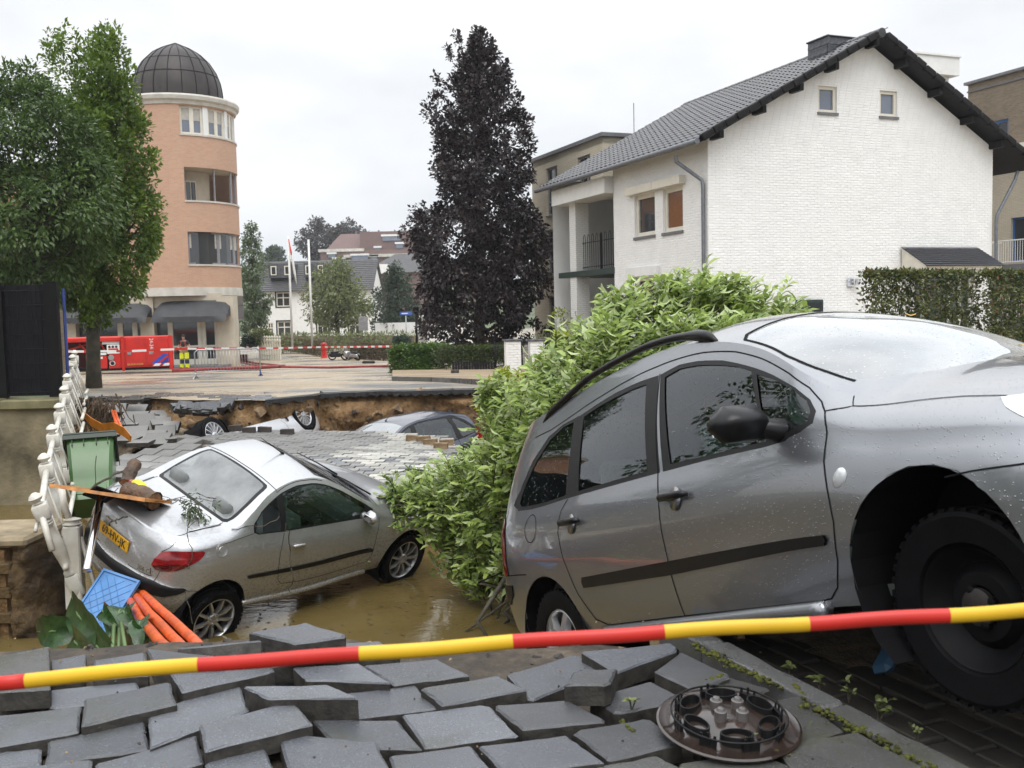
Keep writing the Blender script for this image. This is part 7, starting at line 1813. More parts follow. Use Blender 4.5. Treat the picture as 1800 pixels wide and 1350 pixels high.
for i in range(len(pts) - 1):
    a, b = heads[i].translation, heads[i + 1].translation; m = MB()
    m.tube([a + Vector((0, 0, -.02)), (a + b) / 2 + Vector((0, 0, -.02)), b + Vector((0, 0, -.02))], .032, 8); m.build('top_rail', M['white_iron'], rail, True)
    d = Vector((.22, 0, -.62)); m = MB(); m.tube([a + d * .9, b + d], .026, 8); m.build('lower_rail', M['white_iron'], rail, True)
    for f in (.33, .66):
        m = MB(); p = a.lerp(b, f); m.tube([p + Vector((.02, 0, -.05)), p + Vector((.20, 0, -.60))], .012, 6); m.build('bar', M['white_iron'], rail, True)
# the broken end: a snapped rail hanging down and the last square post
m = MB(); a = at(72, 900, 9.0) - ro; m.tube([a, at(82, 935, 8.9) - ro, at(92, 968, 8.85) - ro], .03, 8); m.tube([at(66, 920, 9) - ro, at(62, 935, 8.95) - ro], .02, 6); m.build('broken_rail', M['white_iron'], rail, True)
bp0 = at(128, 935, 9.2); ep = empty('broken_post', bp0, 0, 'square white iron post leaning at the broken end of the railing', 'post')
fp = frame((0, 0, 0), (1, .15, 0), (-.08, .02, 1)); m = MB(); m.rbox((-.075, -.075, -.72), (.075, .075, .06), .012, 0, fp); m.build('shaft', M['white_iron'], ep); m = MB(); m.lathe([(.05, .05), (.085, .075), (.06, .10), (.08, .12), (.03, .135)], fp, 16); m.build('capital', M['white_iron'], ep, 40)
m = MB(); m.tube([(-.02, 0, .10), (-.07, 0, .26), (-.09, .02, .42)], .032, 8); m.build('rail_stub', M['white_iron'], ep, True); m = MB(); m.tube([(.07, 0, -.05), (.16, .03, -.5), (.22, .05, -.8)], .02, 6); m.build('stay', M['white_iron'], ep, True)
# retaining wall with black fence above
M['old_wall'] = simple('stained_render', (.32, .27, .17), .8, 0, .5, 1.1, .01, 18, c2=(.035, .03, .016)); M['coping'] = simple('mossy_coping', (.22, .20, .11), .85, 0, .4, 2.5, .006, 30, c2=(.08, .075, .03))
wl_ = empty('canal_wall', at(104, 780, 15.9) * 1.0, 0, 'stained old canal wall with mossy coping under the black fence', 'wall'); wl_.location.z = 0
m = MB(); m.box((-12, 0, -1.8), (0, .5, 1.12)); m.build('wall_face', M['old_wall'], wl_)
for k in range(14): m = MB(); m.rbox((-.9 * (k + 1) + .008, -.08, 1.125), (-.9 * k, .58, 1.30 if k else 1.28), .02); m.build('coping_stone', M['coping'], wl_)
fc_ = empty('black_fence', (wl_.location.x, wl_.location.y + .25, 1.3), 0, 'tall black wire mesh fence with opaque screening on the canal wall', 'fence')
m = MB(); m.box((-12, .04, .02), (-.05, .05, 1.82)); m.build('screen', black('dark_screening', (.016, .016, .020), .7), fc_)
for x in (-.06, -.95, -3.0, -5.05): m = MB(); m.box((x - .14, -.06, 0), (x + .06, .03, 1.86)); m.build('fence_post', M['black_iron'], fc_)
for j in range(4):
    m = MB(); x1 = -.2 - j * 2.05 if j == 0 else -.95 - (j - 1) * 2.05 - .15; x0 = -.95 + .06 if j == 0 else x1 - 1.85
    for z in np.arange(.08, 1.8, .235): m.tube([(x0, -.01, z), (x1, -.01, z)], .007, 4)
    for x in np.arange(x0, x1, .075): m.tube([(x, 0, .02), (x, 0, 1.82)], .005, 4)
    m.build('mesh_panel', M['black_iron'], fc_)
m = MB(); m.tube([(.0, .2, -.1), (.0, .2, 1.75)], .025, 6); m.build('blue_pole', simple('blue_pole', (.03, .06, .25), .4), fc_)
# quay masonry at the lower left
M['bank_soil'] = soil_mat('dark_bank_soil', ((.018, .011, .005), (.075, .045, .018), (.21, .135, .055)), .04); qw = empty('quay_wall', (0, 0, 0), 0, 'eroded old brick quay wall with a stone edge at the lower left', 'wall')
M['old_brick'] = simple('old_brick', (.10, .062, .024), .8, 0, .5, 6, .012, 40, c2=(.04, .028, .012)); X1 = at(84, 960, 9.4).x
m = MB(); m.box((-9, 9.125, -1.7), (X1 - .28, 10.3, .40)); m.build('core', M['soil'], qw)
m = MB(); m.rbox((-9, 9.10, .42), (X1 - .06, 10.0, .52), .03); m.build('edge_stone', simple('edge_stone', (.34, .27, .17), .8, 0, .3, 3, .004, 30), qw)
bmesh_ = MB(); bmesh_.rbox((0, -.05, 0), (.235, .05, .105), .012); bmq = bmesh_.mesh('brick', M['old_brick'])
for r in range(14):
    for k in range(9):
        x = X1 - .28 - .25 * (k + 1) + (.12 if r % 2 else 0) - (.10 * random.random() if k == 0 else 0); link('brick', bmq, qw, Matrix.Translation((x, 9.13 + random.uniform(-.03, .02), .30 - r * .118)) @ Matrix.Rotation(random.uniform(-.03, .03), 4, 'Z'))
er = MB(); EXg, EZg = np.meshgrid(np.linspace(X1 - .21, X1 + .12, 20), np.linspace(-1.6, .44, 50)); EYg = 9.14 + .20 * fbm(EXg, EZg, 2.6, 41) + .1 * fbm(EXg, EZg, 8, 42) + .5 * np.clip((EXg - X1 + .05) / .2, 0, 1) ** 2
link('eroded_soil', grid_mesh('eroded_soil', EXg, EYg, EZg, M['bank_soil']), qw)

# wheelie bin on its back
bq = at(164, 893, 11.7); bn = empty('wheelie_bin', (0, 0, 0), 0, 'green wheelie bin standing tilted by the white railing', 'bin')
F = frame(bq, (.93, .34, .02), (-.34, .88, 1)) @ Matrix.Scale(1.0, 4)
def bsec(w_, d, z, c): return [(w_ - c, -d, z), (w_, -d + c, z), (w_, d - c, z), (w_ - c, d, z), (-w_ + c, d, z), (-w_, d - c, z), (-w_, -d + c, z), (-w_ + c, -d, z)]
m = MB(); secs = [bsec(.215, .20, 0, .03), bsec(.225, .215, .05, .035), bsec(.232, .23, .30, .035), bsec(.238, .265, .36, .04), bsec(.255, .28, .66, .04), bsec(.268, .285, .86, .03)]
for s_ in secs: m.v += s_
for i in range(len(secs) - 1):
    for k in range(8): m.f.append((i * 8 + k, i * 8 + (k + 1) % 8, (i + 1) * 8 + (k + 1) % 8, (i + 1) * 8 + k)); m.m.append(0)
m.f.append(tuple(range(8))[::-1]); m.m.append(0); m.build('body', M['bin_green'], bn, 32)
m = MB(); m.rbox((-.30, -.33, .86), (.30, .31, .90), .012); m.box((-.30, -.33, .80), (.30, -.322, .86)); m.box((-.305, -.32, .80), (-.297, .30, .86)); m.box((.297, -.32, .80), (.305, .30, .86)); m.build('rim', M['bin_dark'], bn)
for x in (-.2, -.07, .07, .2): m = MB(); m.box((x - .004, -.32, .72), (x + .004, -.27, .86)); m.build('rim_rib', M['bin_dark'], bn)
m = MB(); m.rbox((-.17, -.225, .06), (.17, -.212, .27), .006); m.build('moulded_panel', M['bin_green'], bn)
for x in (-.25, .25): m = MB(); m.lathe([(.03, -.03), (.10, -.03), (.105, -.015), (.105, .015), (.10, .03), (.03, .03)], Matrix.Translation((x, .12, -.0)) @ Matrix.Rotation(PI / 2, 4, 'Y'), 20); m.build('wheel', M['tyre'], bn, 40)
text_on('240 L', .03, simple('label_white', (.7, .7, .7), .5), bn, (0.03, -.336, .882), (1, 0, 0), (0, 0, 1), 'stamp') if False else None
bn.matrix_world = F

# things on and beside the sunken coupe
tb = empty('cafe_table', at(170, 905, 8.75), 0, 'tipped cafe table with orange wooden top and chrome leg against the coupe', 'table'); to = Vector(tb.location)
ta, tb_, tc_ = at(86, 856, 8.85), at(176, 860, 8.8), at(254, 882, 8.72)
m = MB(); d = Vector((.10, .40, -.10)); up = Vector((0, .02, .026)); A0, A1 = ta - to, tc_ - to
m.hexa([A0, A1, A1 + d, A0 + d, A0 + up, A1 + up, A1 + d + up, A0 + d + up]); m.build('table_top', M['wood_orange'], tb)
m = MB(); p = (A0 * .56 + A1 * .44) + d * .35; q2 = at(152, 1004, 8.5) - to; m.tube([p, p.lerp(q2, .97), q2], [.034, .034, .042], 14); m.build('leg', M['chrome'], tb, True)
m = MB(); m.rbox((-.12, -.12, -.012), (.12, .12, .012), .008, 0, axis_frame(p, q2 - p)); m.build('bracket', M['steel_black'], tb)
def log(name, a, b, r, lab, bend=.02):
    o = a; t = empty(name, o, 0, lab, 'log'); d = b - a; m = MB(); n = 7; P_, R_k = [], []
    for k in range(n): f = k / (n - 1); P_.append(d * f + Vector((0, 0, bend * math.sin(f * 3)))); R_k.append(r * (1 + .12 * math.sin(k * 2.3)))
    m.tube(P_, R_k, 12, 0, False); m.build('bark', M['log'], t, True)
    for e, p in ((-1, P_[0]), (1, P_[-1])): m = MB(); m.lathe([(.001, .004), (r * .5, .008), (r * .97, .002), (r * .9, -.02)], axis_frame(p, d * e), 14); m.build('cut_end', M['log_end'], t, True)
log('log', at(222, 864, 9.10), at(272, 882, 8.95), .085, 'thick dark log lying on the boot lid of the coupe'); log('log', at(238, 815, 9.45), at(222, 850, 9.25), .062, 'upright brown log stump on the boot lid of the coupe')
m = MB(); q = at(240, 852, 9.2); m.lathe([(.001, -.05), (.03, -.045), (.055, -.01), (.05, .06), (.02, .15), (.012, .17)], axis_frame(q, (.75, -.25, -.30)), 16); m2 = m.build('toy', simple('yellow_plastic', (.80, .66, .02), .35), None, True); tag(m2, 'yellow plastic bottle shaped toy behind the dark log', 'toy'); m = MB(); m.lathe([(.001, -.085), (.028, -.08), (.032, -.045), (.01, -.04)], axis_frame(q, (.75, -.25, -.30)), 14); m.build('cap', M['lamp_red'], m2, True)
# twigs, vines and torn weeds hung over the coupe
tw = MB(); rt = random.Random(5)
def vine(pxs, Y0_, Y1_, r, jit=.01):
    n = len(pxs); pts_ = []
    for i in range(n - 1):
        for k in range(5):
            f = k / 5; x = pxs[i][0] + (pxs[i + 1][0] - pxs[i][0]) * f; y = pxs[i][1] + (pxs[i + 1][1] - pxs[i][1]) * f; g = (i + f) / (n - 1); pts_.append(at(x, y, Y0_ + (Y1_ - Y0_) * g) + Vector((rt.gauss(0, jit), rt.gauss(0, jit), rt.gauss(0, jit))))
    tw.tube(pts_, r, 4)
vine([(505, 920), (510, 960), (512, 1010), (510, 1050)], 9.25, 9.2, .006); vine([(332, 900), (330, 940), (335, 985), (329, 1005)], 8.62, 8.5, .004); vine([(250, 885), (300, 878), (345, 888), (352, 930)], 8.95, 8.6, .004)
vine([(352, 880), (346, 905), (322, 945), (310, 950)], 8.95, 8.65, .004); vine([(205, 860), (180, 880), (165, 920), (170, 900)], 8.9, 8.7, .004); vine([(155, 860), (190, 838), (245, 815)], 9.25, 9.55, .012); vine([(405, 930), (455, 925), (500, 905)], 8.9, 9.2, .004)
vine([(170, 800), (168, 900), (150, 930)], 9.2, 8.7, .004); vine([(640, 880), (690, 872), (720, 880)], 10.7, 10.5, .012); vine([(655, 905), (700, 888), (735, 900)], 10.6, 10.4, .009)
vine([(186, 922), (205, 912), (228, 905)], 8.7, 8.7, .008); vine([(183, 908), (212, 922)], 8.7, 8.7, .010); vine([(325, 1040), (345, 1110)], 8.55, 8.5, .004)
for k in range(26):
    x, y = rt.uniform(240, 350), rt.uniform(868, 895); vine([(x, y), (x + rt.gauss(0, 16), y + rt.gauss(4, 8)), (x + rt.gauss(0, 22), y + rt.gauss(8, 12))], 9.12 - (x - 240) * .0012, 9.10 - (x - 240) * .0022, .003, .006)
o = tw.build('drift_twigs', M['bark']); tag(o, None, None, None, 'stuff')
clq = at(342, 905, 8.98); cl_ = empty('weed_clump', clq, 0, 'torn clump of green weeds hanging on the coupe boot lid', 'plant'); rng = np.random.default_rng(77)
cs = [np.array([rng.normal() * .05, rng.normal() * .03, rng.normal() * .07]) for _ in range(24)]; crown(cs, [.045] * 24, 16, .05, .3, M['leaf_birch'], 'leaves', cl_, .6, .4, (0, 0, .2), None, .3)
# blue crate lid, orange ducts, canna leaves
F = frame(at(183, 1062, 8.45), (at(235, 1028, 8.4) - at(163, 1003, 8.55)), Vector((.10, -.80, .60))); lid = empty('crate_lid', (0, 0, 0), 0, 'light blue plastic crate lid stood on edge among the debris', 'lid')
m = MB(); m.rbox((-.20, -.285, -.012), (.20, .285, .012), .012); m.build('sheet', M['crate_blue'], lid)
m = MB(); m.box((-.20, -.285, .012), (.20, -.265, .026)); m.box((-.20, .265, .012), (.20, .285, .026)); m.box((-.20, -.265, .012), (-.182, .265, .026)); m.box((.182, -.265, .012), (.20, .265, .026)); m.build('rim', M['crate_blue'], lid)
for k in range(-5, 6):
    for sx in (-1, 1):
        m = MB(); x0, y0 = k * .085, -.24; x1, y1 = k * .085 + sx * .48, .24
        t0, t1 = 0, 1
        def cl(x0, x1):
            lo, hi = 0.0, 1.0
            for lim, s_ in ((-.165, 1), (.165, -1)):
                d0, d1 = (x0 - lim) * s_, (x1 - lim) * s_
                if d0 < 0 and d1 < 0: return None
                if d0 < 0: lo = max(lo, d0 / (d0 - d1))
                if d1 < 0: hi = min(hi, d0 / (d0 - d1))
            return (lo, hi) if hi > lo + .05 else None
        c = cl(x0, x1)
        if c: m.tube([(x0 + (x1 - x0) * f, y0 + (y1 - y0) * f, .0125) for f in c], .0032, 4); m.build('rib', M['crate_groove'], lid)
lid.matrix_world = F
for i, (pp, lab) in enumerate((([(222, 1044), (246, 1088), (282, 1130), (302, 1152)], 'leftmost of three orange cable ducts beside the blue crate lid'), ([(232, 1040), (262, 1078), (305, 1122), (328, 1148)], 'middle of three orange cable ducts beside the blue crate lid'), ([(242, 1036), (280, 1070), (326, 1112), (352, 1138)], 'rightmost of three orange cable ducts nearest the coupe wheel'))):
    P_ = [at(x, y, Y) for (x, y), Y in zip(pp, (8.9, 7.6, 6.4, 5.6))]; P2 = [P_[0]] + [P_[k].lerp(P_[k + 1], f) + Vector((0, 0, .006 * math.sin(f * 3))) for k in range(3) for f in (.33, .66, 1)]; m = MB(); m.tube(P2, .036 - .002 * i, 10); tag(m.build('cable_duct', M['orange'], None, True), lab, 'duct', 'orange cable ducts by the crate lid')
def canna(pxa, pxb, Ya, Yb, w_, lab_i, par, twist=.2):
    a, b = at(*pxa, Ya), at(*pxb, Yb); m = MB(); n = 12; d = b - a; s = d.cross(Vector((.15, -1, .25))).normalized(); u = s.cross(d).normalized(); u = -u if u.y > 0 else u; o = Vector(par.location)
    for k in range(n + 1):
        f = k / n; wd = w_ * math.sin(PI * min(1, f * .93 + .05)) ** .7 * (1 + .08 * math.sin(k * 2.7 + lab_i)); c = a + d * f - o + u * (.10 * math.sin(f * PI)) ; ss = (s * math.cos(twist * f) + u * math.sin(twist * f))
        m.v += [tuple(c + ss * wd + u * wd * .35), tuple(c + ss * wd * .5 + u * wd * .05 + u * .008 * (k % 2)), tuple(c), tuple(c - ss * wd * .5 + u * wd * .05 + u * .008 * (k % 2)), tuple(c - ss * wd + u * wd * .35)]
    for k in range(n):
        for j in range(4): q = k * 5 + j; m.f.append((q, q + 1, q + 6, q + 5)); m.m.append(0)
    lf = m.build('leaf', M['leaf_canna'], par, True); m = MB(); m.tube([a - o - u * .0 + d * 0, a + d * .5 - o + u * .105, a + d * .97 - o + u * .02], [.010, .008, .003], 5); m.build('midrib', M['leaf_stalk'], lf, True)
M['leaf_canna'] = simple('canna_leaf_wet', (.035, .085, .022), .24, 0, .4, 14, .003, 60, c2=(.012, .03, .009)); M['leaf_stalk'] = simple('canna_stalk', (.12, .20, .06), .4)
cn_ = empty('canna_plant', at(180, 1120, 7.6), 0, 'torn broad leaved canna plant below the blue crate lid', 'plant')
for i, (a, b, Ya, Yb, w_) in enumerate((((200, 1145), (128, 1045), 6.6, 8.2, .12), ((150, 1105), (65, 1110), 7.6, 7.7, .13), ((185, 1165), (135, 1110), 6.2, 7.0, .10), ((195, 1120), (225, 1070), 7.4, 7.9, .11), ((205, 1100), (195, 1072), 7.4, 7.8, .06), ((245, 1140), (258, 1092), 6.9, 7.3, .075), ((215, 1165), (180, 1125), 6.1, 6.6, .08), ((262, 1125), (240, 1098), 7, 7.2, .05), ((235, 1105), (232, 1078), 7.3, 7.6, .06))): canna(a, b, Ya, Yb, w_, i, cn_, .3)
for pp in ([(197, 1160), (200, 1100)], [(208, 1160), (210, 1105)], [(222, 1150), (213, 1095)]): m = MB(); m.tube([at(*pp[0], 6.4) - cn_.location, at(*pp[1], 7.0) - cn_.location], .014, 6); m.build('stalk', M['leaf_stalk'], cn_, True)
# bent orange steel and conduit in the collapsed corner
os_ = empty('bent_steel_plate', at(190, 745, 15.6), 0, 'bent orange painted steel strip in the collapsed corner', 'steel strip'); oo = Vector(os_.location)
P_ = [at(x, y, Y) - oo for x, y, Y in ((146, 728, 16.2), (160, 742, 16.0), (178, 752, 15.8), (200, 750, 15.6), (218, 760, 15.4), (230, 772, 15.2))]; m = MB()
for k, p in enumerate(P_): wd = Vector((.03, -.06, .075 if k not in (0, 5) else .05)); m.v += [tuple(p - wd), tuple(p + wd), tuple(p + wd + Vector((0, .02, 0))), tuple(p - wd + Vector((0, .02, 0)))]
for k in range(5):
    for j in range(4): m.f.append((k * 4 + j, k * 4 + (j + 1) % 4, k * 4 + 4 + (j + 1) % 4, k * 4 + 4 + j)); m.m.append(0)
m.build('strip', M['yellow_orange'], os_)
for i, (x, lab) in enumerate(((200, 'left thin orange conduit sticking out of the collapsed pavement'), (205, 'right thin orange conduit sticking out of the collapsed pavement'))): m = MB(); m.tube([at(x - 3, 722, 16.8), at(x + 3, 740, 16.2), at(x + 12, 757, 15.6)], .022, 6); tag(m.build('conduit', M['orange'], None, True), lab, 'conduit')
rts = MB(); r0 = at(172, 706, 17.2)
for k in range(70): a = r0 + Vector((rt.gauss(0, .22), rt.gauss(0, .12), rt.gauss(0, .06))); rts.tube([a, a + Vector((rt.gauss(0, .12), -.12, -.22)), a + Vector((rt.gauss(.12, .2), -.3, -.55))], [.016, .010, .003], 4)
tag(rts.build('torn_roots', simple('fibrous_root', (.085, .05, .025), .9, 0, .4, 20), None, True), 'matted brown tree roots exposed below the broken pavement', 'roots')

# ---------------------------------------------------------------- across the street
def P_st(px, py): return on_street(px, py)
# red pump container
c0 = P_st(118, 657); c1 = P_st(303, 657); cy = (c0.y + c1.y) / 2; W_c = c1.x - c0.x; Hc = at(210, 592, cy).z - c1.z
M['fire_red'] = simple('fire_red', (.62, .022, .014), .35, 0, .12, 1.5); M['fire_blue'] = simple('stripe_blue', (.03, .08, .50), .4)
ct = empty('pump_container', (c0.x, cy - .6, c1.z), .36, 'red fire brigade pump container with open machinery bay by the street tree', 'container')
k = W_c * .87 / 187; ux = lambda px: (px - 118) * k; uz = lambda py: (657 - py) * Hc / 65
def cbox(name, x0, x1, y0, y1, mat, d0=0., d1=2.0, ch=.0): m = MB(); (m.rbox((ux(x0), d0, uz(y1)), (ux(x1), d1, uz(y0)), ch) if ch else m.box((ux(x0), d0, uz(y1)), (ux(x1), d1, uz(y0)))); return m.build(name, mat, ct)
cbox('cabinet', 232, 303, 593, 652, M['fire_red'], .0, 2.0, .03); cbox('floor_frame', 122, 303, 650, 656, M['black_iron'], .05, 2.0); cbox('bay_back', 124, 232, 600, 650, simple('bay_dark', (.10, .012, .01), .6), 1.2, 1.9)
cbox('roof_beam', 119, 233, 592, 601, M['fire_red'], -.02, 2.0, .04)
for x in (119, 131): cbox('corner_post', x, x + 4, 601, 650, M['fire_red'], .0, .12)
for x, w_ in ((233, 4), (297, 5)): cbox('corner_post', x, x + w_, 592, 657, M['fire_red'], -.06, .1, .01)
for x0, x1 in ((239, 264), (267, 296)): cbox('door', x0, x1, 597, 648, M['fire_red'], -.03, -.002, .008)
for x in (241, 270): cbox('door_handle', x, x + 5, 621, 627, M['steel'], -.05, -.032)
for px0, py0, s_ in ((272, 645, 0), (284, 645, 1)):
    m = MB(); h = 18 if s_ == 0 else 12; wd = 8; a = [(ux(px0), -.034, uz(py0)), (ux(px0 + wd), -.034, uz(py0)), (ux(px0 + wd + h * .95 if s_ == 0 else 296), -.034, uz(py0 - h)), (ux(px0 + h * .95 if s_ == 0 else 296), -.034, uz(py0 - h + (8 if s_ else 0)))]
    m.prism(a, (0, -.004, 0)); m.build('stripe', M['fire_blue'], ct)
for x0 in (274, 287): m = MB(); m.prism([(ux(x0), -.040, uz(650)), (ux(x0 + 9), -.040, uz(650)), (ux(x0 + 12), -.040, uz(645)), (ux(x0 + 4), -.040, uz(645))], (0, -.003, 0)); m.build('white_stripe', M['white'], ct)
text_on('24-3481', .22, M['white'], ct, (ux(273.5), -.036, uz(611)), (0, 0, -1), (1, 0, 0), 'number', .9); text_on('BRANDWEER', .13, simple('gold_letter', (.70, .42, .10), .5), ct, (ux(251), -.036, uz(645.5)), (1, 0, 0), (0, 0, 1), 'lettering', .85)
cbox('pump_housing', 196, 214, 628, 652, M['fire_red'], .05, .9, .02); cbox('pump_housing', 216, 232, 622, 652, M['fire_red'], .02, .9, .02); cbox('control_panel', 214, 231, 607, 624, M['white'], .0, .25, .01); cbox('light_box', 208, 231, 600, 606, M['white'], .1, .4)
cbox('hose_reel_frame', 186, 190, 625, 656, simple('orange_red', (.62, .10, .02), .4), .0, .4); cbox('tool_tray', 188, 213, 622, 626, M['white'], .03, .4); cbox('instrument', 199, 208, 629, 633, M['white'], .03, .05)
for x in (217.5, 222, 226.5): m = MB(); m.lathe([(.001, .012), (.05, .010), (.055, 0)], Matrix.Translation((ux(x), -.004, uz(611))) @ Matrix.Rotation(PI / 2, 4, 'X'), 14); m.build('gauge', M['ink'], ct)
m = MB(); m.box((ux(216), -.008, uz(617)), (ux(229), -.001, uz(614))); m.build('warning_strip', M['fire_red'], ct)
m = MB(); m.lathe([(.085, -.01), (.115, -.01), (.115, .01), (.085, .01)], Matrix.Translation((ux(220.5), .012, uz(642))) @ Matrix.Rotation(PI / 2, 4, 'X'), 24, 0, True); m.build('coupling_ring', M['white'], ct, 40); m = MB(); m.lathe([(.01, .05), (.07, .04), (.08, -.01), (.01, -.02)], Matrix.Translation((ux(220.5), .012, uz(642))) @ Matrix.Rotation(PI / 2, 4, 'X'), 16); m.build('coupling', M['ink'], ct, 40)
m = MB(); m.lathe([(.03, .06), (.12, .05), (.12, -.02), (.03, -.03)], Matrix.Translation((ux(219), .0, uz(631))) @ Matrix.Rotation(PI / 2, 4, 'X'), 18); m.build('valve', M['steel'], ct, 40)
for a, b in (((134, 604), (150, 620)), ((150, 620), (186, 606)), ((134, 618), (186, 620)), ((178, 604), (190, 622)), ((190, 622), (206, 604)), ((206, 604), (212, 620))): m = MB(); m.tube([(ux(a[0]), .3, uz(a[1])), (ux(b[0]), .3, uz(b[1]))], .035, 6); m.build('pipe', M['fire_red'], ct, True)
m = MB(); m.lathe([(.06, 0), (.06, .10), (.03, .16), (.02, .16)], Matrix.Translation((ux(119.5), .3, Hc)), 12); m.build('beacon', simple('amber', (.75, .26, .02), .2), ct, 40)
# fire fighter
def tube_body(m, pts_, rs_, seg=10): m.tube(pts_, rs_, seg)
fq = P_st(325, 649); Hf = at(325, 588, fq.y).z - fq.z; ff = empty('person', fq, 0, 'fire fighter in black shirt, tan trousers with yellow bands, hands on hips', 'person'); sc = Hf / 1.80
def skin_mesh(name, verts, edges, radii, mat, par, lv=2):
    me = bpy.data.meshes.new(name); me.from_pydata([tuple(Vector(v) * sc) for v in verts], edges, []); o = link(name, me, par); md = o.modifiers.new('skin', 'SKIN'); md.use_smooth_shade = True
    for v, r in zip(me.skin_vertices[0].data, radii): v.radius = (r[0] * sc, r[1] * sc) if hasattr(r, '__len__') else (r * sc, r * sc)
    me.skin_vertices[0].data[0].use_root = True; sb = o.modifiers.new('sub', 'SUBSURF'); sb.levels = sb.render_levels = lv
    dg = bpy.context.evaluated_depsgraph_get(); nm = bpy.data.meshes.new_from_object(o.evaluated_get(dg)); o.modifiers.clear(); o.data = nm; nm.materials.clear(); nm.materials.append(mat); nm.polygons.foreach_set('use_smooth', [True] * len(nm.polygons)); return o
M['skin'] = simple('skin', (.48, .28, .19), .55, 0, .08, 6); M['tan'] = simple('tan_cloth', (.34, .24, .13), .85, 0, .2, 8); M['black_cloth'] = simple('black_cloth', (.014, .014, .018), .85); M['hiviz'] = simple('yellow_band', (.72, .78, .02), .5); M['navy_cloth'] = simple('navy_cloth', (.02, .026, .05), .85)
V_ = [(0, .01, .98), (0, 0, 1.16), (0, 0, 1.36), (0, .01, 1.48), (0, -.01, 1.56), (0, -.03, 1.66), (0, -.025, 1.74), (-.17, .01, 1.42), (-.29, .02, 1.16), (-.20, -.13, .99), (.17, .01, 1.42), (.31, .02, 1.17), (.22, -.15, 1.05), (-.10, .01, .90), (-.12, -.01, .50), (-.14, .02, .09), (.10, .01, .90), (.13, -.01, .50), (.15, .02, .09), (-.155, -.13, .03), (.165, -.13, .03), (-.13, -.17, .93), (.14, -.20, 1.06)]
E_ = [(0, 1), (1, 2), (2, 3), (3, 4), (4, 5), (5, 6), (2, 7), (7, 8), (8, 9), (2, 10), (10, 11), (11, 12), (0, 13), (13, 14), (14, 15), (0, 16), (16, 17), (17, 18), (15, 19), (18, 20), (9, 21), (12, 22)]
R_b = [(.15, .11), (.15, .11), (.17, .11), .075, .055, (.085, .10), (.07, .08), .07, .048, .035, .07, .048, .035, .10, .075, .06, .10, .075, .06, .04, .04, .028, .028]
skin_mesh('body', V_, E_, R_b, M['skin'], ff)
skin_mesh('shirt', [(0, .01, 1.05), (0, 0, 1.30), (0, 0, 1.45), (-.18, .01, 1.42), (-.26, .02, 1.26), (.18, .01, 1.42), (.27, .02, 1.26)], [(0, 1), (1, 2), (2, 3), (3, 4), (2, 5), (5, 6)], [(.17, .125), (.185, .125), (.11, .09), .085, .066, .085, .066], M['black_cloth'], ff)
skin_mesh('trousers', [(0, .01, .98), (0, 0, 1.18), (-.105, .01, .88), (-.125, -.01, .50), (-.145, .02, .12), (.105, .01, .88), (.135, -.01, .50), (.155, .02, .12)], [(0, 1), (0, 2), (2, 3), (3, 4), (0, 5), (5, 6), (6, 7)], [(.185, .14), (.175, .135), .115, .098, .085, .115, .098, .085], M['tan'], ff)
for sx, x0, x1 in ((-1, -.118, -.135), (1, .122, .145)):
    for z0, z1, mt in ((.56, .86, 'hiviz'), (.30, .50, 'navy_cloth'), (.08, .28, 'hiviz')):
        m = MB(); f = lambda z: x0 + (x1 - x0) * (1 - z / .9); r = .118 if z0 > .5 else .108; m.tube([Vector((f(z0), 0, z0)) * sc, Vector((f(z1), 0, z1)) * sc], [r * sc * .97, r * sc], 14); m.build('band', M[mt], ff, 50)
    m = MB(); m.rbox(Vector((sx * .15 - .05, -.20, 0)) * sc, Vector((sx * .15 + .05, .08, .11)) * sc, .03); m.build('boot', M['black_cloth'], ff, 50)
    m = MB(); m.tube([Vector((sx * .10, -.11, 1.12)) * sc, Vector((sx * .11, -.135, 1.32)) * sc, Vector((sx * .10, -.06, 1.47)) * sc], .022, 6, flat=.5); m.build('brace', M['fire_red'], ff, True)
m = MB(); m.lathe([(.092, -.02), (.098, .03), (.085, .075), (.05, .105), (.01, .115)], Matrix.Translation(Vector((0, -.01, 1.70)) * sc) @ Matrix.Diagonal((.95, 1.1, 1, 1)), 16); m.build('hair', simple('dark_hair', (.02, .014, .010), .7), ff, True)
m = MB(); m.lathe([(.012, 0), (.017, .02), (.008, .05)], Matrix.Translation(Vector((0, -.135, 1.64)) * sc) , 8); m.build('nose', M['skin'], ff, True)
for sx in (-1, 1):
    m = MB(); m.rbox(Vector((sx * .034 - .012, -.128, 1.684)) * sc, Vector((sx * .034 + .012, -.118, 1.694)) * sc, .003); m.build('eye', M['ink'], ff)
    for j in range(4):
        hx_, hy, hz_ = (-.13, -.17, .93) if sx < 0 else (.14, -.20, 1.06); m = MB(); a = Vector((hx_, hy, hz_ + (j - 1.5) * .018)) * sc; m.tube([a, a + Vector((-sx * .03, -.035, -.01)) * sc, a + Vector((-sx * .06, -.03, -.02)) * sc], [.010 * sc, .009 * sc, .007 * sc], 6); m.build('finger', M['skin'], ff, True)
    m = MB(); a = Vector((hx_, hy, hz_ + .03)) * sc; m.tube([a, a + Vector((-sx * .015, -.03, .03)) * sc], [.011 * sc, .008 * sc], 6); m.build('thumb', M['skin'], ff, True)
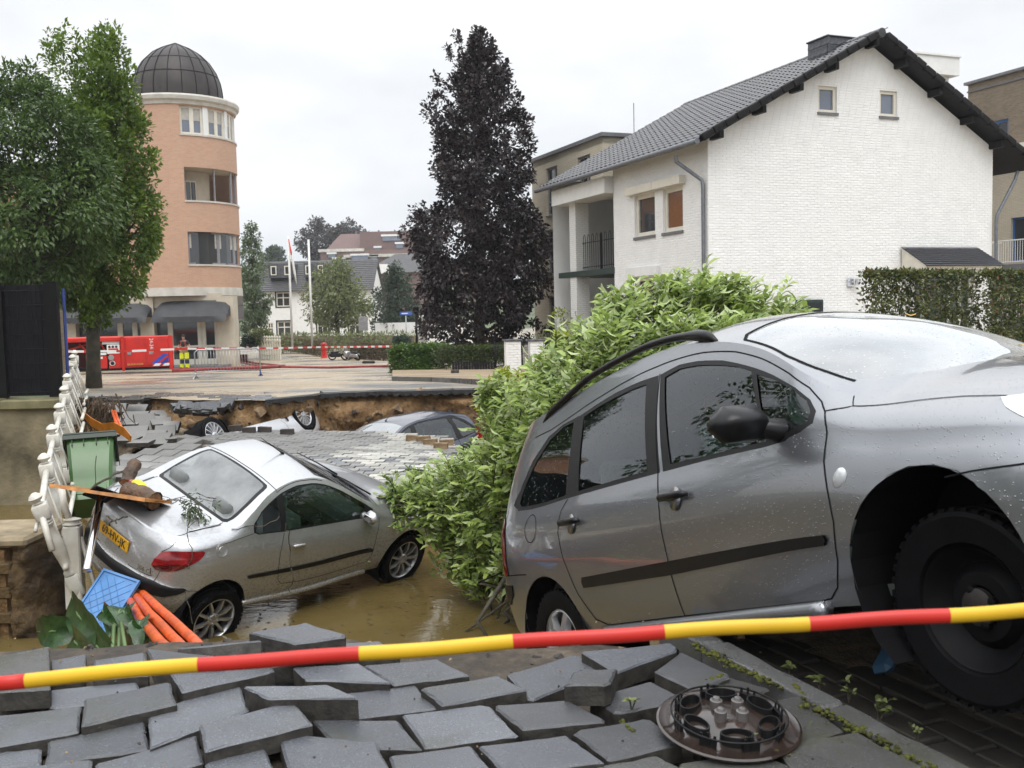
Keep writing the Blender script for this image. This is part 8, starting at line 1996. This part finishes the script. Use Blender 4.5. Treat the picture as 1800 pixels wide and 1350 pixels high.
# crowd barrier, hoses, far tape
b0, b1 = P_st(344, 666), P_st(458, 661); Hb = at(344, 615, b0.y).z - b0.z; br_ = empty('crowd_barrier', b0, 0, 'galvanised crowd barrier standing in front of the tower shop', 'barrier'); d = b1 - b0; L_ = d.length; dx_ = d.normalized()
m = MB(); m.tube([dx_ * 0, dx_ * 0 + Vector((0, 0, Hb * .9)), dx_ * .10 + Vector((0, 0, Hb)), dx_ * (L_ - .1) + Vector((0, 0, Hb)), dx_ * L_ + Vector((0, 0, Hb * .9)), dx_ * L_], .022, 8); m.tube([Vector((0, 0, .22)), dx_ * L_ + Vector((0, 0, .22))], .02, 8); m.build('frame', M['steel'], br_, True)
for k in range(1, 21): m = MB(); p = dx_ * (L_ * k / 21); m.tube([p + Vector((0, 0, .22)), p + Vector((0, 0, Hb))], .009, 5); m.build('bar', M['steel'], br_, True)
for f in (0, 1): m = MB(); p = dx_ * (L_ * f); m.tube([p + Vector((0, -.28, 0)), p + Vector((0, 0, .10)), p + Vector((0, .28, 0))], .02, 6); m.tube([p, p + Vector((0, 0, .2))], .027, 8); m.build('foot', simple('blue_foot', (.04, .08, .25), .4) if f else M['steel'], br_, True)
M['hose'] = simple('red_hose', (.30, .03, .03), .6, 0, .25, 3)
for pp, r, lab in (([(303, 654), (345, 653), (420, 650), (470, 648), (500, 646)], .085, 'thick red hose running from the red container'), ([(455, 646), (520, 647), (580, 648), (640, 646), (700, 645)], .055, 'dark red hose lying across the wet street'), ([(412, 632), (450, 640), (480, 643), (498, 645)], .06, 'short red hose bent towards the crowd barrier'), ([(415, 636), (440, 642), (465, 646)], .05, 'thin red hose behind the crowd barrier')):
    q = [P_st(x, y) + Vector((0, 0, r * .8)) for x, y in pp]; m = MB(); m.tube(q, r, 8); tag(m.build('fire_hose', M['hose'], None, True), lab, 'hose')
m = MB(); q = P_st(430, 638); m.rbox(q + Vector((-.2, -.15, 0)), q + Vector((.2, .15, .5)), .03); tag(m.build('hose_box', M['lamp_dark']), 'small dark red box at the end of a hose', 'box')
ta_ = [(118, 618), (232, 617), (330, 613), (480, 612), (571, 610), (640, 609.5), (722, 608)]; tY = [40, 42, 44, 50, 56, 50, 44]; q = [at(x, y, Y) for (x, y), Y in zip(ta_, tY)]
ft = empty('warning_tape', q[0], 0, 'red and white warning tape strung across the far street', 'tape'); segs = []
for i in range(len(q) - 1):
    n = max(2, int((q[i + 1] - q[i]).length / .55)); segs += [(q[i].lerp(q[i + 1], k / n), q[i].lerp(q[i + 1], (k + 1) / n)) for k in range(n)]
for i, (a, b) in enumerate(segs): m = MB(); h = Vector((0, 0, .045)); m.prism([a - h - q[0], b - h - q[0], b + h - q[0], a + h - q[0]], (0, .004, 0)); m.build('tape_band', M['tape_red'] if i % 2 else M['white'], ft)
# hydrant, fallen bikes, traffic signs, poles
hq = P_st(570, 629); hH = at(570, 602, hq.y).z - hq.z; m = MB(); s_ = hH / 1.0; m.lathe([(r * s_, z * s_) for r, z in ((.02, 1.0), (.17, .96), (.20, .90), (.20, .86), (.15, .84), (.15, .68), (.21, .66), (.21, .56), (.16, .54), (.17, .12), (.22, .10), (.22, 0))], None, 16)
hy = m.build('hydrant', M['fire_red'], None, 40); hy.location = hq; tag(hy, 'red fire hydrant between the low brown hedges', 'hydrant')
def bike(px, py, lab, col, yaw):
    q = P_st(px, py); t = empty('fallen_scooter', q, yaw, lab, 'scooter')
    for x in (-.45, .5): m = MB(); m.lathe([(.17, -.045), (.22, -.04), (.235, 0), (.22, .04), (.17, .045)], Matrix.Translation((x, 0, .22)) @ Matrix.Rotation(1.1, 4, 'X'), 20, 0, True); m.build('wheel', M['tyre'], t, True)
    m = MB(); m.rbox((-.6, -.14, .18), (.05, .14, .42), .06); m.rbox((.15, -.2, .2), (.42, .2, .55), .06); m.build('body', col, t, 40); m = MB(); m.rbox((-.55, -.12, .42), (-.05, .12, .52), .05); m.build('seat', M['black_plastic'], t, 40); m = MB(); m.tube([(.4, 0, .5), (.45, 0, .72), (.4, .25, .78), (.4, -.25, .78)], .02, 6); m.build('handlebar', M['steel'], t, True)
bike(598, 633, 'dark scooter lying beside the red hydrant', M['black_plastic'], .2); bike(617, 634, 'silver grey scooter lying against the brown hedge', M['alloy'], 2.6); bike(714, 636, 'dark scooter parked at the corner of the laurel hedge', M['steel_black'], .8)
def pole(name, px, py0, py1, r, mat, lab, cat, Y=None): q = P_st(px, py1) if Y is None else at(px, py1, Y); t = empty(name, q, 0, lab, cat); H = at(px, py0, q.y).z - q.z; m = MB(); m.tube([(0, 0, -.2), (0, 0, H)], r, 8); m.build('pole', mat, t, True); return t, H, q
t, H, q = pole('tall_sign', 421.5, 508, 632, .05, M['steel'], 'tall grey traffic sign seen from behind at the tower corner', 'sign'); f = lambda px: at(px, 540, q.y).x - q.x; z = lambda py: at(421, py, q.y).z - q.z
for y0, y1 in ((512, 536), (537, 562)): m = MB(); m.box((f(415.5), -.09, z(y1)), (f(428.5), -.06, z(y0))); m.build('panel', M['frame_grey'] if y0 > 530 else M['steel'], t)
m = MB(); m.box((f(415), -.10, z(511)), (f(427), -.07, z(505))); m.build('name_plate', M['fire_blue'], t)
t, H, q = pole('pedestrian_sign', 489, 552, 603, .04, M['steel'], 'blue square pedestrian crossing sign by the far white railing', 'sign'); f = lambda px: at(px, 540, q.y).x - q.x; z = lambda py: at(489, py, q.y).z - q.z
m = MB(); m.box((f(483), -.08, z(563)), (f(495), -.05, z(550))); m.build('panel', simple('sign_blue', (.02, .16, .50), .4), t); m = MB(); m.prism([(f(484.5), -.085, z(561.5)), (f(493.5), -.085, z(561.5)), (f(489), -.085, z(552))], (0, -.004, 0)); m.build('white_triangle', M['white'], t); m = MB(); m.box((f(488.5), -.095, z(559)), (f(489.5), -.09, z(554.5))); m.box((f(487.6), -.095, z(561)), (f(490.4), -.09, z(560.2))); m.build('walker', M['ink'], t)
t, H, q = pole('street_name_sign', 715, 548, 610, .035, M['steel'], 'blue street name sign on a pole left of the purple beech', 'sign'); f = lambda px: at(px, 550, q.y).x - q.x; z = lambda py: at(715, py, q.y).z - q.z
m = MB(); m.box((f(703.5), -.07, z(554)), (f(724.5), -.045, z(547.5))); m.build('name_plate', simple('sign_blue2', (.06, .12, .42), .4), t); m = MB(); m.box((f(706), -.075, z(551.6)), (f(717), -.0705, z(550))); m.build('name_line', M['white'], t)
t, H, q = pole('information_sign', 643, 556, 606, .03, M['steel'], 'small pale sign on a pole in front of the far white house', 'sign', 70); m = MB(); m.box((-.45, -.06, H - 1.0), (.2, -.03, H - .05)); m.build('panel', M['steel'], t)
t, H, q = pole('flagpole', 514, 416, 606, .07, M['white'], 'white flagpole with a furled red and white flag', 'flagpole', 66); m = MB(); P_ = [(.06, 0, H - .4), (.20, 0, H - 1.3), (.32, .05, H - 2.4), (.42, .02, H - 3.1)]
m.tube(P_, [.10, .17, .15, .05], 8, flat=.5); m.build('flag', M['white'], t, True); m = MB(); m.tube([Vector(p) + Vector((-.03, -.06, .25)) for p in P_[:3]], [.06, .12, .05], 8, flat=.5); m.build('flag_band', M['fire_red'], t, True)
t, H, q = pole('flagpole', 549, 421, 606, .07, M['white'], 'bare white flagpole right of the one with the flag', 'flagpole', 66); t, H, q = pole('lamp_post', 733, 552, 612, .05, M['black_iron'], 'black lamp post left of the purple beech', 'lamp post', 44); m = MB(); m.lathe([(.05, 0), (.12, .05), (.16, .3), (.02, .4)], Matrix.Translation((0, 0, H)), 10); m.build('lantern', M['black_iron'], t, 40)
q = P_st(743, 634); m = MB(); m.lathe([(.02, 1.55), (.16, 1.45), (.17, 1.3), (.15, 1.25), (.18, 0)], None, 14); o = m.build('stone_bollard', M['pale_stone'], None, 40); o.location = at(743, 612, 46); tag(o, 'grey stone bollard beside the black lamp post', 'bollard')
# far white railing and garden wall
q0, q1 = at(457, 613, 62), at(492, 613, 60); q0.z = q1.z = -.06; fr_ = empty('far_white_railing', q0, 0, 'small cream railing with ball topped balusters at the far corner', 'railing'); Hr = at(470, 590, 61).z + .06
bb_ = MB(); s_ = Hr / 1.2; bb_.lathe([(r * s_, z_ * s_) for r, z_ in ((.01, 1.2), (.06, 1.15), (.06, 1.09), (.035, 1.05), (.06, 1.0), (.06, .9), (.04, .85), (.075, .5), (.045, .25), (.06, .2), (.06, 0))], None, 10); bme = bb_.mesh('baluster', M['white_iron_clean'], 45)
for k in range(9): link('baluster', bme, fr_, Matrix.Translation((q1 - q0) * (k / 8)))
for zz in (.95, .22): m = MB(); m.tube([Vector((0, 0, zz * s_)), q1 - q0 + Vector((0, 0, zz * s_))], .03, 6); m.build('rail', M['white_iron_clean'], fr_, True)
q0, q1 = at(490, 600, 88), at(738, 604, 78); m = MB(); m.hexa([q0 + Vector((0, 0, -1)), q1 + Vector((0, 0, -1)), q1 + Vector((0, .4, -1)), q0 + Vector((0, .4, -1)), Vector((q0.x, q0.y, at(490, 590, 88).z)), Vector((q1.x, q1.y, at(738, 590, 78).z)), Vector((q1.x, q1.y + .4, at(738, 590, 78).z)), Vector((q0.x, q0.y + .4, at(490, 590, 88).z))]); tag(m.build('garden_wall', M['mauve_brick']), 'long low dark garden wall in front of the far white house', 'wall')
q = at(660, 600, 84); m = MB(); m.box((q.x, 84, -.06), (q.x + 9, 88, at(660, 568, 84).z)); tag(m.build('white_shed', M['white']), 'low white building below the dark conifer like tree', 'building')
# white pillars, gates, board fence
for x0, x1, lab in ((890.5, 917.5, 'white brick gate pillar standing leftmost'), (933, 958, 'white brick gate pillar between the two gates'), (977, 1006, 'white brick gate pillar with a potted plant on top')):
    q0, q1 = P_st(x0, 661), P_st(x1, 661); Y = q0.y + (.0 if x0 < 900 else .6 if x0 < 950 else 1.1); a, b = at(x0, 661, Y), at(x1, 661, Y); zt_ = at((x0 + x1) / 2, 600, Y).z; zb_ = street_z(Y); w_ = b.x - a.x; t = empty('gate_pillar', (a.x, Y, zb_), HA * .4, lab, 'pillar')
    m = MB(); m.box((.01, .01, 0), (w_ - .01, w_ - .01, zt_ - zb_)); m.build('core', M['wallwhite'], t)
    if 'leftmost' in lab: pm = [MB() for _ in range(2)]; [p.rbox((0, 0, 0), (w_ * s1 - .006, .03, .066), .004) for p, s1 in zip(pm, (.5, .25))]; pm = [p.mesh('brick', M['wallwhite']) for p in pm]
    for r in range(int((zt_ - zb_) / .072)):
        x = 0
        for j, sz in enumerate(((0, 0) if r % 2 else (1, 0, 1))): link('brick', pm[sz], t, Matrix.Translation((x, -.012 + random.uniform(-.003, .003), r * .072))); x += w_ * (.5 if sz == 0 else .25)
    m = MB(); m.rbox((-.04, -.05, zt_ - zb_), (w_ + .04, w_ + .03, zt_ - zb_ + .05), .015); m.build('cap_stone', M['slate'], t)
def gate(px0, px1, py0, py1, Y0_, Y1_, lab):
    a, b = at(px0, py1, Y0_), at(px1, py1, Y1_); a.z = street_z(Y0_) + .08; H = at(px0, py0, Y0_).z - a.z; t = empty('iron_gate', a, 0, lab, 'gate'); d = b - a; d.z = 0; n = max(5, int(d.length / .11))
    for f in (0, 1): m = MB(); m.tube([d * f, d * f + Vector((0, 0, H))], .03, 6); m.build('gate_post', M['black_iron'], t, True)
    for zz in (.12, .80): m = MB(); m.tube([Vector((0, 0, H * zz)), d + Vector((0, 0, H * zz))], .015, 6); m.build('rail', M['black_iron'], t, True)
    for k in range(1, n): m = MB(); p = d * (k / n); m.tube([p + Vector((0, 0, .05)), p + Vector((0, 0, H * (.92 + .08 * math.sin(PI * k / n))))], .009, 5); m.build('bar', M['black_iron'], t, True)
gate(871, 890, 600, 661, 30.6, 31.5, 'black iron gate leaf left of the leftmost white pillar'); gate(918, 932, 596, 655, 32.5, 33.6, 'black iron gate between the first two white pillars'); gate(958, 977, 597, 655, 33.2, 33.8, 'black iron gate between the second and third white pillars')
q0, q1 = P_st(795, 656) + Vector((0, .02, 0)), P_st(872, 655) + Vector((0, .02, 0)); d = q1 - q0; hh = at(800, 636, q0.y).z - q0.z; t = empty('board_fence', q0, 0, 'low black board fence under the clipped dark hedge', 'fence')
for k in range(16): m = MB(); p = d * (k / 16); e = d * ((k + .94) / 16); m.hexa([p, e, e + Vector((0, .03, 0)), p + Vector((0, .03, 0)), p + Vector((0, 0, hh)), e + Vector((0, 0, hh)), e + Vector((0, .03, hh)), p + Vector((0, .03, hh))]); m.build('board', M['black_plastic'], t)
q = at(991, 597, 32.6); t = empty('potted_plant', q, 0, 'small potted shrub standing on the third white pillar', 'plant'); m = MB(); m.lathe([(.12, -.02), (.19, .18), (.17, .30), (.02, .30)], None, 14); m.build('pot', M['black_plastic'], t, 40); m = MB(); m.tube([(0, 0, .25), (.02, 0, .6), (-.02, 0, .95)], [.018, .014, .006], 5); m.build('stem', M['bark'], t, True)
rng = np.random.default_rng(3); cs = [np.array([rng.normal() * .13, rng.normal() * .1, rng.uniform(.45, 1.0)]) for _ in range(22)]; crown(cs, [.10] * 22, 9, .10, .3, M['leaf_yellow'], 'leaves', t, .2, .5, (0, 0, .6), None, .5)
m = MB(); q = P_st(800, 663) + Vector((0, 0, .1)); m.rbox(q + Vector((-.11, -.06, 0)), q + Vector((.11, .06, .10)), .01); tag(m.build('loose_brick', M['stone_dark']), 'single dark loose brick lying on the far pavement', 'brick')
m = MB(); q = P_st(648, 640); m.rbox(q + Vector((-.35, -.15, 0)), q + Vector((.35, .15, .18)), .08); tag(m.build('black_bag', M['black_plastic'], None, 50), 'small black bag lying on the wet street', 'bag')
# small dark grey building with flat roof far left behind the fence
q = at(-60, 480, 26); m = MB(); m.box((q.x - 3, 26, .9), (at(22, 480, 26).x, 29, at(0, 487, 26).z)); tag(m.build('flat_roofed_shed', M['brown_brick']), 'small dark flat roofed shed showing above the black fence', 'shed')

# the left bank beyond the frame, which the cars mirror
for i, (x, y, h, lb) in enumerate(((-15.5, 16.5, 14.0, 'leafy tree on the left bank just outside the view, mirrored in the car doors'), (-15.0, 6.0, 9.5, 'tall leafy tree far left outside the view, mirrored in the car windows'), (-13.0, 1.0, 8.0, 'leafy tree on the left bank beside the photographer'))):
    tree('bank_tree', Vector((x, y, .6)), h, [(.12, .8), (.25, 2.2), (.5, 2.7), (.75, 2.1), (.92, 1.0), (1, .2)], 150, 40, .26, M['leaf_round'], lb, .2, 1.2, None, .6, .45, 40 + i, .3, .5)
m = MB(); m.box((-12.6, -8, -1.8), (-12.2, 14.5, 1.2)); tag(m.build('bank_wall', M['old_wall']), 'old stained wall along the left bank of the canal', 'wall')

# the root plate of the uprooted bush, standing in the water
rtb = MB(); rb_o = at(960, 1000, 9.3)
for k in range(60): a = rb_o + Vector((rt.gauss(0, .12), rt.gauss(0, .12), rt.gauss(0, .1))); rtb.tube([a, a + Vector((rt.gauss(0, .25), rt.gauss(0, .25), -.25)), a + Vector((rt.gauss(0, .45), rt.gauss(0, .4), -.75))], [.03, .018, .005], 5)
tag(rtb.build('root_plate', M['bark'], None, True), 'tangled dark roots of the uprooted bush standing in the muddy water', 'roots')
# scraps that float on the flood water
fl = MB(); rf_ = random.Random(9)
for k in range(150):
    x, y = rf_.uniform(430, 900), rf_.uniform(1000, 1150); q = on(x, y, -.416); a = rf_.random() * 6.28; s = rf_.uniform(.012, .04); u = Vector((math.cos(a), math.sin(a), 0)) * s; v = Vector((-u.y, u.x, 0)) * .4
    fl.add([q - u, q - v, q + u, q + v + Vector((0, 0, .004))], [(0, 1, 2, 3)])
fl.build('floating_litter', M['leaf_fallen_dull'])['kind'] = 'stuff'

# rain-hazy air
M['haze'] = bpy.data.materials.new('haze'); M['haze'].use_nodes = True; t_ = M['haze'].node_tree; t_.nodes.clear(); pv = t_.nodes.new('ShaderNodeVolumePrincipled'); pv.inputs['Color'].default_value = (.93, .95, .98, 1); pv.inputs['Density'].default_value = .0005; pv.inputs['Anisotropy'].default_value = .2
ou = t_.nodes.new('ShaderNodeOutputMaterial'); t_.links.new(pv.outputs[0], ou.inputs['Volume'])
m = MB(); m.box((-410, -410, -4.0), (410, 432, 42)); o = m.build('haze', M['haze']); o['kind'] = 'stuff'
bpy.context.view_layer.update()
